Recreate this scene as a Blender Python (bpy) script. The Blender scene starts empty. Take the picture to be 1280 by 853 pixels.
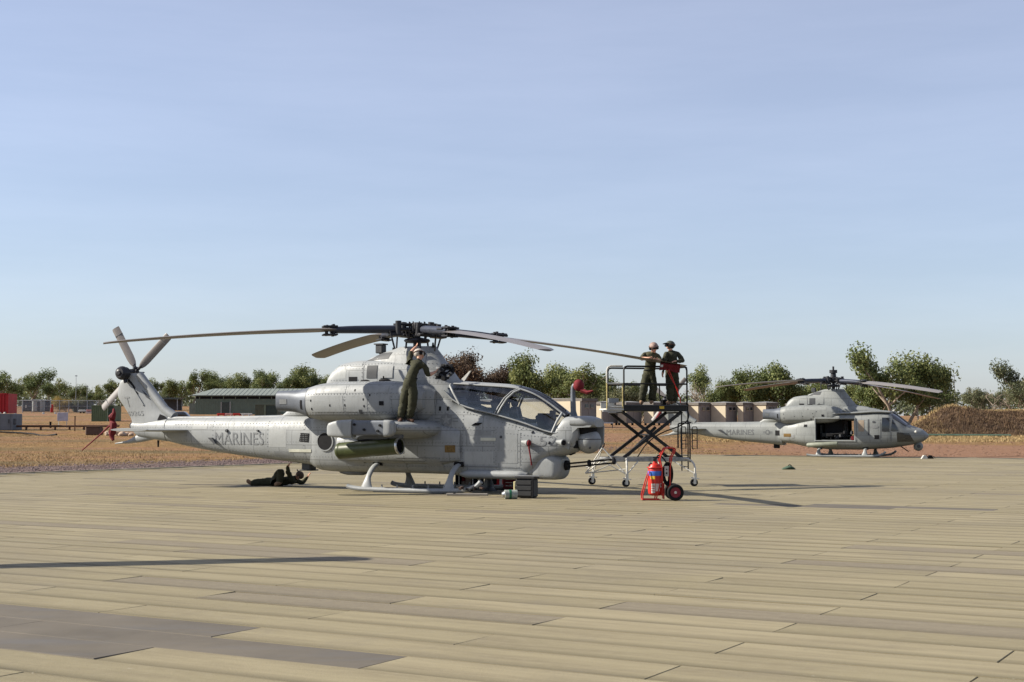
import bpy, bmesh, math, random
from mathutils import Vector, Matrix, noise
from mathutils.bvhtree import BVHTree
R = math.radians
SC = bpy.context.scene
COL = SC.collection
# ------------------------------------------------------------------ camera, sky, sun, exposure
cam_d = bpy.data.cameras.new('camera'); cam_d.lens = 50.0; cam_d.sensor_width = 36.0
cam_d.clip_end = 6000; cam_d.clip_start = 0.1
cam = bpy.data.objects.new('camera', cam_d); COL.objects.link(cam)
cam.location = (0, 0, 1.6); cam.rotation_euler = (R(90 + 3.395), 0, 0)
SC.camera = cam
SUN_EL = 32.3
TS = Vector((-0.9995, 0.03, 0)).normalized()          # horizontal direction towards the sun
w = bpy.data.worlds.new('World'); SC.world = w; w.use_nodes = True
nt = w.node_tree
sky = nt.nodes.new('ShaderNodeTexSky'); sky.sky_type = 'NISHITA'; sky.sun_disc = False
sky.sun_elevation = R(SUN_EL); sky.sun_rotation = math.atan2(TS.x, TS.y)
sky.altitude = 0; sky.air_density = 1.0; sky.dust_density = 1.0; sky.ozone_density = 6.0
bg = nt.nodes['Background']; bg.inputs[1].default_value = 0.052
veil = nt.nodes.new('ShaderNodeMix'); veil.data_type = 'RGBA'; veil.blend_type = 'ADD'; veil.inputs[0].default_value = 1.0   # thin even high haze over the whole sky
tcw = nt.nodes.new('ShaderNodeTexCoord'); mpw = nt.nodes.new('ShaderNodeMapping'); mpw.inputs['Scale'].default_value = (2.2, 2.2, 16)
nzw = nt.nodes.new('ShaderNodeTexNoise'); nzw.inputs['Scale'].default_value = 1.6; nzw.inputs['Detail'].default_value = 6; nzw.inputs['Roughness'].default_value = .6
rpw = nt.nodes.new('ShaderNodeMapRange'); rpw.inputs[1].default_value = .35; rpw.inputs[2].default_value = .75; rpw.inputs[3].default_value = .96; rpw.inputs[4].default_value = 1.14
vsc = nt.nodes.new('ShaderNodeVectorMath'); vsc.operation = 'SCALE'; vsc.inputs[0].default_value = (2.85, 2.68, 2.85)
nt.links.new(tcw.outputs['Generated'], mpw.inputs[0]); nt.links.new(mpw.outputs[0], nzw.inputs['Vector']); nt.links.new(nzw.outputs['Fac'], rpw.inputs[0])
nt.links.new(rpw.outputs[0], vsc.inputs['Scale']); nt.links.new(vsc.outputs[0], veil.inputs[7])      # faint wisps in the veil
nt.links.new(sky.outputs[0], veil.inputs[6]); nt.links.new(veil.outputs[2], bg.inputs[0])
sd = bpy.data.lights.new('sun', 'SUN'); sd.energy = 5.0; sd.angle = R(0.53); sd.color = (1.0, 0.93, 0.81)
sun = bpy.data.objects.new('sun', sd); COL.objects.link(sun)
e = R(SUN_EL)
sun.rotation_euler = Vector((TS.x*math.cos(e), TS.y*math.cos(e), math.sin(e))).to_track_quat('Z', 'Y').to_euler()
SC.view_settings.view_transform = 'Standard'; SC.view_settings.look = 'None'
SC.view_settings.exposure = 1.0; SC.view_settings.gamma = 1.0
SC.cycles.max_bounces = 6; SC.cycles.transparent_max_bounces = 16

# ------------------------------------------------------------------ materials
def rgb(h):
    return tuple((c/12.92 if c <= .04045 else ((c+.055)/1.055)**2.4) for c in (int(h[i:i+2], 16)/255 for i in (0, 2, 4)))
class NT:
    def __init__(s, name):
        s.m = bpy.data.materials.new(name); s.m.use_nodes = True; s.t = s.m.node_tree
        s.b = s.t.nodes['Principled BSDF']; s.out = s.t.nodes['Material Output']
    def n(s, typ, **k):
        x = s.t.nodes.new(typ)
        for a, v in k.items():
            if a.startswith('i_'):
                key = a[2:]
                key = int(key) if key.isdigit() else key.replace('_', ' ')
                x.inputs[key].default_value = v
            else: setattr(x, a, v)
        return x
    def l(s, a, b): s.t.links.new(a, b)
    def math(s, op, a, b=None, clamp=False):
        x = s.t.nodes.new('ShaderNodeMath'); x.operation = op; x.use_clamp = clamp
        for i, v in enumerate((a, b)):
            if v is None: continue
            if isinstance(v, (int, float)): x.inputs[i].default_value = v
            else: s.l(v, x.inputs[i])
        return x.outputs[0]
    def mix(s, f, a, b, bt='MIX'):
        x = s.t.nodes.new('ShaderNodeMix'); x.data_type = 'RGBA'; x.blend_type = bt
        for i, v in ((0, f), (6, a), (7, b)):
            if isinstance(v, (int, float)): x.inputs[i].default_value = v
            elif isinstance(v, tuple): x.inputs[i].default_value = (*v[:3], 1)
            else: s.l(v, x.inputs[i])
        return x.outputs[2]
    def noise(s, vec, scale, detail=4, rough=.55, dist=0):
        x = s.n('ShaderNodeTexNoise'); x.inputs['Scale'].default_value = scale
        x.inputs['Detail'].default_value = detail; x.inputs['Roughness'].default_value = rough
        x.inputs['Distortion'].default_value = dist
        if vec is not None: s.l(vec, x.inputs['Vector'])
        return x.outputs['Fac']
    def ramp(s, v, lo, hi, a=0., b=1.):
        x = s.n('ShaderNodeMapRange'); s.l(v, x.inputs[0])
        for i, q in ((1, lo), (2, hi), (3, a), (4, b)): x.inputs[i].default_value = q
        return x.outputs[0]
    def scale(s, vec, sc):
        x = s.n('ShaderNodeMapping'); s.l(vec, x.inputs[0]); x.inputs['Scale'].default_value = sc
        return x.outputs[0]
MATS = {}
def mat(name, col, rough=.6, metal=0., var=.25, nscale=3., bump=0., bscale=60., stretch=(1, 1, 1), spec=.3, obj=True):
    if name in MATS: return MATS[name]
    N = NT(name); tc = N.n('ShaderNodeTexCoord')
    v = N.scale(tc.outputs['Object'], stretch)
    f = N.noise(v, nscale, 5, .6)
    dark = tuple(c*(1-var) for c in col); lite = tuple(min(1, c*(1+var*.6)) for c in col)
    c = N.mix(N.ramp(f, .3, .7), dark, lite)
    N.l(c, N.b.inputs['Base Color'])
    N.b.inputs['Roughness'].default_value = rough; N.b.inputs['Metallic'].default_value = metal
    N.b.inputs['Specular IOR Level'].default_value = spec
    if bump:
        bn = N.n('ShaderNodeBump'); bn.inputs['Strength'].default_value = bump; bn.inputs['Distance'].default_value = .02
        N.l(N.noise(v, bscale, 3), bn.inputs['Height']); N.l(bn.outputs[0], N.b.inputs['Normal'])
    MATS[name] = N.m
    return N.m
def heli_paint(name, col, lines=True):
    N = NT(name); tc = N.n('ShaderNodeTexCoord'); o = tc.outputs['Object']
    f1 = N.noise(o, 1.1, 6, .62); f2 = N.noise(N.scale(o, (2, 2, .5)), 5, 5, .7); f3 = N.noise(o, 26, 3, .6)
    c = N.mix(N.ramp(f1, .35, .68), tuple(x*.88 for x in col), tuple(x*1.08 for x in col))
    c = N.mix(N.ramp(f2, .52, .75, 0, .55), c, tuple(x*.55 for x in col))
    f4 = N.noise(N.scale(o, (9, 9, 1.1)), 1.5, 5, .65); c = N.mix(N.ramp(f4, .58, .8, 0, .35), c, (col[0]*.55, col[1]*.52, col[2]*.47))
    c = N.mix(N.ramp(f3, .6, .78, 0, .25), c, tuple(min(1, x*1.3) for x in col))
    # exhaust soot / grime towards the tail is left to noise; panel joints: thin dark lines on the side view plane
    if lines:
        sx = N.n('ShaderNodeSeparateXYZ'); N.l(o, sx.inputs[0])
        cb = N.n('ShaderNodeCombineXYZ'); N.l(sx.outputs[0], cb.inputs[0]); N.l(sx.outputs[2], cb.inputs[1])
        br = N.n('ShaderNodeTexBrick'); N.l(cb.outputs[0], br.inputs['Vector'])
        br.inputs['Scale'].default_value = 1.0; br.inputs['Mortar Size'].default_value = .010
        br.inputs['Brick Width'].default_value = .83; br.inputs['Row Height'].default_value = .37
        br.inputs['Color1'].default_value = (0, 0, 0, 1); br.inputs['Color2'].default_value = (.12, .12, .12, 1)
        br.inputs['Mortar'].default_value = (1, 1, 1, 1); br.inputs['Mortar Smooth'].default_value = .3
        c = N.mix(N.math('MULTIPLY', br.outputs['Fac'], .75), c, tuple(x*.35 for x in col))
        c = N.mix(N.math('MULTIPLY', br.outputs['Color'], .18), c, tuple(x*.7 for x in col))
        vo = N.n('ShaderNodeTexVoronoi'); vo.inputs['Randomness'].default_value = 0; vo.inputs['Scale'].default_value = 11
        N.l(cb.outputs[0], vo.inputs['Vector'])
        dot = N.ramp(vo.outputs['Distance'], .14, .20, 1, 0)
        rowm = N.math('FRACT', N.math('MULTIPLY', sx.outputs[2], 2.7))
        rm = N.math('LESS_THAN', rowm, .24)
        c = N.mix(N.math('MULTIPLY', N.math('MULTIPLY', dot, rm), .6), c, tuple(x*.4 for x in col))
    N.l(c, N.b.inputs['Base Color'])
    N.l(N.ramp(f2, .3, .7, .42, .62), N.b.inputs['Roughness'])
    bn = N.n('ShaderNodeBump'); bn.inputs['Strength'].default_value = .25; bn.inputs['Distance'].default_value = .02
    N.l(N.noise(o, 3.2, 3, .5), bn.inputs['Height']); N.l(bn.outputs[0], N.b.inputs['Normal'])
    MATS[name] = N.m; return N.m
def glass_mat(name, tint, gl=.12, rough=.02):
    N = NT(name)
    tr = N.n('ShaderNodeBsdfTransparent'); tr.inputs[0].default_value = (*tint, 1)
    g = N.n('ShaderNodeBsdfGlossy'); g.inputs['Roughness'].default_value = rough
    fr = N.n('ShaderNodeFresnel'); fr.inputs[0].default_value = 1.5
    ns = N.n('ShaderNodeTexCoord')
    dust = N.n('ShaderNodeBsdfDiffuse'); dust.inputs[0].default_value = (.5, .52, .55, 1)
    m0 = N.n('ShaderNodeMixShader'); N.l(N.ramp(N.noise(ns.outputs['Object'], 3.5, 6, .7), .5, .8, .0, gl), m0.inputs[0])
    N.l(tr.outputs[0], m0.inputs[1]); N.l(dust.outputs[0], m0.inputs[2])
    m = N.n('ShaderNodeMixShader'); N.l(N.math('ADD', fr.outputs[0], gl*.5, True), m.inputs[0])
    N.l(m0.outputs[0], m.inputs[1]); N.l(g.outputs[0], m.inputs[2]); N.l(m.outputs[0], N.out.inputs[0])
    MATS[name] = N.m; return N.m

PAINT = heli_paint('weathered_grey_paint', (.232, .243, .244))
PAINT2 = heli_paint('plain_grey_paint', (.226, .236, .237), False)
DUCT = mat('blue_grey_duct', (.105, .116, .135), .5, .2, .2, 4)
DARKG = mat('dark_grey_paint', (.05, .053, .057), .6)
BLACK = mat('black_rubber', (.010, .010, .011), .8, var=.3, nscale=8, spec=.15)
BLADE = mat('blade_paint', (.165, .150, .140), .42, 0, .15, 2, stretch=(.5, 3, 3))
BLADEB = mat('blade_dark', (.035, .035, .037), .6, 0, .2, 2)
CUFF = mat('dark_blue_cuff', (.035, .04, .055), .42, .3, .2, 4)
HUBM = mat('hub_dark_metal', (.028, .028, .031), .45, .3, .5, 12)
STEEL = mat('bare_steel', (.5, .5, .49), .32, .9, .25, 9)
MARK = mat('grey_marking', (.158, .165, .170), .7, 0, .18, 9)
MARK2 = mat('faint_grey_marking', (.19, .196, .196), .7, 0, .1, 9)
OLIVE = mat('olive_launcher', (.042, .052, .017), .38, 0, .25, 5)
REDC = mat('red_cover_cloth', (.13, .008, .012), .8, 0, .35, 14, .3)
REDP = mat('red_gloss_paint', (.40, .020, .012), .4, 0, .2, 5)
WHITEP = mat('white_paint', (.48, .47, .43), .55, 0, .3, 9)
YELF = mat('faded_yellow_paint', (.42, .34, .14), .6, 0, .45, 14)
YEL = mat('yellow_paint', (.62, .42, .04), .5, 0, .3, 9)
BLKP = mat('black_gloss_paint', (.013, .013, .013), .5, 0, .4, 10, spec=.3)
GLASS = glass_mat('canopy_glass', (.80, .84, .86), .07)
GLASSD = mat('dark_window_glass', (.015, .018, .022), .08, 0, .2, 4, spec=.8)
SEAT = mat('seat_green_grey', (.022, .025, .024), .8, 0, .4, 10)
SUIT = mat('olive_flight_suit', (.037, .037, .020), .9, 0, .35, 11, .5, 30)
SHIRT = mat('olive_shirt', (.058, .056, .031), .9, 0, .3, 11, .4, 30)
SKIN = mat('skin', (.50, .27, .18), .55, 0, .12, 12)
BOOT = mat('tan_boot_leather', (.23, .14, .08), .7, 0, .3, 15)
BOOTD = mat('brown_boot_leather', (.08, .04, .025), .7, 0, .3, 15)
HAIR = mat('brown_camouflage_cap', (.10, .07, .055), .9, 0, .5, 25)

# ------------------------------------------------------------------ mesh builder
def pchip(xs, ys):
    n = len(xs); h = [xs[i+1]-xs[i] for i in range(n-1)]; d = [(ys[i+1]-ys[i])/h[i] for i in range(n-1)]
    m = [0]*n; m[0] = d[0]; m[-1] = d[-1]
    for i in range(1, n-1):
        if d[i-1]*d[i] > 0:
            w1 = 2*h[i]+h[i-1]; w2 = h[i]+2*h[i-1]; m[i] = (w1+w2)/(w1/d[i-1]+w2/d[i])
    def f(x):
        i = 0
        while i < n-2 and x > xs[i+1]: i += 1
        t = (x-xs[i])/h[i]; t = max(0, min(1, t))
        return (2*t**3-3*t*t+1)*ys[i]+(t**3-2*t*t+t)*h[i]*m[i]+(-2*t**3+3*t*t)*ys[i+1]+(t**3-t*t)*h[i]*m[i+1]
    return f
class MB:
    def __init__(s): s.v = []; s.f = []; s.mi = []; s.mats = []; s.cur = 0
    def mat(s, m):
        if m not in s.mats: s.mats.append(m)
        s.cur = s.mats.index(m); return s
    def add(s, vs, fs, M=None):
        o = len(s.v)
        for p in vs:
            p = Vector(p); s.v.append(M @ p if M else p)
        for f in fs: s.f.append(tuple(i+o for i in f)); s.mi.append(s.cur)
        return s
    def box(s, c, d, rot=None, bev=0.0, taper=1.0):
        x, y, z = d[0]/2, d[1]/2, d[2]/2
        M = Matrix.Translation(c) @ (rot if rot else Matrix.Identity(4))
        if bev <= 0:
            t = taper
            vs = [(-x, -y, -z), (x, -y, -z), (x, y, -z), (-x, y, -z), (-x*t, -y*t, z), (x*t, -y*t, z), (x*t, y*t, z), (-x*t, y*t, z)]
            return s.add(vs, [(0, 3, 2, 1), (4, 5, 6, 7), (0, 1, 5, 4), (1, 2, 6, 5), (2, 3, 7, 6), (3, 0, 4, 7)], M)
        b = min(bev, x*.98, y*.98, z*.98); vs = []; fs = []
        idx = {}
        for sx in (-1, 1):
            for sy in (-1, 1):
                for sz in (-1, 1):
                    for k in range(3):
                        p = [sx*(x-b), sy*(y-b), sz*(z-b)]; p[k] = (sx*x, sy*y, sz*z)[k]
                        idx[(sx, sy, sz, k)] = len(vs); vs.append(tuple(p))
        def q(l): fs.append(tuple(idx[i] for i in l))
        for k in range(3):
            a, c2 = [(1, 2), (2, 0), (0, 1)][k]
            for sg in (-1, 1):
                l = []
                for (u, w_) in ((-1, -1), (1, -1), (1, 1), (-1, 1)):
                    t = [0, 0, 0]; t[k] = sg; t[a] = u; t[c2] = w_; l.append((*t, k))
                q(l if sg > 0 else l[::-1])
        for k in range(3):
            a, c2 = [(1, 2), (2, 0), (0, 1)][k]
            for u in (-1, 1):
                for w_ in (-1, 1):
                    t0 = [0, 0, 0]; t0[a] = u; t0[c2] = w_; t0[k] = -1; t1 = list(t0); t1[k] = 1
                    l = [(*t0, a), (*t1, a), (*t1, c2), (*t0, c2)]
                    q(l if u*w_ < 0 else l[::-1])
        for sx in (-1, 1):
            for sy in (-1, 1):
                for sz in (-1, 1):
                    l = [(sx, sy, sz, 0), (sx, sy, sz, 1), (sx, sy, sz, 2)]
                    q(l if sx*sy*sz > 0 else l[::-1])
        return s.add(vs, fs, M)
    def cyl(s, p0, p1, r0, r1=None, n=12, caps=True):
        r1 = r0 if r1 is None else r1
        p0 = Vector(p0); p1 = Vector(p1); d = p1-p0
        if d.length < 1e-6: return s
        q = d.to_track_quat('Z', 'Y').to_matrix(); vs = []; fs = []
        for p, r in ((p0, r0), (p1, r1)):
            for i in range(n):
                a = 2*math.pi*i/n; vs.append(p + q @ Vector((r*math.cos(a), r*math.sin(a), 0)))
        for i in range(n):
            j = (i+1) % n; fs.append((i, j, n+j, n+i))
        if caps: fs += [tuple(range(n))[::-1], tuple(range(n, 2*n))]
        return s.add(vs, fs)
    def tube(s, pts, r, n=8, caps=True, smooth=0):
        pts = [Vector(p) for p in pts]
        for _ in range(smooth):
            q = [pts[0]]
            for a, b in zip(pts, pts[1:]): q += [a*.75+b*.25, a*.25+b*.75]
            pts = q+[pts[-1]]
        rs = r if isinstance(r, (list, tuple)) else [r]*len(pts)
        if len(rs) != len(pts):
            rs = [rs[min(len(rs)-1, int(i*(len(rs)-1)/(len(pts)-1)+.5))] for i in range(len(pts))]
        vs = []; fs = []; up = None
        for i, p in enumerate(pts):
            d = (pts[min(i+1, len(pts)-1)]-pts[max(i-1, 0)]).normalized()
            if up is None:
                up = Vector((0, 0, 1)) if abs(d.z) < .9 else Vector((1, 0, 0))
            a = d.cross(up).normalized(); up = a.cross(d).normalized()
            for k in range(n):
                t = 2*math.pi*k/n; vs.append(p + (a*math.cos(t)+up*math.sin(t))*rs[i])
        for i in range(len(pts)-1):
            for k in range(n):
                j = (k+1) % n; fs.append((i*n+k, i*n+j, (i+1)*n+j, (i+1)*n+k))
        if caps: fs += [tuple(range(n))[::-1], tuple(range((len(pts)-1)*n, len(pts)*n))]
        return s.add(vs, fs)
    def lathe(s, prof, M=None, n=24):
        vs = []; fs = []
        for r, z in prof:
            for k in range(n):
                a = 2*math.pi*k/n; vs.append((r*math.cos(a), r*math.sin(a), z))
        for i in range(len(prof)-1):
            for k in range(n):
                j = (k+1) % n; fs.append((i*n+k, i*n+j, (i+1)*n+j, (i+1)*n+k))
        return s.add(vs, fs, M)
    def sphere(s, c, r, n=16, m=10, sc=(1, 1, 1)):
        prof = [(max(1e-4, math.cos(-math.pi/2+math.pi*i/m)), math.sin(-math.pi/2+math.pi*i/m)) for i in range(m+1)]
        M = Matrix.Translation(c) @ Matrix.Diagonal((r*sc[0], r*sc[1], r*sc[2], 1))
        return s.lathe(prof, M, n)
    def loft(s, st, axis='x', n=32, sub=6, cap=True, M=None, keep=None):
        """st rows: (t, u_centre, u_half, v_low, v_high, exponent)  axis x: (t,u,v)=(x,y,z); z: (z,y,x); y: (y,x,z)"""
        cols = list(zip(*st)); fs_ = [pchip(cols[0], c) for c in cols[1:]]
        ts = []
        for a, b in zip(cols[0], cols[0][1:]): ts += [a+(b-a)*k/sub for k in range(sub)]
        ts.append(cols[0][-1]); vs = []; fs = []
        for t in ts:
            uc, uw, vl, vh, ex = (f(t) for f in fs_)
            vm = (vl+vh)/2; vr = max((vh-vl)/2, 1e-4); uw = max(uw, 1e-4)
            for k in range(n):
                a = 2*math.pi*(k+.5)/n; c = math.cos(a); q = math.sin(a)
                u = uc+uw*math.copysign(abs(c)**(2/ex), c); v = vm+vr*math.copysign(abs(q)**(2/ex), q)
                vs.append({'x': (t, u, v), 'z': (v, u, t), 'y': (u, t, v)}[axis])
        for i in range(len(ts)-1):
            for k in range(n):
                j = (k+1) % n; f = (i*n+k, i*n+j, (i+1)*n+j, (i+1)*n+k)
                if keep is None or keep(sum((Vector(vs[q]) for q in f), Vector())/4): fs.append(f)
        if cap: fs += [tuple(range(n))[::-1], tuple(range((len(ts)-1)*n, len(ts)*n))]
        return s.add(vs, fs, M)
    def prism(s, pts, y0, y1, axis='y', M=None):
        n = len(pts)
        g = (lambda a, b, t: (a, t, b)) if axis == 'y' else ((lambda a, b, t: (a, b, t)) if axis == 'z' else (lambda a, b, t: (t, a, b)))
        vs = [g(a, b, y0) for a, b in pts]+[g(a, b, y1) for a, b in pts]
        fs = [tuple(range(n))[::-1], tuple(range(n, 2*n))]+[(i, (i+1) % n, n+(i+1) % n, n+i) for i in range(n)]
        return s.add(vs, fs, M)
    def bvh(s): return BVHTree.FromPolygons([tuple(v) for v in s.v], s.f)
    def build(s, name, m=None, parent=None, smooth=35, kind=None):
        me = bpy.data.meshes.new(name); me.from_pydata([tuple(v) for v in s.v], [], s.f)
        if s.mats:
            for q in s.mats: me.materials.append(q)
            me.polygons.foreach_set('material_index', s.mi)
        if m is not None and not s.mats: me.materials.append(m)
        bm = bmesh.new(); bm.from_mesh(me); bmesh.ops.recalc_face_normals(bm, faces=bm.faces); bm.to_mesh(me); bm.free()
        if smooth:
            me.shade_smooth(); me.set_sharp_from_angle(angle=R(smooth))
        o = bpy.data.objects.new(name, me); COL.objects.link(o)
        if parent is not None: o.parent = parent
        if kind: o['kind'] = kind
        return o
def thing(name, label, cat, loc=(0, 0, 0), rz=0, group=None):
    o = bpy.data.objects.new(name, None); COL.objects.link(o); o.location = loc; o.rotation_euler = (0, 0, rz)
    o.empty_display_size = .3
    o['label'] = label; o['category'] = cat
    if group: o['group'] = group
    return o
def tag(o, label, cat, group=None):
    o['label'] = label; o['category'] = cat
    if group: o['group'] = group
    return o
def copy_tree(o, parent=None):
    c = o.copy(); COL.objects.link(c)
    if parent is not None: c.parent = parent
    for ch in [x for x in bpy.data.objects if x.parent == o and x is not c]: copy_tree(ch, c)
    return c
def RX(a): return Matrix.Rotation(a, 4, 'X')
def RY(a): return Matrix.Rotation(a, 4, 'Y')
def RZ(a): return Matrix.Rotation(a, 4, 'Z')
def TR(*p): return Matrix.Translation(p)

# rows of small screw heads lying on a hull
def fasteners(trees, lines, parent, step=.085):
    mb = MB()
    for x0, z0, x1, z1 in lines:
        n = int(math.hypot(x1-x0, z1-z0)/step)
        for i in range(n+1):
            t = i/max(1, n); p, q = hit(trees, x0+(x1-x0)*t, z0+(z1-z0)*t)
            if q.y < -.15: mb.box(p+q*.002, (.018, .010, .018))
    return mb.build('fasteners', MARK, parent, 0, 'stuff')
# project things onto the near (-y) side of a hull
def hit(trees, x, z, ys=-4, d=1):
    best = None
    for t in trees:
        r = t.ray_cast(Vector((x, ys, z)), Vector((0, d, 0)))
        if r[0] is not None and (best is None or r[3] < best[2]): best = (r[0], r[1], r[3])
    if best is None: return Vector((x, 0, z)), Vector((0, -d, 0))
    n = best[1]
    if n.y*d > 0: n = -n
    return best[0], n
def panel(trees, corners, name, m, parent, off=.006, nu=6, nv=6, rnd=False, ys=-4, d=1):
    """corners: 4 (x,z) points; a slab following the hull, standing off by `off`"""
    a, b, c, e_ = corners; top = []
    for j in range(nv+1):
        for i in range(nu+1):
            u = i/nu; v = j/nv
            if rnd:
                U = 2*u-1; V = 2*v-1; u = .5+.5*U*math.sqrt(1-V*V/2); v = .5+.5*V*math.sqrt(1-U*U/2)
            x = (1-u)*(1-v)*a[0]+u*(1-v)*b[0]+u*v*c[0]+(1-u)*v*e_[0]
            z = (1-u)*(1-v)*a[1]+u*(1-v)*b[1]+u*v*c[1]+(1-u)*v*e_[1]
            p, n = hit(trees, x, z, ys, d); top.append((p, n))
    mb = MB(); W = nu+1
    mb.add([p+n*off for p, n in top], [(j*W+i, j*W+i+1, (j+1)*W+i+1, (j+1)*W+i) for j in range(nv) for i in range(nu)])
    bd = [i for i in range(W)]+[j*W+nu for j in range(1, nv+1)]+[nv*W+i for i in range(nu-1, -1, -1)]+[j*W for j in range(nv-1, 0, -1)]
    K = len(bd)
    mb.add([top[i][0]+top[i][1]*off for i in bd]+[top[i][0]-top[i][1]*.012 for i in bd],
           [(i, (i+1) % K, K+(i+1) % K, K+i) for i in range(K)])
    return mb.build(name, m, parent, 40)
def rect(x0, x1, z0, z1, sk=0): return [(x0, z0), (x1, z0), (x1+sk, z1), (x0+sk, z1)]
FONT = {}
def text_geo(s):
    if s in FONT: return FONT[s]
    cu = bpy.data.curves.new('text', 'FONT'); cu.body = s; cu.resolution_u = 3
    o = bpy.data.objects.new('text', cu); COL.objects.link(o)
    bpy.context.view_layer.update()
    me = bpy.data.meshes.new_from_object(o.evaluated_get(bpy.context.evaluated_depsgraph_get()))
    bm = bmesh.new(); bm.from_mesh(me); bmesh.ops.triangulate(bm, faces=bm.faces)
    for _ in range(2): bmesh.ops.subdivide_edges(bm, edges=[q for q in bm.edges if q.calc_length() > .12], cuts=1, use_grid_fill=True); bmesh.ops.triangulate(bm, faces=bm.faces)
    vs = [v.co.copy() for v in bm.verts]; fs = [tuple(v.index for v in f.verts) for f in bm.faces]
    bm.verts.ensure_lookup_table(); bm.free()
    bpy.data.objects.remove(o); bpy.data.curves.remove(cu); bpy.data.meshes.remove(me)
    x0 = min(v.x for v in vs); x1 = max(v.x for v in vs); y0 = min(v.y for v in vs); y1 = max(v.y for v in vs)
    FONT[s] = ([((v.x-x0)/(x1-x0), (v.y-y0)/(y1-y0)) for v in vs], fs)
    return FONT[s]
def letters(trees, s, corners, name, m, parent, off=.008):
    vs, fs = text_geo(s); a, b, c, d = corners; out = []
    for u, v in vs:
        x = (1-u)*(1-v)*a[0]+u*(1-v)*b[0]+u*v*c[0]+(1-u)*v*d[0]
        z = (1-u)*(1-v)*a[1]+u*(1-v)*b[1]+u*v*c[1]+(1-u)*v*d[1]
        p, n = hit(trees, x, z); out.append(p+n*off)
    mb = MB(); mb.add(out, fs); return mb.build(name, m, parent, 0)
def star(trees, cx, cz, r, parent, off=.007):
    """round blue-grey disc with pale star and side bars, low visibility marking"""
    def proj(pts, fs, m, nm, of):
        out = []
        for x, z in pts:
            p, n = hit(trees, cx+x*r, cz+z*r); out.append(p+n*of)
        mb = MB(); mb.add(out, fs); return mb.build(nm, m, parent, 0)
    K = 32
    ring = [(math.cos(2*math.pi*k/K)*q, math.sin(2*math.pi*k/K)*q) for q in (0.45, 1.0) for k in range(K)]
    base = proj([(0, 0)]+ring, [(0, 1+k, 1+(k+1) % K) for k in range(K)]+[(1+k, 1+(k+1) % K, 1+K+(k+1) % K, 1+K+k) for k in range(K)], MARK, 'roundel', off)
    st = [(0, 0)]+[(math.sin(math.pi*k/5)*(.86 if k % 2 == 0 else .34), math.cos(math.pi*k/5)*(.86 if k % 2 == 0 else .34)) for k in range(10)]
    s_ = proj(st, [(0, 1+k, 1+(k+1) % 10) for k in range(10)], PAINT2, 'star', off+.004); s_.parent = base
    for sg in (-1, 1):
        for z0, z1 in ((-.32, -.12), (.12, .32)):
            pts = [(sg*1.08, z0), (sg*1.95, z0), (sg*1.95, z1), (sg*1.08, z1)]
            q = proj(pts, [(0, 1, 2, 3)], MARK, 'bar', off); q.parent = base
    return base

# ------------------------------------------------------------------ rotor pieces
def blade_mesh(L, r0, chord, droop, tipcut=.5, thick=.075, tw=10):
    mb = MB(); N_ = 26; prof = []
    # closed airfoil outline (leading edge +y)
    up = [(-.5, 0), (-.3, .22), (0, .42), (.25, .5), (.42, .34), (.5, .0)]
    lo = [(.42, -.30), (.25, -.40), (0, -.34), (-.3, -.18)]
    prof = up+lo; K = len(prof); vs = []; fs = []
    for i in range(N_+1):
        t = i/N_; x = r0+(L-r0)*t; c = chord; off = 0.0
        if x < r0+.5: c = chord*(.45+.55*((x-r0)/.5)**.6)
        if x > L-tipcut: q = (x-(L-tipcut))/tipcut; c = chord*(1-.45*q*q); off = -chord*.20*q*q
        z = -droop*((x/L)**2.1); tht = R(tw*(1-x/L)); th = thick*(1-.3*t)
        for a, b in prof:
            y = a*c+off; zz = b*th
            vs.append((x, y*math.cos(tht)-zz*math.sin(tht), z+y*math.sin(tht)+zz*math.cos(tht)))
    for i in range(N_):
        for k in range(K):
            j = (k+1) % K; fs.append((i*K+k, i*K+j, (i+1)*K+j, (i+1)*K+k))
    fs += [tuple(range(K))[::-1], tuple(range(N_*K, N_*K+K))]
    mb.add(vs, fs); return mb
BL = {}
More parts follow.
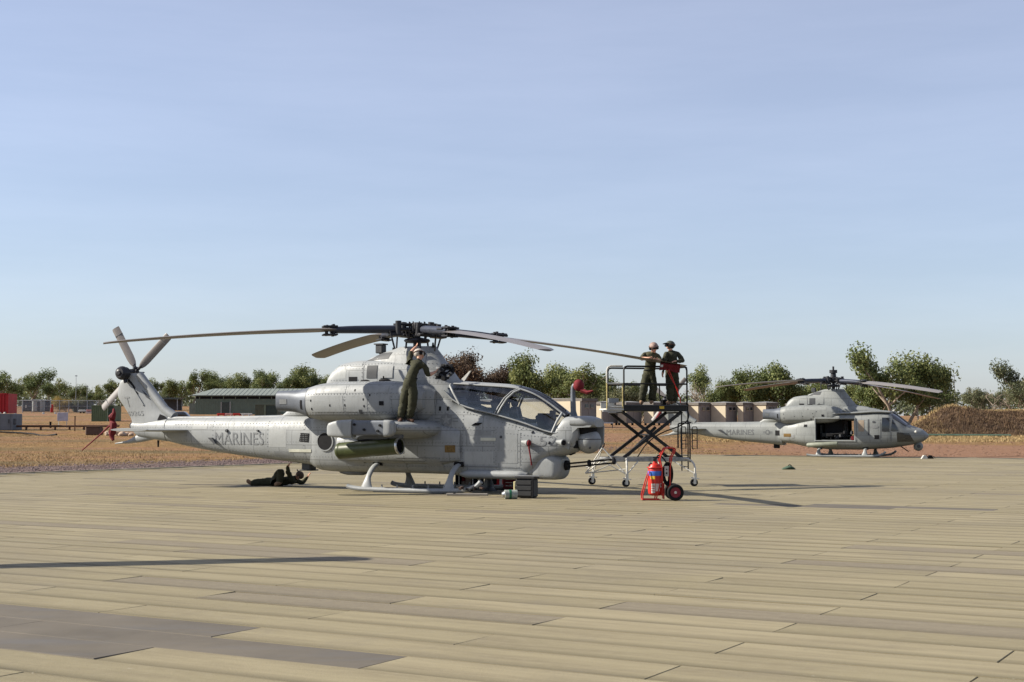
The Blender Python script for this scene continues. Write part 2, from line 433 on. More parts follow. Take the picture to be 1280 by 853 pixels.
def rotor(root, hub, blades, dark_under=True):
    """hub (x,y,z) in root space, blades: list of (azimuth deg in root frame, tilt deg, pitch deg)"""
    hx, hy, hz = hub
    mb = MB(); mb.cyl((hx, hy, hz-.62), (hx, hy, hz+.02), .085, n=16); mb.lathe([(.001, .0), (.2, .0), (.24, .05), (.12, .09), (.09, .12)], TR(hx, hy, hz-.62))
    mast = mb.build('rotor_mast', HUBM, root)
    mb = MB()
    mb.lathe([(.10, -.34), (.28, -.33), (.33, -.28), (.30, -.24), (.12, -.2)], TR(hx, hy, hz), 20)
    for k in range(4):
        a = math.pi/4+k*math.pi/2; mb.cyl((hx+.27*math.cos(a), hy+.27*math.sin(a), hz-.3), (hx+.3*math.cos(a), hy+.3*math.sin(a), hz-.64), .024, n=8)
        mb.cyl((hx+.27*math.cos(a+.5), hy+.27*math.sin(a+.5), hz-.3), (hx+.34*math.cos(a+.7), hy+.34*math.sin(a+.7), hz-.02), .02, n=8)
    mb.build('swashplate', HUBM, root)
    mb = MB()
    for az, tilt, pit in blades:
        M = TR(hx, hy, hz) @ RZ(R(az)) @ RY(R(tilt))
        mb.box(M @ Vector((.28, 0, 0)), (.62, .2, .07), RZ(R(az)) @ RY(R(tilt)), .02)
        mb.box(M @ Vector((.28, 0, .13)), (.5, .15, .05), RZ(R(az)) @ RY(R(tilt)), .015)
    mb.lathe([(.001, .18), (.13, .17), (.17, .10), (.17, -.08), (.12, -.12)], TR(hx, hy, hz), 20)
    for k in range(8):
        a = k*math.pi/4; mb.cyl((hx+.2*math.cos(a), hy+.2*math.sin(a), hz-.1), (hx+.2*math.cos(a), hy+.2*math.sin(a), hz+.19), .018, n=6)
    yoke = mb.build('rotor_yoke', HUBM, root)
    if 'b' not in BL:
        b = blade_mesh(7.44, 2.0, .58, .34, tw=7)
        b.mats = [BLADE]
        BL['b'] = b
        c = MB()
        c.loft([(.42, 0, .15, -.085, .085, 2.6), (.62, 0, .15, -.1, .1, 2.5), (1.5, 0, .125, -.10, .09, 2.4), (2.15, 0, .14, -.10, .055, 2.6)], n=16, sub=3)
        BL['c'] = c
        d = MB()
        for sy in (-1, 1): d.cyl((2.08, sy*.085, -.17), (2.08, sy*.085, .12), .035, n=10); d.cyl((2.24, sy*.085, -.16), (2.24, sy*.085, .10), .03, n=10)
        d.box((2.16, 0, .065), (.36, .30, .045), bev=.012); d.box((2.16, 0, -.135), (.36, .30, .04), bev=.012)
        d.cyl((2.0, -.26, .02), (2.3, -.26, .02), .03, n=8)
        BL['d'] = d
        g = MB(); g.cyl((.50, .16, -.14), (.50, .16, .2), .075, n=12); g.cyl((.50, -.16, -.14), (.50, -.16, .16), .065, n=12)
        g.box((.56, .0, -.13), (.34, .4, .08), bev=.02); g.cyl((.72, .22, -.05), (.62, .26, -.5), .022, n=8)
        BL['g'] = g
        t = MB(); t.box((0, 0, 0), (.1, .1, .02)); BL['t'] = t
    for az, tilt, pit in blades:
        bo = bpy.data.objects.new('rotor_blade', BL['b_me']) if 'b_me' in BL else BL['b'].build('rotor_blade', None, root, 50)
        if 'b_me' not in BL: BL['b_me'] = bo.data
        else: COL.objects.link(bo); bo.parent = root
        bo.matrix_basis = TR(hx, hy, hz) @ RZ(R(az)) @ RY(R(tilt)) @ RX(R(pit))
        for key, nm, m in (('c', 'blade_cuff', CUFF), ('d', 'blade_bolt_clamp', HUBM), ('g', 'pitch_horn', HUBM)):
            if key+'m' in BL: so = bpy.data.objects.new(nm, BL[key+'m']); COL.objects.link(so); so.parent = bo
            else: so = BL[key].build(nm, m, bo, 40); BL[key+'m'] = so.data
def tail_rotor(root, c, angs, gbx):
    x, y, z = c
    mb = MB()
    mb.cyl((x, y+.05, z), (x, y-.45, z), .06, n=12); mb.sphere((x, y-.45, z), .13, 12, 8)
    mb.sphere((gbx[0]-.03, gbx[1]-.1, gbx[2]), .19, 14, 10); mb.cyl((gbx[0], gbx[1], gbx[2]), (gbx[0], gbx[1]-.26, gbx[2]), .17, .13, n=14); mb.cyl((gbx[0], gbx[1]-.22, gbx[2]), (gbx[0], gbx[1]-.3, gbx[2]), .07, .05, n=12)
    mb.cyl((gbx[0], gbx[1], gbx[2]), (x, y-.3, z), .07, n=10)
    mb.cyl((gbx[0]-.02, gbx[1]-.05, gbx[2]-.05), (gbx[0]+.05, gbx[1]-.05, gbx[2]-.26), .05, n=10)
    for k in range(5): mb.cyl((x+.12*math.cos(k*1.26), y-.2, z+.12*math.sin(k*1.26)), (x+.16*math.cos(k*1.26), y+.12, z+.16*math.sin(k*1.26)), .02, n=6)
    mb.build('tail_gearbox', HUBM, root)
    for i, (a, ov, ln) in enumerate(angs):
        b = MB(); cv = .20; ch = .115
        P = [(-1, 0), (-.4, .55), (.3, .8), (.8, .5), (1, 0), (.8, -.4), (.3, -.5), (-.4, -.35)]
        vs = []; K = len(P); S = [.22, .34, .5, 1.0, ln-.03, ln]; W_ = [.5, .85, 1, 1, 1, .9]
        for r_, w_ in zip(S, W_):
            for p, q in P: vs.append((r_, p*ch*w_, q*.03))
        fs = [(i_*K+k, i_*K+(k+1) % K, (i_+1)*K+(k+1) % K, (i_+1)*K+k) for i_ in range(5) for k in range(K)]
        fs += [tuple(range(K))[::-1], tuple(range(5*K, 6*K))]
        b.mat(BLADE).add(vs, fs)
        b.mat(MARK).box((ln-.24, 0, .0), (.012, ch*1.9, .056))
        o = b.build('tail_rotor_blade', None, root, 40)
        # spin plane = x/z at y; blade local x along radius, local y = chord in plane, local z = +-y
        o.matrix_basis = TR(x, y+ov, z) @ RY(-R(a)) @ RX(R(90+14))
        h = MB(); h.box((.16, 0, 0), (.24, .07, .07), bev=.015); h.cyl((.1, .07, -.06), (.1, .07, .07), .03, n=8)
        h.build('blade_grip', HUBM, o)
def nacelle(root, side, dz=0, parts=True):
    s = side; y = .80
    mb = MB()
    mb.loft([(-2.52, s*y, .36, 1.78+dz, 2.55+dz, 2.3), (-2.15, s*y, .41, 1.72+dz, 2.63+dz, 2.5), (-1.4, s*y, .43, 1.72+dz, 2.67+dz, 2.7), (-.2, s*y, .43, 1.75+dz, 2.67+dz, 2.8),
             (.18, s*y, .41, 1.80+dz, 2.62+dz, 2.6), (.45, s*(y-.05), .33, 1.9+dz, 2.52+dz, 2.4), (.62, s*(y-.12), .20, 2.0+dz, 2.40+dz, 2.2)], n=40)
    o = mb.build('engine_nacelle', PAINT, root); tree = mb.bvh()
    d = MB()
    d.loft([(-3.44, s*(y+.02), .235, 1.95+dz, 2.46+dz, 3.2), (-3.1, s*(y+.02), .25, 1.94+dz, 2.47+dz, 3), (-2.85, s*(y+.01), .29, 1.90+dz, 2.48+dz, 2.6), (-2.5, s*y, .37, 1.765+dz, 2.56+dz, 2.3)], n=40, cap=False)
    d.loft([(-3.44, s*(y+.02), .235, 1.95+dz, 2.46+dz, 3.2), (-3.1, s*(y+.02), .2, 1.98+dz, 2.42+dz, 3), (-2.9, s*(y+.02), .05, 2.15+dz, 2.25+dz, 2.5)], n=40, cap=False)
    du = d.build('exhaust_duct', DUCT, o)
    dt = d.bvh()
    # intake lip
    i = MB(); i.lathe([(.16, -.06), (.24, -.02), (.25, .03), (.2, .02), (.16, -.1)], TR(.50, s*(y-.02), 2.2+dz) @ RY(R(90)), 24)
    if parts and side < 0:
        T = [tree]
        for cs in (rect(-2.3, -1.35, 1.93+dz, 2.32+dz, -.02), rect(-1.28, -.68, 1.93+dz, 2.32+dz), rect(-.62, -.05, 1.93+dz, 2.32+dz), rect(-2.2, -1.3, 2.38+dz, 2.55+dz), rect(-1.2, -.1, 2.38+dz, 2.55+dz)):
            panel(T, cs, 'access_panel', PAINT2, o, .006, 6, 5)
        for x, z in ((-2.32, 2.18), (-2.3, 1.98), (-1.75, 2.06), (-1.32, 2.06), (-.8, 2.2), (-.78, 2.04), (-.62, 2.3), (-1.05, 2.42)):
            panel(T, rect(x, x+.028, z+dz, z+.05+dz), 'latch', BLACK, o, .012, 2, 2)
        panel(T, rect(-.34, -.22, 2.08+dz, 2.18+dz), 'drain_scoop', BLACK, o, .02, 2, 2)
        panel(T, rect(-.92, -.84, 1.88+dz, 1.98+dz), 'vent_grille', DARKG, o, .01, 2, 2)
        panel([dt], rect(-2.66, -2.60, 2.0+dz, 2.22+dz), 'slot', BLACK, du, .01, 2, 3)
        panel([dt], rect(-3.32, -3.1, 2.13+dz, 2.25+dz), 'louvre', MARK, du, .008, 3, 2)
        sc = MB(); sc.sphere((-1.05, -.72, 2.66+dz), .13, 12, 8, (1.2, .5, .45)); sc.build('air_scoop', BLACK, o)
    i.build('intake_ring', DARKG, o)
    return tree
def skids(root, xr, xf, toe, tail, y=1.07, w0=.5, ztop=.66):
    for s in (-1, 1):
        mb = MB()
        mb.tube([(tail, s*y, .14), (tail+.1, s*y, .10), (tail+.5, s*y, .065), (toe-.75, s*y, .065), (toe-.35, s*y, .10), (toe-.1, s*y, .20), (toe, s*y, .30)], .058, 10, smooth=2)
        for k in range(6):
            x = tail+.55+k*.42; mb.cyl((x, s*y, .1), (x, s*y, .19), .02, n=6)
        sk = mb.build('skid_tube', PAINT2, root)
        sh = MB(); sh.box((tail+1.7, s*y, .012), (1.9, .07, .018)); sh.build('wear_shoe', DARKG, sk)
        for x in (xr, xf):
            c = MB()
            pts = [(x, s*w0*.5, ztop+.03), (x, s*w0, ztop+.02), (x, s*(w0+.25), ztop-.06), (x, s*(y-.12), .42), (x, s*(y-.03), .25), (x, s*y, .08)]
            pts = [Vector(p) for p in pts]
            for _ in range(2):
                q = [pts[0]]
                for a, b in zip(pts, pts[1:]): q += [a*.75+b*.25, a*.25+b*.75]
                pts = q+[pts[-1]]
            vs = []; K = 10
            for i_, p in enumerate(pts):
                d = (pts[min(i_+1, len(pts)-1)]-pts[max(0, i_-1)]).normalized(); nrm = Vector((0, -d.z, d.y))
                wd = .075+.10*max(0, 1-(p.z-.08)/.28)**1.3 if p.z < .36 else .075
                for k in range(K):
                    a = 2*math.pi*k/K; vs.append(p+Vector((1, 0, 0))*wd*math.cos(a)+nrm*.042*math.sin(a))
            fs = [(i_*K+k, i_*K+(k+1) % K, (i_+1)*K+(k+1) % K, (i_+1)*K+k) for i_ in range(len(pts)-1) for k in range(K)]
            fs += [tuple(range(K))[::-1], tuple(range((len(pts)-1)*K, len(pts)*K))]
            c.add(vs, fs); cr = c.build('cross_tube', PAINT2, root, 50)
            b = MB(); b.cyl((x-.12, s*(w0+.02), ztop+.02), (x+.12, s*(w0+.02), ztop+.02), .06, n=12); b.build('tube_clamp', BLACK, cr)
def fin_and_tail(root, dz=0, letters_on=True, cover=True):
    # swept fin: loft along z, section in x
    mb = MB()
    mb.loft([(1.50+dz, 0, .13, -8.84, -7.60, 2.2), (1.72+dz, 0, .12, -8.86, -7.50, 2.0), (2.05+dz, 0, .10, -9.08, -7.86, 2.0), (2.45+dz, 0, .10, -9.36, -8.22, 2.0), (2.75+dz, 0, .10, -9.30, -8.5, 2.0), (2.93+dz, 0, .10, -9.08, -8.62, 2.2), (3.02+dz, 0, .08, -8.98, -8.68, 2.4)], 'z', n=32, sub=5)
    f = mb.build('tail_fin', PAINT2, root); T = [mb.bvh()]
    dr = MB(); dr.tube([(-7.42, 0, 1.84+dz), (-7.75, 0, 2.04+dz), (-8.62, 0, 2.98+dz)], [.13, .12, .11], 14); dr.build('drive_shaft_cover', PAINT2, f)
    T2 = [mb.bvh(), dr.bvh()]
    panel(T2, [(-8.32, 2.36+dz), (-8.18, 2.28+dz), (-8.34, 2.46+dz), (-8.46, 2.55+dz)], 'vent_grille', DARKG, f, .012, 3, 3)
    panel(T2, [(-7.9, 1.74+dz), (-7.6, 1.74+dz), (-7.68, 1.84+dz), (-7.84, 1.90+dz)], 'cooling_slot', BLACK, f, .012, 4, 3)
    for a, b in (((-8.93, 2.83), (-8.82, 2.74)), ((-8.82, 2.74), (-8.70, 2.60)), ((-8.66, 2.5), (-8.6, 2.44))):
        panel(T, [(a[0], a[1]-.03+dz), (b[0], b[1]-.03+dz), (b[0]+.02, b[1]+.03+dz), (a[0]+.02, a[1]+.03+dz)], 'vent_slot', BLACK, f, .01, 2, 2)
    panel(T, [(-8.80, 2.62+dz), (-8.40, 2.13+dz), (-8.37, 2.15+dz), (-8.77, 2.65+dz)], 'stiffener', PAINT2, f, .02, 3, 1)
    if letters_on:
        letters(T, '69265', [(-8.95, 1.86+dz), (-8.36, 1.86+dz), (-8.39, 1.99+dz), (-8.98, 1.99+dz)], 'lettering', MARK2, f)
        letters(T, 'T', [(-8.97, 2.1+dz), (-8.80, 2.1+dz), (-8.88, 2.38+dz), (-9.08, 2.38+dz)], 'lettering', MARK2, f)
    # tail cone stub, horizontal stabilisers, ventral stinger
    mb = MB()
    mb.loft([(-8.86, 0, .09, 1.50+dz, 1.68+dz, 2.4), (-8.6, 0, .13, 1.30+dz, 1.70+dz, 2.4), (-8.2, 0, .16, 1.24+dz, 1.74+dz, 2.4), (-7.6, 0, .21, 1.17+dz, 1.78+dz, 2.4)], n=28, sub=4)
    mb.build('tail_cone', PAINT, root)
    mb = MB(); mb.loft([(-9.42, 0, .02, 1.09+dz, 1.12+dz, 2), (-9.0, 0, .045, 1.11+dz, 1.19+dz, 2), (-8.6, 0, .06, 1.14+dz, 1.36+dz, 2), (-8.1, 0, .08, 1.22+dz, 1.40+dz, 2)], n=14, sub=4)
    mb.build('tail_stinger', PAINT2, root)
    mb = MB(); mb.cyl((-7.95, 0, 1.2+dz), (-7.95, 0, 1.02+dz), .03, .02, n=8); mb.build('tail_antenna', BLACK, root)
    for s in (-1, 1):
        mb = MB()
        mb.loft([(.15, -7.20, .50, 1.43+dz, 1.52+dz, 2.0), (.8, -7.45, .48, 1.435+dz, 1.515+dz, 2.0), (1.28, -7.68, .42, 1.45+dz, 1.50+dz, 2.0), (1.34, -7.72, .34, 1.462+dz, 1.49+dz, 2)], 'y', n=24, sub=3,
                M=Matrix.Diagonal((1, s, 1, 1)))
        st = mb.build('horizontal_stabiliser', PAINT2, root)
        e_ = MB(); e_.loft([(1.30, -7.82, .62, 1.44+dz, 1.53+dz, 2.2), (1.36, -7.82, .60, 1.45+dz, 1.52+dz, 2.2)], 'y', n=20, sub=2, M=Matrix.Diagonal((1, s, 1, 1)))
        e_.build('stabiliser_tip', PAINT2, st)
def cowl_pylon(root, dz=0, ext=0.0, near_parts=True):
    mb = MB()
    mb.loft([(-2.47, 0, .34, 2.1+dz, 2.62+dz, 2.6), (-2.36, 0, .40, 2.1+dz, 2.88+dz, 3.0), (-2.2, 0, .44, 2.1+dz, 3.04+dz, 3.2), (-1.95, 0, .47, 2.1+dz, 3.16+dz, 3.6), (-1.36, 0, .49, 2.1+dz, 3.22+dz, 3.8), (-.6, 0, .50, 2.0+dz, 3.22+dz, 3.6), (.3, 0, .50, 2.0+dz, 3.1+dz, 3.2), (.9, 0, .49, 1.9+dz, 2.78+dz, 2.8), (1.22+ext, 0, .46, 1.9+dz, 2.60+dz, 2.6)], n=40)
    c = mb.build('engine_cowling', PAINT, root)
    p = MB()
    p.loft([(2.40+dz, 0, .50, -1.2, 1.36, 2.6), (2.70+dz, 0, .47, -1.25, 1.15, 2.5), (3.0+dz, 0, .42, -1.33, .92, 2.4), (3.24+dz, 0, .35, -1.33, .74, 2.3), (3.36+dz, 0, .30, -1.05, .65, 2.3), (3.46+dz, 0, .24, -.72, .57, 2.3), (3.535+dz, 0, .19, -.46, .52, 2.4)], 'z', n=44, sub=5)
    py = p.build('rotor_pylon', PAINT, root)
    T = [mb.bvh(), p.bvh()]
    if near_parts:
        panel(T, rect(-1.66, -1.42, 2.69+dz, 2.80+dz), 'vent_grille', BLACK, c, .008, 3, 2)
        panel(T, rect(-1.64, -1.30, 3.06+dz, 3.17+dz), 'access_panel', PAINT2, c, .008, 4, 2)
        panel(T, rect(-1.14, -.85, 2.76+dz, 3.07+dz), 'intake_screen', DARKG, c, .012, 4, 4)
        panel(T, rect(-.76, -.40, 2.76+dz, 3.05+dz), 'access_door', PAINT2, c, .018, 4, 4)
        panel(T, rect(-1.26, -1.22, 2.62+dz, 3.15+dz), 'door_seam', MARK, c, .003, 1, 6)
        panel(T, [(-1.25, 3.20+dz), (-.62, 3.24+dz), (-.55, 3.40+dz), (-.9, 3.38+dz)], 'aft_fairing_painted_shade', DARKG, py, .006, 6, 3)  # dark panel painting in the crescent of shade in the fairing hollow
        sc = MB(); sc.sphere((-.62, -.52, 2.70+dz), .15, 10, 6, (1.1, .5, .3)); sc.cyl((-.62, -.55, 2.72+dz), (-.62, -.57, 2.80+dz), .02, n=6); sc.build('drain_fitting', BLACK, c)
    return T
def boom(root, zt, name='tail_boom'):
    mb = MB()
    mb.loft([(-7.95, 0, .17, 1.26, zt-.10, 2.4), (-7.5, 0, .21, 1.16, zt-.07, 2.4), (-6.8, 0, .27, 1.03, zt-.04, 2.6), (-5.8, 0, .34, .89, zt-.03, 2.7), (-4.5, 0, .42, .75, zt-.02, 2.8), (-3.4, 0, .50, .65, zt+.02, 2.8), (-2.6, 0, .55, .56, zt+.05, 2.8)], n=48, sub=5)
    b = mb.build(name, PAINT, root)
    s = MB(); s.loft([(-7.55, 0, .12, zt-.14, zt, 3.2), (-5, 0, .13, zt-.12, zt+.01, 3.2), (-3.75, 0, .14, zt-.12, zt+.03, 3.2)], n=16, sub=3)
    s.build('drive_shaft_fairing', PAINT2, b)
    q = MB(); q.loft([(-3.85, 0, .16, zt-.1, zt+.05, 2.8), (-3.6, 0, .22, zt-.1, zt+.22, 2.6), (-3.3, 0, .3, zt-.1, zt+.34, 2.5), (-2.5, 0, .42, zt-.1, zt+.6, 2.5)], n=24, sub=4)
    q.build('aft_deck_fairing', PAINT, b)
    return b, mb
def cone_spike(root, p, name='wire_cutter'):
    x, y, z = p; mb = MB()
    mb.prism([(x-.05, z-.03), (x+.06, z-.05), (x+.24, z+.20), (x+.20, z+.19)], y-.02, y+.02); return mb.build(name, WHITEP, root)

# ------------------------------------------------------------------ attack helicopter
def make_viper():
    root = thing('attack_helicopter', 'large grey attack helicopter in front with tandem glass cockpit and 52 on its nose', 'helicopter', (-2.34, 35.0, 0), R(-25.3))
    bo, bmb = boom(root, 1.84)
    bt = bmb.bvh()
    sill = pchip([1.0, 1.4, 2.46, 3.1, 3.76, 4.0], [2.45, 2.12, 1.84, 1.66, 1.44, 1.40])
    fu = MB()
    fu.loft([(-2.85, 0, .50, .55, 1.9, 2.8), (-2.6, 0, .56, .47, 2.05, 3.0), (-2.0, 0, .60, .44, 2.25, 3.4), (-.5, 0, .60, .44, 2.35, 3.6), (.7, 0, .59, .43, 2.42, 3.6), (1.02, 0, .57, .42, 2.44, 3.6),
             (1.4, 0, .55, .38, 2.14, 4.0), (1.9, 0, .54, .34, 2.0, 4.2), (2.46, 0, .53, .33, 1.86, 4.2), (3.05, 0, .50, .34, 1.69, 4), (3.25, 0, .49, .42, 1.63, 3.6), (3.5, 0, .47, .70, 1.54, 3.2), (3.8, 0, .44, .85, 1.46, 3.0), (4.1, 0, .38, .93, 1.44, 2.8), (4.35, 0, .30, 1.02, 1.40, 2.6)], n=56, sub=6)
    f = fu.build('fuselage', PAINT, root); T = [fu.bvh(), bt]
    # lower side bays (ammunition / avionics)
    for s in (-1, 1):
        b = MB(); b.loft([(1.5, s*.42, .18, .39, .50, 2.4), (1.72, s*.43, .21, .34, .55, 2.6), (3.0, s*.42, .20, .34, .54, 2.6), (3.2, s*.38, .14, .38, .50, 2.4)], n=20, sub=4); b.build('belly_fairing', PAINT2, f)
        b = MB(); b.loft([(-1.9, s*.50, .16, .75, 1.35, 2.4), (-1.2, s*.52, .20, .7, 1.5, 2.8), (.9, s*.52, .20, .68, 1.62, 2.8), (1.5, s*.48, .14, .75, 1.5, 2.6)], n=24, sub=4); b.build('side_sponson', PAINT, f)
        if s < 0: T.append(b.bvh())
    ct = cowl_pylon(root)
    nt_ = nacelle(root, -1); nacelle(root, 1)
    T2 = T+ct
    # engine inlet shroud between nacelle and cockpit
    b = MB(); b.loft([(-.1, -.55, .3, 1.75, 2.62, 2.6), (.5, -.52, .26, 1.7, 2.6, 2.5), (.8, -.48, .12, 1.8, 2.45, 2.3)], n=24, sub=4); b.build('inlet_shroud', PAINT, root)
    b = MB(); b.loft([(-.1, .55, .3, 1.75, 2.62, 2.6), (.5, .52, .26, 1.7, 2.6, 2.5), (.8, .48, .12, 1.8, 2.45, 2.3)], n=24, sub=4); b.build('inlet_shroud', PAINT, root)
    # nose
    n_ = MB()
    n_.loft([(3.72, 0, .40, .98, 1.52, 3), (3.9, 0, .41, .96, 1.66, 3), (4.05, 0, .41, .97, 1.80, 3.2), (4.2, 0, .40, 1.02, 1.82, 3.4), (4.32, 0, .38, 1.10, 1.82, 3.4), (4.42, 0, .33, 1.3, 1.81, 3.4)], n=36, sub=4)
    no = n_.build('nose', PAINT, root); T.append(n_.bvh())
    n2 = MB(); n2.loft([(4.25, 0, .42, 1.55, 1.815, 3.2), (4.5, 0, .42, 1.545, 1.82, 3.4), (4.72, 0, .38, 1.55, 1.785, 3.2), (4.82, 0, .30, 1.56, 1.74, 2.8)], n=32, sub=4); n2.build('sensor_hood', PAINT2, no)
    for s in (-1, 1):
        c = MB(); c.prism([(4.15, 1.1), (4.70, 1.04), (4.79, 1.2), (4.80, 1.6), (4.15, 1.6)] if s > 0 else [(4.10, 1.10), (4.22, 1.04), (4.235, 1.25), (4.31, 1.43), (4.44, 1.545), (4.74, 1.56), (4.78, 1.6), (4.10, 1.6)], s*.33, s*.385); c.build('turret_cheek', PAINT2, no)
    tb = MB(); tb.sphere((4.56, 0, 1.235), .29, 32, 20); t_ = tb.build('sensor_turret', PAINT2, root)
    tb = MB(); tb.cyl((4.50, 0, 1.40), (4.50, 0, 1.56), .24, .26, n=28); tb.box((4.33, 0, 1.30), (.10, .60, .46), None, .02); tb.build('turret_recess', BLACK, root)
    tg = MB(); tg.lathe([(.2885, .035), (.2915, .04), (.2915, .052), (.2875, .056)], TR(4.56, 0, 1.235), 32); tg.cyl((4.68, -.245, 1.09), (4.69, -.262, 1.085), .03, n=10); tg.build('turret_seam', DARKG, t_)
    # underchin gun turret and barrels
    g = MB(); g.loft([(2.98, 0, .40, .50, .95, 3.4), (3.03, 0, .42, .36, .98, 4), (3.28, 0, .42, .35, .98, 4), (3.31, 0, .38, .4, .95, 3.4)], n=28, sub=3)
    g.loft([(3.26, 0, .36, .40, .90, 4), (3.31, 0, .405, .34, .93, 5), (3.78, 0, .405, .335, .92, 5.5), (3.90, 0, .37, .40, .88, 4.5), (3.97, 0, .29, .52, .82, 4)], n=36, sub=3)
    gt = g.build('gun_turret', PAINT2, root)
    g = MB()
    g.cyl((3.93, 0, .665), (4.05, 0, .675), .12, .11, n=16)
    for k in range(3):
        a = 2*math.pi*k/3+.5; yy, zz = .055*math.cos(a), .055*math.sin(a)
        g.cyl((3.9, yy, .67+zz), (5.15, yy, .79+zz), .019, n=8)
    g.cyl((4.55, 0, .72), (4.59, 0, .724), .085, n=14); g.cyl((5.16, 0, .78), (5.20, 0, .784), .08, n=14)
    g.build('gun_barrels', BLACK, gt)
    # canopy
    def cw(x): return pchip([.95, 1.4, 2.4, 3.2, 4.1], [.50, .50, .50, .45, .36])(x)
    top = pchip([1.0, 1.3, 1.8, 2.76, 3.26, 3.63, 3.9, 4.12], [2.62, 2.61, 2.575, 2.50, 2.36, 2.15, 1.96, 1.80])
    def side_pt(x, v, s=-1, off=0.):
        z0 = sill(x) if x > 1.0 else 2.45; z0 = min(z0, top(x)-.03); z1 = top(x)-.02
        z = z0+(z1-z0)*v; wv = cw(x)*(1-.10*v-.36*v**3)+off
        return Vector((x, s*wv, z+(off*.6*v)))
    gl = MB(); nx, nv = 26, 8
    xs = [1.08+(4.08-1.08)*i/nx for i in range(nx+1)]
    for s in (-1, 1):
        vs = [side_pt(x, j/nv, s) for x in xs for j in range(nv+1)]
        gl.add(vs, [(i*(nv+1)+j, i*(nv+1)+j+1, (i+1)*(nv+1)+j+1, (i+1)*(nv+1)+j) for i in range(nx) for j in range(nv)])
    vs = []
    for x in xs:
        a = side_pt(x, 1, -1); b = side_pt(x, 1, 1)
        for j in range(7):
            t = j/6; p = a.lerp(b, t); p.z += .07*math.sin(math.pi*t); vs.append(p)
    gl.add(vs, [(i*7+j, i*7+j+1, (i+1)*7+j+1, (i+1)*7+j) for i in range(nx) for j in range(6)])
    cg = gl.build('canopy_glass', GLASS, root, 60)
    def strip(path, wd, name='canopy_frame', m=PAINT2, th=.03):
        for s in (-1, 1):
            mb = MB(); P = [side_pt(x, v, s, .012) for x, v in path]
            mb.tube(P, wd, 8); mb.build(name, m, cg, 60)
    N_ = 14
    strip([(1.02+3.0*i/N_, 0.0) for i in range(N_+1)], .020)
    strip([(1.08+1.72*i/N_, 1.0) for i in range(N_+1)], .022)
    strip([(2.8+1.25*i/N_, 1.0) for i in range(N_+1)], .024)
    strip([(2.44, 0), (2.54, .3), (2.66, .62), (2.80, .86), (2.95, 1.0)], .024)
    strip([(2.37, 0), (2.47, .3), (2.59, .62), (2.73, .86), (2.88, 1.0)], .017)
    strip([(1.45, 0), (1.25, .45), (1.12, .8), (1.10, 1.0)], .028)
    strip([(3.80, 0), (3.9, .5), (3.98, 1.0)], .03)
    rp = MB(); vs = []
    xr_ = [1.05+1.8*i/10 for i in range(11)]
    for x in xr_:
        a = side_pt(x, .985, -1, .004); b = side_pt(x, .985, 1, .004)
        for j in range(7):
            t = j/6; p = a.lerp(b, t); p.z += .085*math.sin(math.pi*t); vs.append(p)
    rp.add(vs, [(i*7+j, i*7+j+1, (i+1)*7+j+1, (i+1)*7+j) for i in range(10) for j in range(6)]); rp.build('canopy_roof_panel', PAINT2, cg)
    fr = MB(); vs = []
    for x in [3.05+.95*i/8 for i in range(9)]:
        a = side_pt(x, 1, -1, .006); b = side_pt(x, 1, 1, .006)
        for j in (0, 1): 
            p = a.lerp(b, .5+(j-.5)*.1); p.z += .075; vs.append(p)
    fr.add(vs, [(i*2, i*2+1, i*2+3, i*2+2) for i in range(8)]); fr.build('windscreen_rib', DARKG, cg)
    # cockpit interior
    def tubb():
        mb = MB()
        for (x0, x1) in ((1.15, 2.5), (2.5, 3.85)):
            z0 = min(sill(x0), sill(x1))
            mb.box(((x0+x1)/2, 0, z0-.12), (x1-x0, .8, .22))
        return mb
    tubb().build('cockpit_tub', SEAT, root)
    for x0, z0 in ((1.62, 2.0), (2.72, 1.72)):
        s_ = MB(); s_.box((x0, 0, z0+.12), (.10, .42, .42), RY(R(-14)), .03); s_.box((x0-.07, 0, z0+.42), (.10, .24, .18), RY(R(-14)), .03); s_.box((x0+.24, 0, z0-.02), (.4, .42, .1), None, .03)
        for yy in (-.2, .2): s_.box((x0-.02, yy, z0+.05), (.14, .05, .5), RY(R(-14)), .015)
        se = s_.build('pilot_seat', SEAT, root)
        st = MB(); st.box((x0+.06, -.09, z0+.13), (.02, .05, .34), RY(R(-14))); st.box((x0+.06, .09, z0+.13), (.02, .05, .34), RY(R(-14))); st.build('harness', DARKG, se)
    for x0, z0, hh in ((2.28, 1.95, .20), (3.46, 1.58, .22)):
        d_ = MB(); d_.box((x0, 0, z0+hh/2), (.20, .62, hh+.12), RY(R(-18)), .03); d_.box((x0+.1, 0, z0+hh+.04), (.34, .66, .05), RY(R(8)), .02); p_ = d_.build('instrument_panel', BLACK, root)
        dd = MB(); dd.box((x0-.12, -.15, z0+hh/2), (.01, .18, .15), RY(R(-18))); dd.box((x0-.12, .15, z0+hh/2), (.01, .18, .15), RY(R(-18))); dd.build('display_screen', GLASSD, p_)
    hg = MB(); hg.tube([(3.70, -.12, 1.55), (3.74, -.12, 1.78), (3.70, -.1, 1.9)], .05, 10); hg.box((3.69, -.1, 1.9), (.12, .14, .1), None, .02); hg.build('sight_unit', DARKG, root)
    mr = MB(); mr.sphere((2.62, -.2, 2.28), .09, 10, 8); mr.tube([(2.62, -.2, 2.2), (2.6, -.2, 1.95)], .02, 6); mr.build('seat_headrest', BLACK, root)
    for s in (-1, 1):
        ar = MB(); ar.tube([(1.5, s*.3, 2.18), (2.0, s*.32, 2.12), (2.35, s*.3, 2.1)], .03, 6); ar.build('side_console', DARKG, root)
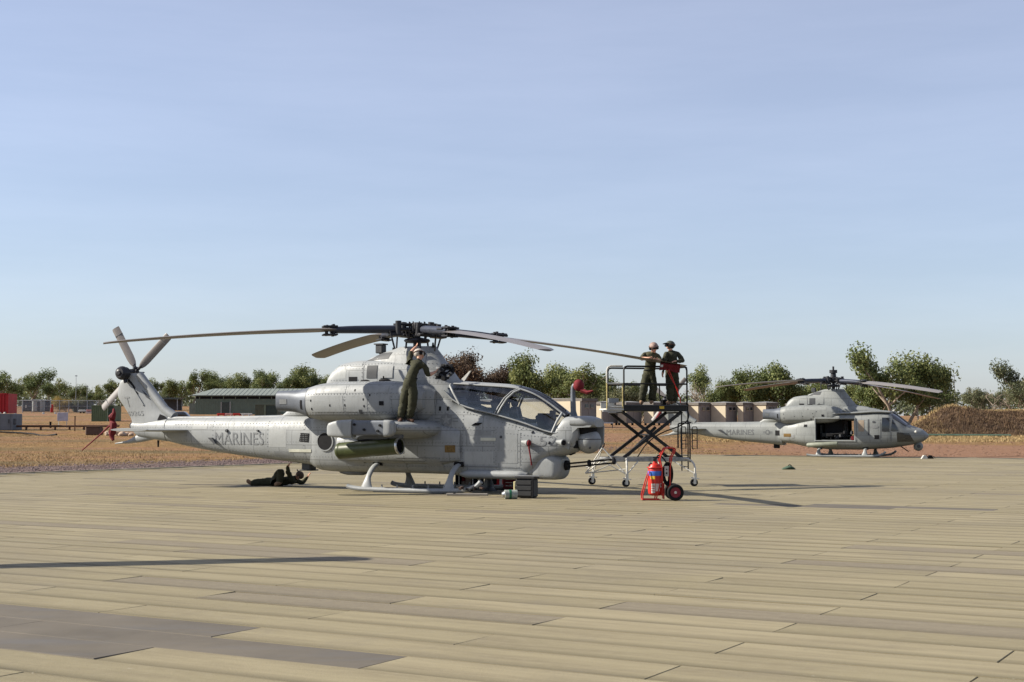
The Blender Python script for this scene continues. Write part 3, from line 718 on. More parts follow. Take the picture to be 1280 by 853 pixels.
    # stub wings with tip stations
    for s in (-1, 1):
        D = Matrix.Diagonal((1, s, 1, 1))
        mb = MB(); mb.loft([(.45, .30, .78, 1.26, 1.74, 2.3), (1.0, .24, .70, 1.30, 1.73, 2.3), (1.6, .0, .54, 1.40, 1.69, 2.4), (1.72, -.05, .48, 1.46, 1.65, 2.4)], 'y', n=32, sub=4, M=D)
        wg = mb.build('stub_wing', PAINT, root)
        mb = MB(); mb.loft([(-1.40, s*1.80, .07, 1.38, 1.60, 4), (-1.34, s*1.80, .11, 1.34, 1.66, 5), (-.95, s*1.80, .12, 1.31, 1.73, 5), (-.70, s*1.80, .13, 1.31, 1.74, 6)], n=24, sub=3); a1 = mb.build('tip_station_tail', PAINT2, wg)
        mb = MB(); mb.loft([(-.71, s*1.79, .10, 1.36, 1.72, 6), (.19, s*1.79, .10, 1.36, 1.72, 6)], n=20, sub=3); mb.build('tip_launch_rail', DUCT, wg)
        mb = MB(); mb.loft([(.18, s*1.80, .13, 1.33, 1.73, 6), (.33, s*1.80, .12, 1.35, 1.72, 4.5), (.42, s*1.80, .06, 1.43, 1.66, 3)], n=24, sub=3); mb.build('tip_station_nose', PAINT2, wg)
        for x, z in ((-.62, 1.62), (.08, 1.60), (-.35, 1.5), (.02, 1.47)): mb = MB(); mb.cyl((x, s*1.87, z), (x, s*1.93, z), .03, n=10); mb.build('rail_bolt', BLACK, wg)
        # underwing pylon and rocket pod
        mb = MB(); mb.loft([(-.95, s*1.42, .05, 1.28, 1.46, 3), (-.75, s*1.42, .07, 1.24, 1.50, 3), (.25, s*1.42, .07, 1.24, 1.52, 3), (.42, s*1.42, .04, 1.30, 1.48, 3)], n=16, sub=3); mb.build('wing_pylon', DUCT, wg)
        M = TR(-1.36, s*1.44, .985) @ RY(R(-4.4)) @ RY(R(90)); L = 1.72
        pod = MB(); pod.lathe([(.001, 0.), (.155, 0.), (.185, .03), (.195, .06), (.197, .09), (.192, .11), (.195, .14), (.195, L-.1), (.200, L-.08), (.200, L-.03), (.19, L), (.165, L), (.165, L-.05), (.001, L-.05)], M, 36)
        po = pod.build('rocket_pod', OLIVE, wg)
        b = MB(); b.lathe([(.168, L-.03), (.168, L+.012), (.198, L+.012), (.206, L-.02), (.198, L-.05)], M, 36); b.build('pod_rim', STEEL, po)
        b = MB(); b.lathe([(.001, L-.035), (.167, L-.035), (.167, L-.06)], M, 36)
        for k in range(19):
            if k == 0: q = (0, 0)
            elif k < 7: q = (.065*math.cos(k*math.pi/3), .065*math.sin(k*math.pi/3))
            else: q = (.128*math.cos(k*math.pi/6), .128*math.sin(k*math.pi/6))
            b.lathe([(.027, L-.04), (.027, L-.012), (.021, L-.012), (.021, L-.04)], M @ TR(q[0], q[1], 0), 10)
        b.build('launch_tubes', BLACK, po)
        b = MB(); b.tube([(-.9, s*1.44, 1.2), (-.55, s*1.5, 1.26), (-.2, s*1.45, 1.22), (.1, s*1.5, 1.28)], .02, 6, smooth=2)
        for x in (-.75, -.3, .0): b.box((x, s*1.44, 1.215+.03*(x+1)), (.09, .07, .06), None, .01)
        b.build('pod_bracket', BLACK, wg)
    skids(root, -.78, 1.45, 2.30, -1.32)
    fin_and_tail(root)
    tail_rotor(root, (-9.10, .45, 3.06), [(123, .05, 1.50), (-57, .05, 1.50), (41, -.05, 1.50), (-139, -.05, 1.50)], (-9.0, -.12, 3.02))
    # side markings and fittings
    letters(T, 'MARINES', rect(-5.82, -4.22, 1.10, 1.42), 'lettering', MARK, bo)
    letters(T, '5', rect(3.50, 3.68, 1.12, 1.35), 'lettering', MARK, f); letters(T, '2', rect(3.74, 3.91, 1.14, 1.36), 'lettering', MARK, f)
    star(T, 1.12, 1.73, .155, f)
    panel(T, rect(-7.02, -6.6, 1.395, 1.41), 'stencil_line', MARK2, bo, .004, 3, 1); letters(T, 'DANGER', rect(-6.98, -6.66, 1.44, 1.49), 'lettering', MARK2, bo)
    panel(T, [(-3.08, 1.20), (-2.80, 1.18), (-2.78, 1.40), (-3.04, 1.41)], 'vent_grille', BLACK, bo, .012, 4, 4)
    vg = MB()
    for i in range(5):
        for j in range(4):
            p, n = hit(T, -3.03+i*.05, 1.23+j*.045); vg.box(p+n*.016, (.02, .012, .02))
    vg.build('grille_mesh', MARK, bo)
    panel(T, rect(-3.42, -2.72, .93, 1.00, .0), 'formation_light', mat('pale_formation_strip', (.5, .5, .42), .5), bo, .012, 5, 2)
    panel(T, rect(2.03, 2.42, 1.24, 1.31), 'formation_light', MATS['pale_formation_strip'], f, .02, 4, 2)
    panel(T, rect(-2.50, -2.04, .98, 1.42), 'exhaust_port', BLACK, f, .015, 8, 8, True)
    er = MB()
    for k in range(24):
        a = 2*math.pi*k/24; p, n = hit(T, -2.27+.235*math.cos(a), 1.20+.225*math.sin(a)); er.box(p+n*.006, (.03, .04, .085), RY(-a))
    er.build('port_rim', PAINT2, f)
    panel(T, rect(1.15, 1.40, .96, 1.13), 'brass_grille', mat('brass_mesh', (.16, .10, .035), .5, .5, .5, 30), f, .012, 3, 3)
    for i in range(3): panel(T, rect(1.48, 1.53, .96+i*.065, 1.0+i*.065), 'rivet_plate', MARK, f, .008, 1, 1)
    panel(T, rect(-.2, 1.02, .82, .835), 'seam', MARK, f, .006, 6, 1)
    panel(T, rect(.02, .06, .5, 1.4), 'seam', MARK, f, .004, 1, 6)
    panel(T, [(1.5, .62), (3.0, .60), (3.0, .63), (1.5, .65)], 'seam', MARK, f, .006, 6, 1)
    panel(T, rect(3.02, 3.04, .5, 1.6), 'seam', MARK, f, .004, 1, 6)
    panel(T, rect(2.4, 2.97, .72, 1.5), 'access_door', PAINT2, f, .005, 6, 6)
    panel(T, rect(.6, 1.0, .5, .8), 'access_door', PAINT2, f, .007, 4, 4)
    panel(T, rect(1.78, 1.96, 1.60, 1.66, .1), 'door_handle', BLACK, f, .02, 3, 1)
    panel(T2, rect(.92, .97, 1.95, 2.05), 'latch', BLACK, f, .012, 1, 1); panel(T2, rect(1.12, 1.17, 1.95, 2.05), 'latch', BLACK, f, .012, 1, 1)
    for x, z, r_ in ((-5.42, 1.46, .045), (-4.4, 1.46, .03)): 
        p, n = hit(T, x, z); b = MB(); b.cyl(p-n*.01, p+n*.05, r_, r_*.8, 12); b.build('position_lamp', DARKG, bo)
    b = MB(); b.prism([(-6.0, 1.28), (-5.86, 1.28), (-5.74, 1.12), (-5.8, 1.12), (-5.95, 1.24)], -.42, -.36); b.build('blade_antenna', DARKG, bo)
    for x, z, c_ in ((3.22, 1.20, True), (4.06, 1.21, False)):
        p, n = hit(T, x-.05, z); b = MB(); b.cyl((x-.22, p.y+.05, z+.03), (x+.08, p.y-.10, z-.01), .015, .085, 14); k_ = b.build('sensor_cone', PAINT2, f)
        b = MB()
        if c_:
            b.sphere((x+.09, p.y-.11, z-.01), .07, 12, 8, (.7, 1, 1)); b.tube([(x+.10, p.y-.15, z-.08), (x+.14, p.y-.13, z-.35), (x+.15, p.y-.10, z-.52)], [.02, .016, .018], 6); b.build('red_streamer_cover', REDC, k_)
        else:
            b.cyl((x+.081, p.y-.10, z-.01), (x+.09, p.y-.105, z-.01), .06, n=14); b.build('sensor_lens', BLACK, k_)
    for x, z in ((2.55, 1.33), (3.32, 1.44), (3.75, 1.20)):
        p, n = hit(T, x, z); b = MB(); b.sphere(p, .035, 8, 6); b.build('fitting', DARKG, f)
    fasteners(T, [(-2.4, 1.62, -.5, 1.62), (1.5, 1.52, 3.9, 1.30), (1.55, 1.92, 3.75, 1.36), (-2.4, .62, 3.0, .62), (1.5, 1.02, 3.7, 1.0), (.02, .5, .02, 1.2), (1.55, .6, 1.55, 2.0), (2.42, .6, 2.42, 1.5), (3.04, .6, 3.04, 1.6), (.62, .5, .62, 1.2), (-1.1, .5, -1.1, 1.2), (.7, 1.9, 1.05, 2.35), (3.9, 1.0, 3.95, 1.7), (.85, 1.2, 1.5, 1.2)], f)
    fasteners([bt], [(-7.2, 1.62, -3.0, 1.66), (-7.0, 1.12, -2.9, .72), (-5.9, 1.0, -5.9, 1.7), (-4.1, .85, -4.1, 1.7), (-2.95, .7, -2.95, 1.7), (-6.8, 1.1, -6.8, 1.7)], bo, .1)
    fasteners(ct, [(-2.2, 2.72, -1.3, 2.72), (-2.1, 3.08, -.5, 3.12), (-1.28, 2.7, -1.28, 3.1), (.0, 2.75, .95, 2.75), (-.2, 3.1, .75, 3.1), (-.2, 3.4, .5, 3.4), (.35, 2.75, .2, 3.4)], root)
    fasteners([nt_], [(-2.4, 2.36, .3, 2.36), (-2.4, 1.88, .3, 1.88), (-1.32, 1.85, -1.32, 2.55), (-.65, 1.85, -.65, 2.55), (-.02, 1.85, -.02, 2.55)], root)
    PL_ = heli_paint('touched_up_light_paint', (.275, .285, .28), False); PD_ = heli_paint('touched_up_dark_paint', (.185, .195, .20), False)
    for cs, m_, tr_, pa in ((rect(-6.6, -6.1, 1.5, 1.66), PL_, [bt], bo), (rect(-4.05, -3.5, 1.05, 1.5), PL_, [bt], bo), (rect(-3.9, -3.3, .8, .95), PD_, [bt], bo), (rect(-1.7, -1.15, .6, .9), PD_, T, f), (rect(.68, 1.05, 1.25, 1.55), PD_, T, f), (rect(1.6, 2.35, .68, .98), PL_, T, f), (rect(1.62, 2.3, 1.36, 1.5), PD_, T, f), (rect(2.5, 2.9, 1.1, 1.35), PL_, T, f), (rect(3.1, 3.5, .95, 1.1), PD_, T, f), (rect(-2.05, -1.75, 2.76, 3.0), PL_, ct, root), (rect(.3, .62, 2.55, 2.7), PD_, ct, root), (rect(-.1, .3, 3.15, 3.38), PD_, ct, root)):
        panel(tr_, cs, 'access_panel', m_, pa, .003, 5, 5)
    # air data probe with red cover
    b = MB(); b.tube([(4.20, -.05, 1.74), (4.19, -.05, 2.0), (4.18, -.05, 2.42), (4.20, -.05, 2.52), (4.26, -.06, 2.55)], [.10, .065, .055, .055, .05], 12, smooth=1); ap = b.build('air_data_mast', DUCT, root)
    b = MB(); b.sphere((4.34, -.08, 2.53), .15, 14, 10, (.85, .8, .95)); b.tube([(4.42, -.1, 2.42), (4.58, -.12, 2.36), (4.72, -.14, 2.40)], [.06, .05, .02], 6); b.build('red_cloth_cover', REDC, ap)
    cone_spike(root, (1.30, -.08, 2.72))
    b = MB(); b.prism([(4.0, .93), (4.1, .9), (4.22, .95), (4.2, 1.0)], -.03, .03); b.build('belly_antenna', BLACK, root)
    b = MB(); b.box((-3.13, 0, .60), (.26, .3, .26), None, .02); b.box((-3.13, 0, .465), (.36, .36, .03), None, .01); b.build('countermeasure_box', DARKG, root)
    b = MB(); b.loft([(-2.12, -.05, .12, .40, .55, 2.4), (-1.9, -.05, .2, .36, .55, 2.6), (-1.5, -.05, .18, .36, .55, 2.6), (-1.38, -.05, .1, .42, .55, 2.4)], n=16, sub=2); b.build('belly_radome', DUCT, root)
    # open access hatch and equipment by the pylon
    panel(T2, rect(.74, 1.02, 2.72, 3.02), 'open_bay', BLACK, root, .01, 4, 4)
    b = MB()
    random.seed(4)
    for i in range(16):
        x = .74+random.random()*.28; z = 2.74+random.random()*.3; p, n = hit(T2, x, z); b.mat(random.choice([HUBM, STEEL, DARKG, BLACK])).box(p+n*(.02+.05*random.random()), (.05+.08*random.random(), .08, .04+.06*random.random()), RY(random.random()), .008)
    b.build('exposed_equipment', None, root)
    b = MB(); b.cyl((1.02, -.56, 2.72), (1.02, -.44, 2.72), .055, n=14); b.build('hole_cover', BLACK, root)
    # hot box behind rotor, on the aft pylon
    b = MB(); b.box((-1.02, -.02, 3.50), (.20, .22, .22), None, .02); b.box((-1.02, -.02, 3.62), (.26, .26, .03)); b.cyl((-1.02, 0, 3.2), (-1.02, 0, 3.45), .05, n=8); b.build('warning_sensor', DARKG, root)
    b = MB(); b.cyl((.5, -.1, 3.5), (.5, -.1, 3.62), .035, .02, n=8); b.cyl((-.6, -.1, 3.42), (-.6, -.1, 3.52), .04, n=8); b.build('beacon', BLACK, root)
    # red cloth cover and strap on the tail bumper
    b = MB()
    random.seed(2)
    pts = []
    for i in range(9):
        t = i/8; pts.append((-9.33+.05*math.sin(i*1.7), -.22+.03*math.cos(i*2), 2.05-.85*t))
    b.tube(pts, [.03, .05, .10, .07, .10, .09, .11, .07, .04], 9)
    b.tube([(-9.4, -.25, 1.6), (-9.65, -.35, 1.35), (-9.95, -.5, 1.05), (-10.1, -.55, .92)], [.03, .022, .018, .018], 6)
    b.build('red_cloth_cover', REDC, root)
    rotor(root, (0, 0, 3.96), [(196+25.3, .9, 1), (117+25.3, .2, 4), (294.8+25.3, 4.1, -3), (22+25.3, 3.4, 0)])
    return root
viper = make_viper()

# ------------------------------------------------------------------ utility helicopter
PAINT_V, PAINT2_V, MARK_V = PAINT, PAINT2, MARK
MARK = mat('dark_grey_marking', (.105, .11, .113), .7, 0, .18, 9)
PAINT = heli_paint('darker_weathered_grey_paint', (.195, .205, .198)); PAINT2 = heli_paint('darker_plain_grey_paint', (.19, .20, .194), False)
def make_utility():
    root = thing('utility_helicopter', 'smaller grey utility helicopter with open side door, parked behind to the right', 'helicopter', (16.5, 73.0, 0), R(-26))
    bo, bmb = boom(root, 1.77)
    def door(c): return not (-.62 < c.x < 1.30 and .84 < c.z < 1.93 and abs(c.y) > .9)
    fu = MB()
    fu.loft([(-2.9, 0, .50, .66, 1.85, 2.8), (-2.6, 0, .66, .70, 1.84, 2.8), (-2.1, 0, .98, .66, 1.86, 3.0), (-1.4, 0, 1.2, .52, 1.98, 3.4), (-.65, 0, 1.28, .42, 2.12, 3.8), (.2, 0, 1.30, .37, 2.24, 4), (1.3, 0, 1.30, .37, 2.28, 4), (2.2, 0, 1.27, .42, 2.29, 4),
             (2.9, 0, 1.14, .47, 2.27, 3.6), (3.1, 0, 1.08, .50, 2.16, 3.4), (3.45, 0, .98, .56, 1.90, 3.2), (3.8, 0, .84, .62, 1.62, 3.0), (4.1, 0, .68, .70, 1.52, 2.8), (4.4, 0, .5, .80, 1.40, 2.6), (4.6, 0, .32, .92, 1.24, 2.4), (4.70, 0, .12, 1.02, 1.14, 2.2)], n=72, sub=8, keep=door)
    f = fu.build('fuselage', PAINT, root); T = [fu.bvh(), bmb.bvh()]
    # fuller hull for projecting (door hole closed)
    inn = MB(); inn.box((.34, 0, .82), (2.1, 2.4, .05)); inn.box((.34, 0, 1.98), (2.1, 2.4, .05)); inn.box((-.70, 0, 1.4), (.05, 2.4, 1.2)); inn.box((1.38, .3, 1.4), (.05, 1.7, 1.2)); inn.box((.0, 1.15, 1.4), (1.3, .05, 1.2)); inn.box((.1, .1, 1.4), (.9, 1.2, 1.1))
    inn.build('cabin_lining', BLACK, root)
    random.seed(7); s_ = MB()
    for x, y in ((-.3, -.5), (-.3, .3), (.4, .6), (.9, -.3)):
        s_.box((x, y, 1.05), (.5, .5, .08), None, .02); s_.box((x-.2, y, 1.35), (.08, .5, .55), None, .02)
        for q in (-.2, .2): s_.cyl((x+q, y-.2, .85), (x+q, y-.2, 1.05), .02, n=6)
    s_.build('cabin_seats', SEAT, root)
    s_ = MB()
    for k in range(14): s_.mat(random.choice([DARKG, HUBM, SEAT])).box((-.5+random.random()*1.7, -.95+random.random()*.3, .9+random.random()*.35), (.1+.15*random.random(), .15, .1+.15*random.random()), RZ(random.random()), .02)
    s_.build('cabin_equipment', None, root, 35, 'stuff')
    s_ = MB(); s_.box((1.15, -.9, .95), (.16, .16, .2), None, .02); s_.build('red_bag', REDC, root)
    g = MB(); g.cyl((.1, -1.15, 1.15), (.75, -1.3, 1.2), .035, n=8); g.box((.05, -1.1, 1.12), (.35, .14, .16), None, .02); g.cyl((.1, -1.1, .85), (.1, -1.1, 1.12), .03, n=8); g.build('door_gun', BLACK, root)
    # door frame, track, sill
    for nm, b_ in (('door_frame', [((.34, -1.235, 1.955), (2.06, .09, .07)), ((-.67, -1.225, 1.38), (.07, .09, 1.2)), ((1.35, -1.255, 1.38), (.07, .09, 1.2)), ((.34, -1.262, .82), (2.06, .07, .06))]),):
        mb = MB()
        for c, d in b_: mb.box(c, d, None, .015)
        mb.build(nm, PAINT2, f)
    mb = MB(); mb.loft([(-.95, 0, 1.08, 2.02, 2.14, 3), (-.5, 0, 1.2, 2.1, 2.24, 3), (1.3, 0, 1.22, 2.15, 2.30, 3), (2.4, 0, 1.1, 2.2, 2.36, 3), (3.0, 0, .95, 2.2, 2.31, 3)], n=32, sub=3); mb.build('cabin_roof', PAINT2, f)
    ct = cowl_pylon(root, -.08, .6, True)
    mb = MB(); mb.loft([(.6, 0, .56, 2.15, 2.62, 2.6), (1.3, 0, .52, 2.15, 2.55, 2.6), (2.1, 0, .40, 2.15, 2.45, 2.6), (2.5, 0, .2, 2.15, 2.34, 2.6)], n=24, sub=3); mb.build('forward_cowling', PAINT2, root)
    nacelle(root, -1, -.03); nacelle(root, 1, -.03)
    # windows
    def fp(cs, nm, m, off=.012, nu=5, nv=5, rnd=False): return panel(T, cs, nm, m, f, off, nu, nv, rnd)
    fp(rect(2.66, 3.00, 1.30, 1.98), 'door_window', GLASSD); fp([(3.08, 1.32), (3.42, 1.32), (3.36, 1.50), (3.12, 1.92)], 'quarter_window', GLASSD)
    fp(rect(1.52, 1.80, 1.30, 1.86), 'cabin_window', mat('tan_window', (.25, .2, .15), .2)); fp(rect(1.98, 2.06, 1.1, 1.9), 'door_seam', DARKG, .006, 1, 5)
    fp(rect(2.30, 2.52, .92, 1.12), 'foot_vent', BLACK); fp(rect(2.20, 2.35, 1.72, 1.82), 'unit_badge', DARKG, .014, 3, 3, True)
    fp(rect(2.12, 2.5, 1.45, 1.62), 'unit_crest', MARK2, .009, 4, 3, True)
    fp([(3.35, .78), (4.12, .80), (3.9, 1.22), (3.35, 1.26)], 'chin_window', GLASSD, .01, 8, 5)
    fp(rect(2.58, 2.62, .80, 2.10), 'door_seam', MARK, .006, 1, 6); fp(rect(3.05, 3.08, .8, 1.28), 'door_seam', MARK, .006, 1, 4)
    fp(rect(1.42, 1.45, .6, 2.08), 'door_seam', MARK, .006, 1, 6)
    # windscreen: glass panel over the sloped front, both halves
    for s in (-1, 1):
        wn = MB(); vs = []
        for i in range(7):
            x = 2.98+(3.76-2.98)*i/6; zt = pchip([2.9, 3.1, 3.45, 3.8], [2.27, 2.16, 1.90, 1.62])(x); wd = pchip([2.9, 3.1, 3.45, 3.8], [1.14, 1.08, .98, .84])(x)
            for j in range(6):
                yy = (.05+(wd*.86-.05)*j/5); zz = zt-.02*0+.0+.012 - .16*((yy/wd)**6)*0; 
                k = (yy/wd); zz = zt-(zt-1.3)*(1-(1-k**3.3)**(1/3.3))+.014
                vs.append((x+.012, s*yy, zz))
        wn.add(vs, [(i*6+j, i*6+j+1, (i+1)*6+j+1, (i+1)*6+j) for i in range(6) for j in range(5)]); wn.build('windscreen', GLASSD, f, 60)
    wc = MB(); wc.tube([(2.95, 0, 2.32), (3.4, 0, 1.98), (3.8, 0, 1.66)], .03, 6); wc.build('windscreen_post', PAINT2, f)
    cone_spike(root, (2.95, 0, 2.33))
    wc = MB(); wc.prism([(3.2, .62), (3.32, .60), (3.75, .30), (3.7, .28)], -.02, .02); wc.build('wire_cutter', BLACK, root)
    p, n = hit(T, 4.2, 1.28); b = MB(); b.sphere(p, .07, 10, 8); b.build('landing_lamp', WHITEP, f)
    b = MB(); b.cyl((4.2, 0, .70), (4.2, 0, .82), .16, n=16); b.sphere((4.2, 0, .56), .235, 20, 14); tb = b.build('sensor_ball', PAINT2, root)
    b = MB(); b.cyl((4.25, -.19, .56), (4.27, -.245, .56), .09, n=14); b.build('ball_lens', DARKG, tb)
    b = MB(); M = TR(-1.02, -1.56, .60) @ RY(R(-3)) @ RY(R(90)); b.lathe([(.001, 0), (.08, .0), (.12, .06), (.12, 1.5), (.10, 1.56), (.001, 1.56)], M, 18); b.build('fuel_pod', mat('olive_grey_pod', (.17, .18, .14), .5), root)
    b = MB(); b.cyl((-.5, -1.2, .7), (-.5, -1.5, .62), .03, n=8); b.cyl((.3, -1.2, .7), (.3, -1.5, .66), .03, n=8); b.build('pod_strut', DARKG, root)
    skids(root, -.5, 1.82, 2.85, -1.1, 1.32, 1.0, .42)
    letters(T, 'MARINES', rect(-5.60, -4.08, 1.10, 1.38), 'lettering', MARK, bo)
    star(T, -3.34, 1.24, .13, bo)
    panel(T, rect(-2.93, -2.68, 1.08, 1.34), 'vent_grille', BLACK, bo, .012, 3, 3); fp(rect(-2.42, -1.98, 1.02, 1.18), 'brass_grille', MATS['brass_mesh'])
    fp(rect(-1.25, -1.08, 1.52, 1.64), 'vent_grille', BLACK); fp(rect(-1.95, -1.8, .95, 1.12), 'cap', MARK2)
    b = MB(); b.box((-3.0, 0, .56), (.26, .3, .3), None, .02); b.build('countermeasure_box', BLACK, root)
    b = MB(); b.prism([(-6.1, 1.36), (-5.9, 1.38), (-5.6, 1.12), (-5.66, 1.12), (-5.95, 1.3)], -.42, -.34); b.build('blade_antenna', DARKG, bo)
    fin_and_tail(root, -.06)
    tail_rotor(root, (-9.10, .45, 3.0), [(50, .05, 1.50), (-130, .05, 1.50), (140, -.05, 1.50), (-40, -.05, 1.50)], (-9.0, -.12, 2.96))
    b = MB(); b.box((-9.35, -.3, 2.25), (.12, .1, .75), RY(R(32)), .03); b.build('red_cloth_cover', REDC, root)
    b = MB(); b.box((-1.02, -.02, 3.42), (.20, .22, .22), None, .02); b.cyl((-1.02, 0, 3.1), (-1.02, 0, 3.35), .05, n=8); b.build('warning_sensor', DARKG, root)
    b = MB(); b.cyl((0, 0, 4.0), (0, 0, 4.28), .16, .13, n=16); b.cyl((0, 0, 4.28), (0, 0, 4.44), .20, .2, n=16); b.cyl((0, 0, 4.44), (0, 0, 4.62), .05, n=8); b.build('mast_head_unit', HUBM, root)
    rotor(root, (0, 0, 3.9), [(209+26, .7, 5), (118+26, .0, 4), (29.5+26, 4.0, 5), (299+26, 3.2, 8)])
    return root
utility = make_utility()
PAINT, PAINT2, MARK = PAINT_V, PAINT2_V, MARK_V

# neighbour on the same flight line, just outside the frame on the left: its rotor blade throws the long shadow on the mat
nb = copy_tree(viper); nb.location = (-14.05, 16.1, 0)
nb['label'] = 'grey attack helicopter parked nearest the camera on the left, rotor blade shading the matting'
for o in [x for x in bpy.data.objects if x.parent == nb and x.name.startswith('rotor_blade')]:
    o.matrix_basis = TR(0, 0, 3.96) @ RZ(R(-11.5)) @ TR(0, 0, -3.96) @ o.matrix_basis.copy()

# ------------------------------------------------------------------ apron of interlocking mats
UA = Vector((.866, -.5, 0)); VA = Vector((.5, .866, 0)); PL, PW = 3.60, .59
def mat_material():
    N = NT('mat_coating'); g = N.n('ShaderNodeNewGeometry')
    sx = N.n('ShaderNodeSeparateXYZ'); N.l(g.outputs['Position'], sx.inputs[0])
    u = N.math('SUBTRACT', N.math('MULTIPLY', sx.outputs[0], .866), N.math('MULTIPLY', sx.outputs[1], .5))
    v = N.math('ADD', N.math('MULTIPLY', sx.outputs[0], .5), N.math('MULTIPLY', sx.outputs[1], .866))
    row = N.math('FLOOR', N.math('DIVIDE', N.math('SUBTRACT', v, 9.47), PW))
    par = N.math('MODULO', N.math('ADD', row, 1000), 2)
    uu = N.math('DIVIDE', N.math('ADD', N.math('SUBTRACT', u, -3.82), N.math('MULTIPLY', par, PL/2)), PL)
    colm = N.math('FLOOR', uu)
    cb = N.n('ShaderNodeCombineXYZ'); N.l(row, cb.inputs[0]); N.l(colm, cb.inputs[1])
    wn = N.n('ShaderNodeTexWhiteNoise'); wn.noise_dimensions = '2D'; N.l(cb.outputs[0], wn.inputs['Vector'])
    fv = N.math('FRACT', N.math('DIVIDE', N.math('SUBTRACT', v, 9.47), PW))
    cuv = N.n('ShaderNodeCombineXYZ'); N.l(u, cuv.inputs[0]); N.l(v, cuv.inputs[1])
    cp = N.n('ShaderNodeCombineXYZ'); N.l(u, cp.inputs[0]); N.l(v, cp.inputs[1]); N.l(N.math('MULTIPLY', wn.outputs['Value'], 60), cp.inputs[2])
    st = N.noise(N.scale(cp.outputs[0], (.45, 3.0, 1)), 1.5, 5, .62)         # drawn-out wear along the mats
    bl = N.noise(cuv.outputs[0], .16, 5, .6); fine = N.noise(cuv.outputs[0], 9, 6, .75)
    base = N.mix(wn.outputs['Value'], (.202, .174, .106), (.248, .213, .134))
    base = N.mix(N.ramp(st, .42, .68, 0, .7), base, (.158, .134, .088))
    base = N.mix(N.ramp(bl, .5, .68, 0, .55), base, (.155, .135, .100))
    # a few panels with a mauve-brown coating
    sep = N.n('ShaderNodeSeparateColor'); N.l(wn.outputs['Color'], sep.inputs[0])
    base = N.mix(N.math('MULTIPLY', N.math('GREATER_THAN', sep.outputs[1], .93), .6), base, (.135, .115, .092))
    base = N.mix(N.ramp(fine, .45, .75, 0, .35), base, (.262, .228, .152))
    # dark gradient along the long hinge joints: panel shading painted into the colour
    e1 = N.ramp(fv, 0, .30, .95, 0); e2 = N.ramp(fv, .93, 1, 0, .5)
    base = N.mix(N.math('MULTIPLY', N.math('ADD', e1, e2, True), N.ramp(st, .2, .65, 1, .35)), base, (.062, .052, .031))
    sc = N.noise(N.scale(cp.outputs[0], (1.5, 5, 1)), 2.0, 6, .8)
    dg = N.noise(N.scale(cuv.outputs[0], (1, 1, 1)), .75, 6, .7, 1.2); base = N.mix(N.ramp(dg, .55, .72, 0, .45), base, (.150, .130, .098))
    base = N.mix(N.math('MULTIPLY', N.ramp(sc, .66, .72), N.ramp(bl, .35, .5)), base, (.36, .335, .28))
    # tyre tracks: long thin curved scuffs
    wv = N.n('ShaderNodeTexWave'); wv.wave_type = 'RINGS'; N.l(N.scale(cuv.outputs[0], (.12, .12, .12)), wv.inputs['Vector']); wv.inputs['Scale'].default_value = 5.5; wv.inputs['Distortion'].default_value = 1.4; wv.inputs['Detail'].default_value = 1
    base = N.mix(N.math('MULTIPLY', N.ramp(wv.outputs['Fac'], .985, 1.), N.ramp(bl, .45, .6, 0, .4)), base, (.11, .097, .072))
    N.l(base, N.b.inputs['Base Color']); N.l(N.ramp(st, .3, .7, .62, .78), N.b.inputs['Roughness'])
    N.b.inputs['Specular IOR Level'].default_value = .08
    bn = N.n('ShaderNodeBump'); bn.inputs['Strength'].default_value = .35; bn.inputs['Distance'].default_value = .01
    N.l(N.noise(cuv.outputs[0], 45, 4, .7), bn.inputs['Height']); N.l(bn.outputs[0], N.b.inputs['Normal'])
    return N.m
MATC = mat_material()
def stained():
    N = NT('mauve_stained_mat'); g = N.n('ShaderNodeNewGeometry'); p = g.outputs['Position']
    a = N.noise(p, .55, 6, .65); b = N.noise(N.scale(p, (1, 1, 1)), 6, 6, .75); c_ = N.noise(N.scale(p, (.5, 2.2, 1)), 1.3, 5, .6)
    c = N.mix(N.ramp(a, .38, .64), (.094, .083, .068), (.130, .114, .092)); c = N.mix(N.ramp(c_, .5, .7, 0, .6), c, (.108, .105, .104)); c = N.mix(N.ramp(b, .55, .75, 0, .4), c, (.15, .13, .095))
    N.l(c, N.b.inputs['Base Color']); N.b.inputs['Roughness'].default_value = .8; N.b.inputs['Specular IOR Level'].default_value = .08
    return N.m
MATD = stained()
MATG = mat('blue_grey_stained_mat', (.185, .178, .172), .7, 0, .2, 2.3, .25, 50)
def project(p):
    P = R(3.395); dz = p[2]-1.6; f = p[1]*math.cos(P)+dz*math.sin(P); up = -p[1]*math.sin(P)+dz*math.cos(P)
    return 640+1778*p[0]/f, 426.5-1778*up/f
def inpoly(x, y, poly):
    r = False; j = len(poly)-1
    for i in range(len(poly)):
        if (poly[i][1] > y) != (poly[j][1] > y) and x < (poly[j][0]-poly[i][0])*(y-poly[i][1])/(poly[j][1]-poly[i][1])+poly[i][0]: r = not r
        j = i
    return r
def world(u, v, z=0): return UA*u+VA*v+Vector((0, 0, z))
apron = MB()
def uvq(u0, u1, v0, v1, z): return [tuple(world(a, b, z)) for a, b in ((u0, v0), (u1, v0), (u1, v1), (u0, v1))]
apron.add(uvq(-38.7, 60, -30, 73, -.030), [(0, 1, 2, 3)])
apron_o = apron.build('apron', mat('dark_joint_earth', (.05, .042, .03), .9), None, 0, 'structure')
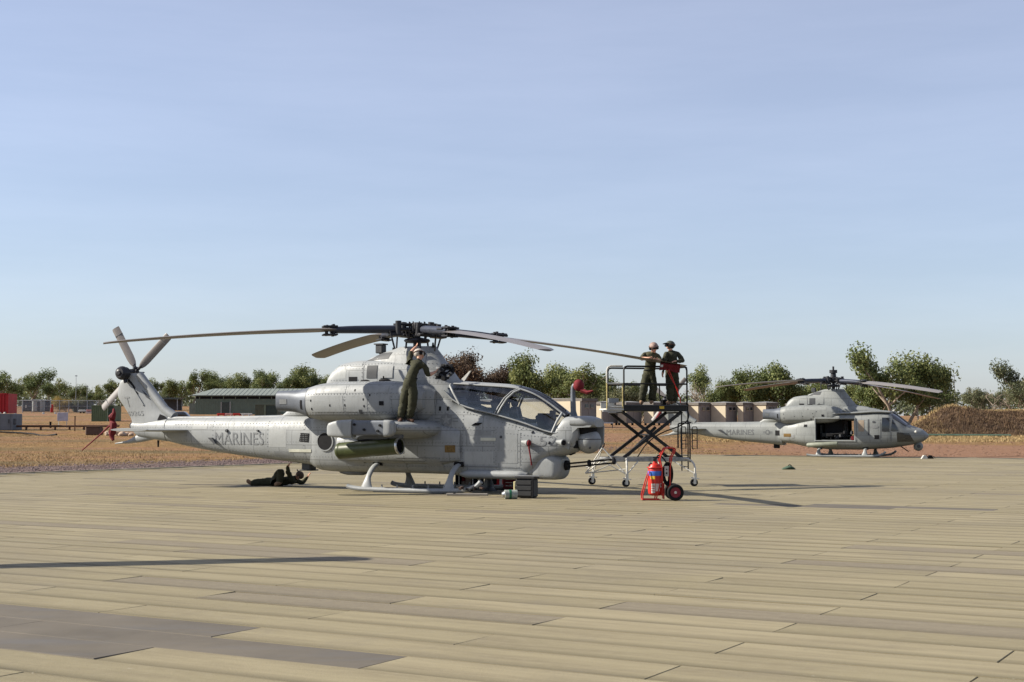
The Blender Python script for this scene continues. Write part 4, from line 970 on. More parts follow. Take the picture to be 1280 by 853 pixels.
def panel_geo(L):
    # bevelled slab centred on its own origin
    x, y, b = L/2-.003, PW/2-.004, .005; t = .0; h = -.028
    vs = [(-x, -y, h), (x, -y, h), (x, y, h), (-x, y, h), (-x, -y, -b), (x, -y, -b), (x, y, -b), (-x, y, -b), (-x+b, -y+b, t), (x-b, -y+b, t), (x-b, y-b, t), (-x+b, y-b, t)]
    fs = [(8, 9, 10, 11)]+[(i, (i+1) % 4, 4+(i+1) % 4, 4+i) for i in range(4)]+[(4+i, 4+(i+1) % 4, 8+(i+1) % 4, 8+i) for i in range(4)]
    return vs, fs
pv, pf = panel_geo(PL)
def mk_panel_mesh(m):
    me = bpy.data.meshes.new('mat_panel'); me.from_pydata(pv, [], pf); me.materials.append(m); return me
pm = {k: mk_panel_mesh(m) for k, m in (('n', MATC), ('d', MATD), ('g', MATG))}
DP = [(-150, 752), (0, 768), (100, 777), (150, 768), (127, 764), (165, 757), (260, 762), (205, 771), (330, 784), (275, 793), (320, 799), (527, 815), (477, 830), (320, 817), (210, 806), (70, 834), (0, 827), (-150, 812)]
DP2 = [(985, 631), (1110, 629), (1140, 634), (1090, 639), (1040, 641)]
rng = random.Random(11)
cells = []
for row in range(-18, 108):
    v = 9.47+(row+.5)*PW
    if v > 73-PW/2: continue
    par = row % 2
    for col in range(-12, 20):
        u = -3.82-par*PL/2+(col+.5)*PL
        if u-PL/2 < -38.7-.01: continue
        c = world(u, v)
        if c.y < -8 or abs(c.x) > .5*max(c.y, 0)+16: continue
        tilt = (rng.gauss(0, .0007), rng.gauss(0, .006)); dz = rng.gauss(0, .0005)
        px, py = project(c) if c.y > 4 else (0, 5000)
        kind = 'n'
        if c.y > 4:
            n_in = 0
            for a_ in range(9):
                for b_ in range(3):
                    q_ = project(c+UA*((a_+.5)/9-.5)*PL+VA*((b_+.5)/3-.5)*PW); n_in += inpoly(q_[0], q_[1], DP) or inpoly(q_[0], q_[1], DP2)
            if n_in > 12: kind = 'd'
        vis = c.y > 6.5 and -150 < px < 1430 and py < 900
        cells.append((c, tilt, dz, kind, vis))
cells.sort(key=lambda q: (not q[4], q[0].length))
rz0 = -R(30)
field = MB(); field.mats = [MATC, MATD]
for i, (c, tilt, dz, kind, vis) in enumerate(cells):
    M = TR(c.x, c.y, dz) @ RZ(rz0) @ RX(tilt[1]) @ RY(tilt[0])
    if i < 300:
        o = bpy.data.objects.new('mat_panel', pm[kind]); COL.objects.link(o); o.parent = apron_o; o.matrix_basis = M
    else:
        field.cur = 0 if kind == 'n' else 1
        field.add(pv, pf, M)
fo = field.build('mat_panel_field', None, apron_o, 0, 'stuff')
# edge rail of the matting
for nm, (u0, u1, v0, v1) in (('edge_rail', (-38.95, -38.7, -10, 73.2)), ('edge_rail', (-38.7, 60, 73.0, 73.2))):
    mb = MB(); q = uvq(u0, u1, v0, v1, .0); mb.add(q+[(x, y, -.05) for x, y, z in q], [(0, 1, 2, 3), (0, 4, 5, 1), (1, 5, 6, 2), (2, 6, 7, 3), (3, 7, 4, 0)]); mb.build(nm, mat('edge_rail_tan', (.2, .175, .12), .7), apron_o, 0)

# ------------------------------------------------------------------ terrain
def sm(t): t = max(0, min(1, t)); return t*t*(3-2*t)
def gz(x, y):
    d = y-76
    sl = .0275-.0095*sm((x+25)/30)
    z = 0 if d < 0 else sl*min(d, 190)*sm(d/25)
    z += 0 if y < 80 else .10*noise.noise(Vector((x*.05, y*.05, 3)))*sm((y-80)/30)
    # spoon drain on the left
    z -= .45*math.exp(-((y-112-.12*(x+38))/3.2)**2)*sm((x+52)/10)*sm((-22-x)/8)
    return z-.035
def edge_d(x, y):
    u = x*.866-y*.5; v = x*.5+y*.866
    du = -38.95-u; dv = v-73.2
    return max(du, dv), du, dv
def ground_mat():
    N = NT('dry_ground'); g = N.n('ShaderNodeNewGeometry'); p = g.outputs['Position']
    at = N.n('ShaderNodeAttribute'); at.attribute_name = 'zone'; sp = N.n('ShaderNodeSeparateColor'); N.l(at.outputs['Color'], sp.inputs[0])
    n1 = N.noise(N.scale(p, (.25, 1.3, 1)), .28, 6, .6); n2 = N.noise(p, 1.7, 6, .7); n3 = N.noise(p, 9, 5, .75); n4 = N.noise(N.scale(p, (.3, 1, 1)), .11, 4, .6)
    gold = N.mix(N.ramp(n2, .35, .68), (.130, .076, .032), (.27, .172, .074))
    gold = N.mix(N.ramp(n1, .45, .6, 0, .8), gold, (.20, .105, .045))
    gold = N.mix(N.ramp(n4, .5, .62, 0, .6), gold, (.085, .075, .04))
    red = N.mix(N.ramp(n2, .3, .7), (.165, .09, .055), (.25, .145, .09))
    red = N.mix(N.ramp(n3, .55, .75, 0, .5), red, (.13, .075, .05))
    grav = N.mix(N.ramp(n3, .3, .7), (.055, .038, .034), (.20, .145, .13))
    c = N.mix(sp.outputs[0], gold, red)
    # broken edges between grass and bare earth
    c = N.mix(N.math('MULTIPLY', N.ramp(n1, .53, .6, 0, .75), N.ramp(sp.outputs[2], 0, 1, 1, 0)), c, red)
    c = N.mix(sp.outputs[1], c, grav)
    N.l(c, N.b.inputs['Base Color']); N.b.inputs['Roughness'].default_value = .95; N.b.inputs['Specular IOR Level'].default_value = .1
    bn = N.n('ShaderNodeBump'); bn.inputs['Strength'].default_value = .9; bn.inputs['Distance'].default_value = .12
    N.l(N.noise(p, 5, 6, .8), bn.inputs['Height']); N.l(bn.outputs[0], N.b.inputs['Normal'])
    return N.m
def axis(vals):
    out = []
    for a, b, st in vals:
        n = max(1, int(round((b-a)/st)))
        out += [a+(b-a)*i/n for i in range(n)]
    out.append(vals[-1][1]); return out
XS = axis([(-3000, -400, 400), (-400, -110, 20), (-110, 110, 1.3), (110, 400, 20), (400, 3000, 400)])
YS = axis([(-1500, -100, 200), (-100, 40, 8), (40, 150, 1.1), (150, 290, 5), (290, 800, 60), (800, 4000, 500)])
vs = [(x, y, gz(x, y)-(.06 if edge_d(x, y)[0] < -1.6 else 0)) for y in YS for x in XS]
W_ = len(XS)
me = bpy.data.meshes.new('ground'); me.from_pydata(vs, [], [(j*W_+i, j*W_+i+1, (j+1)*W_+i+1, (j+1)*W_+i) for j in range(len(YS)-1) for i in range(W_-1)])
ca = me.color_attributes.new('zone', 'FLOAT_COLOR', 'POINT')
for i, (x, y, z) in enumerate(vs):
    d, du, dv = edge_d(x, y)
    wob = noise.noise(Vector((x*.12, y*.12, 0)))*2.2+noise.noise(Vector((x*.5, y*.5, 7)))*.7
    gv = sm((6.6+wob-d)/1.2) if du > dv else sm((1.0-d)/1.)*.6
    redw = 0
    if du <= dv:
        redw = sm((98+wob*2-y)/3)*sm((x-12+wob)/6) + (sm((y-101-wob*1.5)/3)*sm((128-y)/6)*sm((14-x)/8))
    tr = sm((y-140)/10)*.6*sm((noise.noise(Vector((x*.03, y*.12, 5)))+.1)/.2)
    ca.data[i].color = (min(1, redw+tr), gv, max(min(1, redw), gv), 1)
me.materials.append(ground_mat()); me.shade_smooth()
go = bpy.data.objects.new('ground', me); COL.objects.link(go); go['kind'] = 'structure'

# grass tufts and stones (stuff)
rng = random.Random(5)
def scatter_grass(name, n, region, hgt, m, kind='stuff'):
    mb = []; fc = []; k = 0
    for _ in range(n):
        q = region()
        if q is None: continue
        x, y, sc = q; z = gz(x, y)
        for b in range(4):
            a = rng.random()*6.28; h = hgt*sc*(.5+rng.random()); lean = h*(.3+.9*rng.random()); w2 = h*.16
            dx, dy = math.cos(a), math.sin(a); ox, oy = rng.gauss(0, .12), rng.gauss(0, .12)
            mb += [(x+ox-dy*w2, y+oy+dx*w2, z-.02), (x+ox+dy*w2, y+oy-dx*w2, z-.02), (x+ox+dx*lean, y+oy+dy*lean, z+h)]
            fc.append((k, k+1, k+2)); k += 3
    me = bpy.data.meshes.new(name); me.from_pydata(mb, [], fc); me.materials.append(m)
    o = bpy.data.objects.new(name, me); COL.objects.link(o); o['kind'] = kind; return o
def reg_field():
    y = 48+rng.random()**1.6*95; x = rng.uniform(-.42, .42)*y+rng.uniform(-3, 3)
    d, du, dv = edge_d(x, y)
    if d < (5.5 if du > dv else 1.5): return None
    if du <= dv and x > 12 and y < 97+rng.gauss(0, 1.2): return None
    if noise.noise(Vector((x*.1, y*.35, 2))) < -.12 and rng.random() < .85: return None
    return x, y, 1
GRASS = mat('straw_grass', (.26, .18, .088), .9, 0, .4, .8)
scatter_grass('dry_grass', 30000, reg_field, .075, GRASS)
def reg_berm_front():
    x = rng.uniform(14, 62); y = rng.uniform(101, 119); return x, y, 1.2
scatter_grass('golden_grass', 18000, reg_berm_front, .10, mat('golden_grass', (.33, .235, .11), .9, 0, .3, .6))
def stones(name, n, reg, s0, s1, m, kind='stuff'):
    mb = MB()
    for _ in range(n):
        q = reg()
        if q is None: continue
        x, y, sc = q; s = rng.uniform(s0, s1)*sc; z = gz(x, y)
        ico = [(0, 0, 1), (.9, 0, .3), (.2, .85, .35), (-.75, .5, .2), (-.7, -.55, .3), (.3, -.9, .25), (0, 0, -.6)]
        vs = [(x+a*s*rng.uniform(.7, 1.2), y+b*s*rng.uniform(.7, 1.2), z+c*s*.6*rng.uniform(.7, 1.2)) for a, b, c in ico]
        mb.add(vs, [(0, 1, 2), (0, 2, 3), (0, 3, 4), (0, 4, 5), (0, 5, 1), (6, 2, 1), (6, 3, 2), (6, 4, 3), (6, 5, 4), (6, 1, 5)])
    return mb.build(name, m, None, 0, kind)
def reg_grav():
    u = -38.95-rng.random()**1.3*7.5; v = rng.uniform(10, 84); p = world(u, v)
    if p.y < 40: return None
    return p.x, p.y, 1
stones('gravel', 7000, reg_grav, .025, .085, mat('purple_gravel', (.16, .115, .105), .95, 0, .55, 3))
def reg_clod():
    x = rng.uniform(-5, 45); y = rng.uniform(76, 112); d = edge_d(x, y)[0]
    return (x, y, 1) if d > 1 else None
stones('earth_clods', 2500, reg_clod, .03, .10, mat('red_clods', (.20, .115, .075), .95, 0, .4, 3))

# ------------------------------------------------------------------ trees
def tree_variant(kind, seed, H=7.0):
    r = random.Random(seed); tk = MB(); cr = MB(); tips = []
    spread = {'gum': .36, 'round': .42, 'bush': .5, 'bare': .3}[kind]*H
    def limb(p, d, L, rad, lv):
        pts = [p]; n = 4; q = p.copy(); dd = d.copy()
        for i in range(n):
            dd = (dd+Vector((r.gauss(0, .16), r.gauss(0, .16), r.gauss(.05, .08)))).normalized(); q = q+dd*L/n; pts.append(q.copy())
        tk.tube(pts, [rad*(1-.55*i/n) for i in range(n+1)], 6 if lv < 2 else 4, False)
        if lv >= (3 if kind == 'bare' else 2): tips.append(q); tips.append(pts[-2]); return
        if lv == 1 and kind != 'bare': tips.append(pts[2])
        k = r.randint(3, 4) if lv else r.randint(5, 7)
        for j in range(k):
            a = r.random()*6.28; t = pts[r.randint(2, n)]; el = r.uniform(.15, .9)
            limb(t, Vector((math.cos(a)*math.cos(el), math.sin(a)*math.cos(el), math.sin(el)+.15)).normalized(), L*r.uniform(.45, .72), rad*.45, lv+1)
    if kind == 'bush':
        for j in range(4):
            a = r.random()*6.28; limb(Vector((math.cos(a)*.3, math.sin(a)*.3, 0)), Vector((math.cos(a)*.5, math.sin(a)*.5, 1)).normalized(), H*.4, H*.012, 0)
    else:
        limb(Vector((0, 0, -.1)), Vector((r.gauss(0, .08), r.gauss(0, .08), 1)).normalized(), H*(.48 if kind != 'round' else .4), H*.022, 0)
    zmax = max(t.z for t in tips); f = H*.90/zmax
    lim = spread
    tips2 = []
    for t in tips:
        tips2.append(Vector((max(-lim, min(lim, t.x)), max(-lim, min(lim, t.y)), t.z)))
    if kind != 'bare':
        vs = []; fs = []; mi = []; k = 0
        per = {'gum': 135, 'round': 150, 'bush': 80}[kind]
        for t in tips2:
            if r.random() < (.38 if kind == 'gum' else .22): continue
            R0 = H*r.uniform(.07, .125)*(1.2 if kind != 'gum' else 1); tone = r.random() < .38
            for _ in range(per):
                d = Vector((r.gauss(0, 1), r.gauss(0, 1), r.gauss(0, .75)))
                d = d.normalized()*R0*(.35+.75*r.random()**.5)
                c = t+d; s = H*r.uniform(.008, .016)
                n = (d.normalized()+Vector((r.gauss(0, .6), r.gauss(0, .6), r.gauss(.3, .6)))).normalized()
                a = n.orthogonal().normalized(); a = Matrix.Rotation(r.random()*6.28, 3, n) @ a; b = n.cross(a)
                vs += [c+a*s*1.3, c+b*s*.7, c-a*s*1.3, c-b*s*.7]; fs.append((k, k+1, k+2, k+3)); k += 4; mi.append(1 if tone else 0)
        cr.v = vs; cr.f = fs; cr.mi = mi
    return tk, cr, f
BARK = mat('pale_bark', (.26, .21, .16), .9, 0, .4, 6)
def leaf(name, a, b):
    out = []
    for i, c in enumerate((a, b)):
        N = NT(name+('_light' if i else '')); g = N.n('ShaderNodeTexCoord')
        oi = N.n('ShaderNodeObjectInfo'); cc = N.mix(N.ramp(N.noise(g.outputs['Object'], 1.6, 4, .7), .3, .7), tuple(x*.7 for x in c), tuple(x*1.3 for x in c))
        cc = N.mix(N.math('MULTIPLY', oi.outputs['Random'], .35), cc, (c[0]*1.5, c[1]*1.15, c[2]*.9))
        N.l(cc, N.b.inputs['Base Color']); N.b.inputs['Roughness'].default_value = .7; N.b.inputs['Specular IOR Level'].default_value = .25
        tr = N.n('ShaderNodeBsdfTranslucent'); N.l(cc, tr.inputs[0]); mx = N.n('ShaderNodeMixShader'); mx.inputs[0].default_value = .3
        N.l(N.b.outputs[0], mx.inputs[1]); N.l(tr.outputs[0], mx.inputs[2]); N.l(mx.outputs[0], N.out.inputs[0]); out.append(N.m)
    return out
LG = leaf('gum_leaves', (.082, .108, .036), (.155, .178, .062)); LR = leaf('reddish_leaves', (.06, .040, .026), (.11, .075, .045)); LD = leaf('dull_green_leaves', (.075, .088, .045), (.13, .14, .075)); LT = leaf('tan_bush_leaves', (.22, .17, .09), (.30, .24, .13))
VAR = {}
def variant(kind, i, lm, key):
    k = (kind, i, key)
    if k not in VAR:
        tk, cr, f = tree_variant(kind, 100+i*7+len(kind)); t = tk.build('trunk', BARK, None, 60); tm = t.data; bpy.data.objects.remove(t)
        cm = None
        if cr.f:
            cr.mats = lm; c = cr.build('crown', None, None, 0); cm = c.data; bpy.data.objects.remove(c)
        VAR[k] = (tm, cm, f)
    return VAR[k]
TG = {}
def tree(px, Y, hpx, kind, i, lm, key, name, label, cat='tree', wide=1.0, group='trees beyond the airfield'):
    X = (px-640)/1778*Y; H = (hpx+(9 if px > 560 else 0))/1778*Y
    tm, cm, f = variant(kind, i, lm, key)
    o = thing(name, label, cat, (X, Y, gz(X, Y)-.1), 0, group)
    s = H/7.0
    rr = random.Random(int(px*7+Y)); a = rr.random()*6.28; f_ = f
    for nm, m in (('trunk', tm), ('crown', cm)):
        if m is None: continue
        c = bpy.data.objects.new(nm, m); COL.objects.link(c); c.parent = o
        c.matrix_basis = RZ(a) @ Matrix.Diagonal((s*wide, s*wide, s*f_, 1))
    return o
ORD = ['first', 'second', 'third', 'fourth', 'fifth', 'sixth', 'seventh', 'eighth', 'ninth', 'tenth', 'eleventh', 'twelfth', 'thirteenth', 'fourteenth', 'fifteenth', 'sixteenth', 'seventeenth', 'eighteenth', 'nineteenth', 'twentieth']
rng = random.Random(21)
def row(specs, where, name='gum_tree', cat='tree', kinds=('gum',), lm=LG, key='g', group='trees beyond the airfield', adj='green gum tree'):
    for n, (px, Y, h) in enumerate(specs):
        k = kinds[n % len(kinds)]
        w_ = 'tallest' if h == max(q[2] for q in specs) and sum(1 for q in specs if q[2] == h) == 1 else ORD[n]
        lab = f'{adj}, tallest {where}' if w_ == 'tallest' else f'{adj}, {w_} from the left {where}'
        tree(px, Y, h*(1 if w_ == 'tallest' else rng.uniform(.74, 1.04)), k, n % 4, lm, key, name, lab, cat, rng.uniform(1.0, 1.4), group)
row([(-22, 250, 48), (3, 235, 52), (18, 250, 46), (34, 240, 51), (48, 250, 50), (62, 236, 49), (76, 245, 48), (88, 238, 40), (101, 250, 34), (112, 255, 28), (124, 258, 22)], 'of the trees left of the tail rotor')
row([(128, 262, 30), (141, 258, 38), (152, 268, 33)], 'of the trees showing past the tail fin')
row([(198, 270, 36), (212, 262, 42), (226, 268, 47), (240, 262, 52), (254, 270, 52), (268, 262, 50), (282, 268, 47), (297, 262, 40), (311, 270, 42), (325, 262, 44), (338, 268, 52), (350, 262, 50), (364, 268, 44), (378, 262, 50), (391, 268, 53), (404, 262, 48), (418, 268, 46), (432, 262, 40)], 'of the trees behind the green shed', kinds=('gum', 'round', 'gum'))
row([(445, 266, 40), (462, 262, 38), (482, 266, 36), (505, 262, 40), (528, 266, 42)], 'of the trees hidden behind the rotor pylon')
row([(568, 215, 70), (590, 220, 72), (613, 214, 68), (634, 222, 58)], 'of the rust-brown trees above the cockpit', 'rust_tree', kinds=('round',), lm=LR, key='r', adj='rust-brown leafed tree', group='rust-brown trees')
row([(648, 214, 62), (664, 206, 74), (680, 214, 66), (696, 208, 58), (710, 214, 62), (724, 206, 66), (738, 212, 58), (752, 218, 48), (764, 210, 38), (778, 216, 34), (790, 210, 40), (804, 218, 32), (818, 214, 30)], 'of the trees between cockpit and work platform', kinds=('gum', 'round', 'gum'))
row([(884, 222, 62), (893, 212, 50), (906, 216, 46), (918, 222, 48), (930, 214, 42), (946, 210, 56), (956, 218, 66), (968, 210, 62), (978, 216, 54), (992, 212, 58), (1004, 218, 48), (1022, 214, 44), (1040, 218, 46), (1056, 212, 44)], 'of the trees above the utility helicopter', kinds=('gum', 'round'))
row([(1076, 176, 50), (1088, 165, 78), (1104, 168, 70), (1118, 160, 92), (1133, 165, 86), (1148, 160, 62), (1160, 166, 58), (1172, 172, 66), (1182, 176, 46)], 'of the tall trees behind the grassy bank', kinds=('gum', 'round', 'gum'), group='trees behind the bank')
row([(1196, 230, 34), (1212, 240, 40), (1224, 232, 36), (1236, 240, 30), (1250, 234, 32), (1262, 240, 36), (1274, 200, 62), (1288, 205, 66)], 'of the small trees along the right skyline', lm=LD, key='d', adj='dull green tree', kinds=('gum',))
row([(868, 205, 52), (878, 210, 44), (1184, 170, 40), (1247, 220, 44), (1258, 225, 38)], 'of the leafless saplings', 'bare_sapling', kinds=('bare',), key='b', adj='grey leafless sapling', group='leafless saplings')
row([(100, 205, 26), (196, 225, 22), (206, 232, 26), (80, 215, 22), (770, 190, 40), (800, 195, 36), (835, 195, 34), (1030, 190, 36)], 'of the low bushes before the tree line', 'scrub_bush', 'bush', kinds=('bush',), lm=LD, key='s', adj='low olive bush', group='low bushes')
row([(72, 203, 22), (84, 205, 18)], 'of the yellowing bushes by the blank sign', 'scrub_bush', 'bush', kinds=('bush',), lm=leaf('yellow_leaves', (.20, .15, .04), (.30, .22, .06)), key='y', adj='yellowing bush', group='yellowing bushes')
row([(-60, 240, 50), (-90, 250, 46), (1320, 205, 62), (1350, 210, 58)], 'of the trees past the frame edges', kinds=('gum', 'round'))
# far wood that reads as one mass, filling between the trees
def far_wood():
    r = random.Random(3); mb = MB(); mb.mats = LD; k = 0; vs = []; fs = []; mi = []
    for _ in range(2600):
        X = r.uniform(-200, 200); Y = r.uniform(285, 330); h = r.uniform(2.0, 5.5)*(.7+.6*(noise.noise(Vector((X*.05, 0, 1)))+.5)); z0 = gz(X, Y)
        for _ in range(14):
            c = Vector((X+r.gauss(0, 1.1), Y+r.gauss(0, 1), z0+h*r.random()**.6)); s = r.uniform(.2, .42)
            n = Vector((r.gauss(0, 1), r.gauss(0, 1), r.gauss(.5, 1))).normalized(); a = n.orthogonal().normalized(); a = Matrix.Rotation(r.random()*6.28, 3, n) @ a; b = n.cross(a)
            vs += [c+a*s, c+b*s, c-a*s, c-b*s]; fs.append((k, k+1, k+2, k+3)); k += 4; mi.append(r.random() < .3)
    mb.v = vs; mb.f = fs; mb.mi = [int(x) for x in mi]; return mb.build('far_wood', None, None, 0, 'stuff')
far_wood()

# ------------------------------------------------------------------ grassy earth bank on the right
def bank():
    def h(x, y):
        # ridge along x, rising from x=31 (y about 118..128)
        t = sm((x-31.8-max(0, y-120)*.3)/5.8); n = noise.noise(Vector((x*.22, y*.22, 1)))*.35+noise.noise(Vector((x*.8, y*.8, 4)))*.16
        front = sm((y-117.2)/7.2); back = sm((150-y)/8); crest = 2.0+.45*math.exp(-((x-37.5)/2.6)**2)
        gully = .5*math.exp(-((x-44-(y-118)*1.1)/1.5)**2)*sm((126-y)/5)*front
        return t*front*back*(crest+n)-gully*t
    xs = axis([(30, 72, .42)]); ys = axis([(116.5, 127, .4), (127, 152, 2)])
    vs = [(x, y, gz(x, y)-.05+h(x, y)) for y in ys for x in xs]; W = len(xs)
    N = NT('bank_scrub'); g = N.n('ShaderNodeNewGeometry'); p = g.outputs['Position']; nz = N.n('ShaderNodeSeparateXYZ'); N.l(p, nz.inputs[0])
    a = N.noise(p, 1.2, 6, .75); b = N.noise(p, 4.5, 5, .8)
    c = N.mix(N.ramp(a, .35, .65), (.07, .042, .026), (.15, .095, .055)); c = N.mix(N.ramp(b, .55, .8, 0, .5), c, (.15, .105, .06))
    N.l(c, N.b.inputs['Base Color']); N.b.inputs['Roughness'].default_value = 1
    bn = N.n('ShaderNodeBump'); bn.inputs['Strength'].default_value = 1; bn.inputs['Distance'].default_value = .25; N.l(b, bn.inputs['Height']); N.l(bn.outputs[0], N.b.inputs['Normal'])
    me = bpy.data.meshes.new('bank'); me.from_pydata(vs, [], [(j*W+i, j*W+i+1, (j+1)*W+i+1, (j+1)*W+i) for j in range(len(ys)-1) for i in range(W-1)]); me.materials.append(N.m); me.shade_smooth()
    o = bpy.data.objects.new('bank', me); COL.objects.link(o); o['kind'] = 'structure'
    r = random.Random(8)
    def brush(nm, n, m, f):
        mb = []; fc = []; k = 0
        for _ in range(n):
            q = f(); 
            if q is None or q[0] < .2756*q[1]: continue
            x, y, hh = q; z = gz(x, y)-.05+h(x, y)
            for _ in range(4):
                a_ = r.random()*6.28; H = hh*(.5+r.random()); le = H*(.2+.8*r.random()); w2 = H*.13; dx, dy = math.cos(a_), math.sin(a_); ox, oy = r.gauss(0, .12), r.gauss(0, .12)
                mb += [(x+ox-dy*w2, y+oy+dx*w2, z-.03), (x+ox+dy*w2, y+oy-dx*w2, z-.03), (x+ox+dx*le, y+oy+dy*le, z+H)]; fc.append((k, k+1, k+2)); k += 3
        me = bpy.data.meshes.new(nm); me.from_pydata(mb, [], fc); me.materials.append(m); o = bpy.data.objects.new(nm, me); COL.objects.link(o); o['kind'] = 'stuff'
    def slope():
        x = r.uniform(31, 70); y = r.uniform(117.6, 124.4)
        return x, y, .15
    def crest():
        x = r.uniform(31.5, 70); y = r.uniform(124.2+r.gauss(0, .4), 127.5 if x > 42 else 145)
        return x, y, .13+(.12 if 36 < x < 40 else 0)
    def left_end():
        x = r.uniform(31, 36.5); y = r.uniform(117.5, 124); return x, y, .18
    brush('bank_brush', 22000, mat('brown_brush', (.125, .078, .045), .95, 0, .5, .9), slope)
    brush('bank_brush', 2200, mat('straw_brush', (.21, .145, .075), .95, 0, .4, .9), slope)
    brush('bank_crest_grass', 9000, MATS['golden_grass'], crest)
    brush('bank_end_grass', 700, GRASS, left_end)
bank()
def PX(px, Y): return (px-640)/1778*Y
# green pipe at the foot of the bank
pb = MB(); pb.tube([(PX(1150, 115.5), 115.5, gz(34, 115.5)+.12), (PX(1200, 115.5), 115.5, gz(37, 115.5)+.11), (PX(1262, 115.5), 115.5, gz(41, 115.5)+.10)], .12, 8)
tag(pb.build('drain_pipe', mat('green_pipe', (.07, .12, .08), .5)), 'long low green pipe lying at the foot of the grassy bank', 'pipe')

# lamp mast
def lamp_mast():
    Y = 190; X = PX(1193, Y); z = gz(X, Y); o = thing('lamp_mast', 'tall thin light mast with two lamp heads rising behind the grassy bank', 'lamp post', (X, Y, z))
    mb = MB(); mb.cyl((0, 0, 0), (0, 0, 6.3), .10, .05, n=8); mb.build('pole', mat('galvanised_steel', (.33, .34, .35), .5, .4), o)
    mb = MB(); mb.cyl((-.45, 0, 6.25), (.45, 0, 6.25), .03, n=6); mb.build('cross_arm', MATS['galvanised_steel'], o)
    for s in (-1, 1): mb = MB(); mb.box((s*.42, 0, 6.28), (.24, .2, .12), RY(s*.2), .02); mb.build('lamp_head', DARKG, o)
lamp_mast()
def thin_pole(px, Y, h, label):
    X = PX(px, Y); o = thing('utility_pole', label, 'pole', (X, Y, gz(X, Y))); mb = MB(); mb.cyl((0, 0, 0), (0, 0, h), .04, .03, n=6); mb.build('pole', MATS['galvanised_steel'], o)
    mb = MB(); mb.box((0, 0, h-.1), (.35, .12, .12)); mb.build('pole_head', MATS['galvanised_steel'], o)
thin_pole(95, 215, 5.4, 'thin pale pole standing among the trees left of the tail rotor')
thin_pole(109, 205, 3.8, 'shorter thin pole by the compound fence, left of the tail rotor')

# ------------------------------------------------------------------ buildings
def corr(name, col): # corrugated sheet look by geometry is built with ribs; this is only colour
    return mat(name, col, .55, 0, .12, 2)
def shed():
    Y = 190; x0 = PX(243, Y); x1 = PX(428, Y); X = (x0+x1)/2; z = gz(X, Y)-.3; L = x1-x0; D = 9.0
    o = thing('green_shed', 'long low olive-green corrugated shed with shallow roof, behind the tail boom', 'building', (X, Y, z))
    G = corr('shed_green_wall', (.125, .158, .118)); RF = corr('shed_roof', (.17, .19, .165)); Hw = 2.9
    mb = MB(); mb.box((0, D/2, Hw/2), (L-.3, D-.3, Hw)); mb.build('wall', G, o)
    n = int(L/.32)
    ribs = MB()
    for i in range(n): ribs.box((-L/2+.2+i*.32, .13, 1.1), (.10, .06, 2.2))
    r_ = ribs.build('wall_ribs', G, o, 0, 'stuff')
    mb = MB(); mb.box((0, .12, 2.55), (L-.4, .05, .30)); mb.build('clerestory_gap', BLACK, o)
    for i in range(int(L/1.6)): mb = MB(); mb.box((-L/2+.7+i*1.6, .09, 2.5), (.12, .08, .46)); mb.build('clerestory_post', G, o)
    mb = MB(); e_ = .35; zt = Hw-.02
    mb.add([(-L/2-e_, -e_, zt), (L/2+e_, -e_, zt), (L/2+e_, D/2, zt+1.0), (-L/2+1.7, D/2, zt+1.0), (-L/2-e_, D+e_, zt), (L/2+e_, D+e_, zt), (-L/2-e_, -e_, zt-.1), (L/2+e_, -e_, zt-.1)],
           [(0, 1, 2, 3), (3, 2, 5, 4), (0, 3, 4), (0, 6, 7, 1)]); rf = mb.build('roof', RF, o, 0)
    rb = MB()
    for i in range(int(L/.6)):
        x = -L/2+1.75+i*.6
        if x < L/2: rb.tube([(x, -e_, zt+.01), (x, D/2, zt+1.01)], .025, 4)
    rb.build('roof_ribs', RF, rf, 0, 'stuff')
    mb = MB(); mb.box((-L/2+4.2, .08, 1.0), (1.1, .12, 1.9)); dr = mb.build('door', mat('shed_door', (.05, .06, .05), .6), o)
    mb = MB()
    for s in (-1, 1): mb.box((-L/2+4.2+s*.6, .05, 1.0), (.08, .14, 2.0))
    mb.build('door_frame', WHITEP, dr)
    mb = MB(); mb.box((-L/2-.25, .8, .9), (.9, 1.2, 1.8)); mb.build('side_locker', mat('shed_locker', (.13, .15, .12), .6), o)
shed()
def shelter(px0, px1, Y, label):
    x0, x1 = PX(px0, Y), PX(px1, Y); X = (x0+x1)/2; L = x1-x0; o = thing('open_shelter', label, 'shelter', (X, Y, gz(X, Y)))
    mb = MB(); mb.box((0, 1.5, 1.95), (L+.5, 3.6, .12)); mb.box((0, -.33, 1.88), (L+.5, .06, .26)); mb.build('roof', mat('dark_shelter_roof', (.07, .085, .08), .6), o)
    for sx in (-1, 1):
        for y in (0, 3): mb = MB(); mb.cyl((sx*L/2, y, -.3), (sx*L/2, y, 1.9), .06, n=8); mb.build('post', MATS['galvanised_steel'], o)
    mb = MB(); mb.box((0, 3.0, .9), (L, .08, 1.8)); mb.build('back_wall', DARKG, o)
shelter(199, 222, 215, 'small dark open-fronted shelter right of the tail fin')
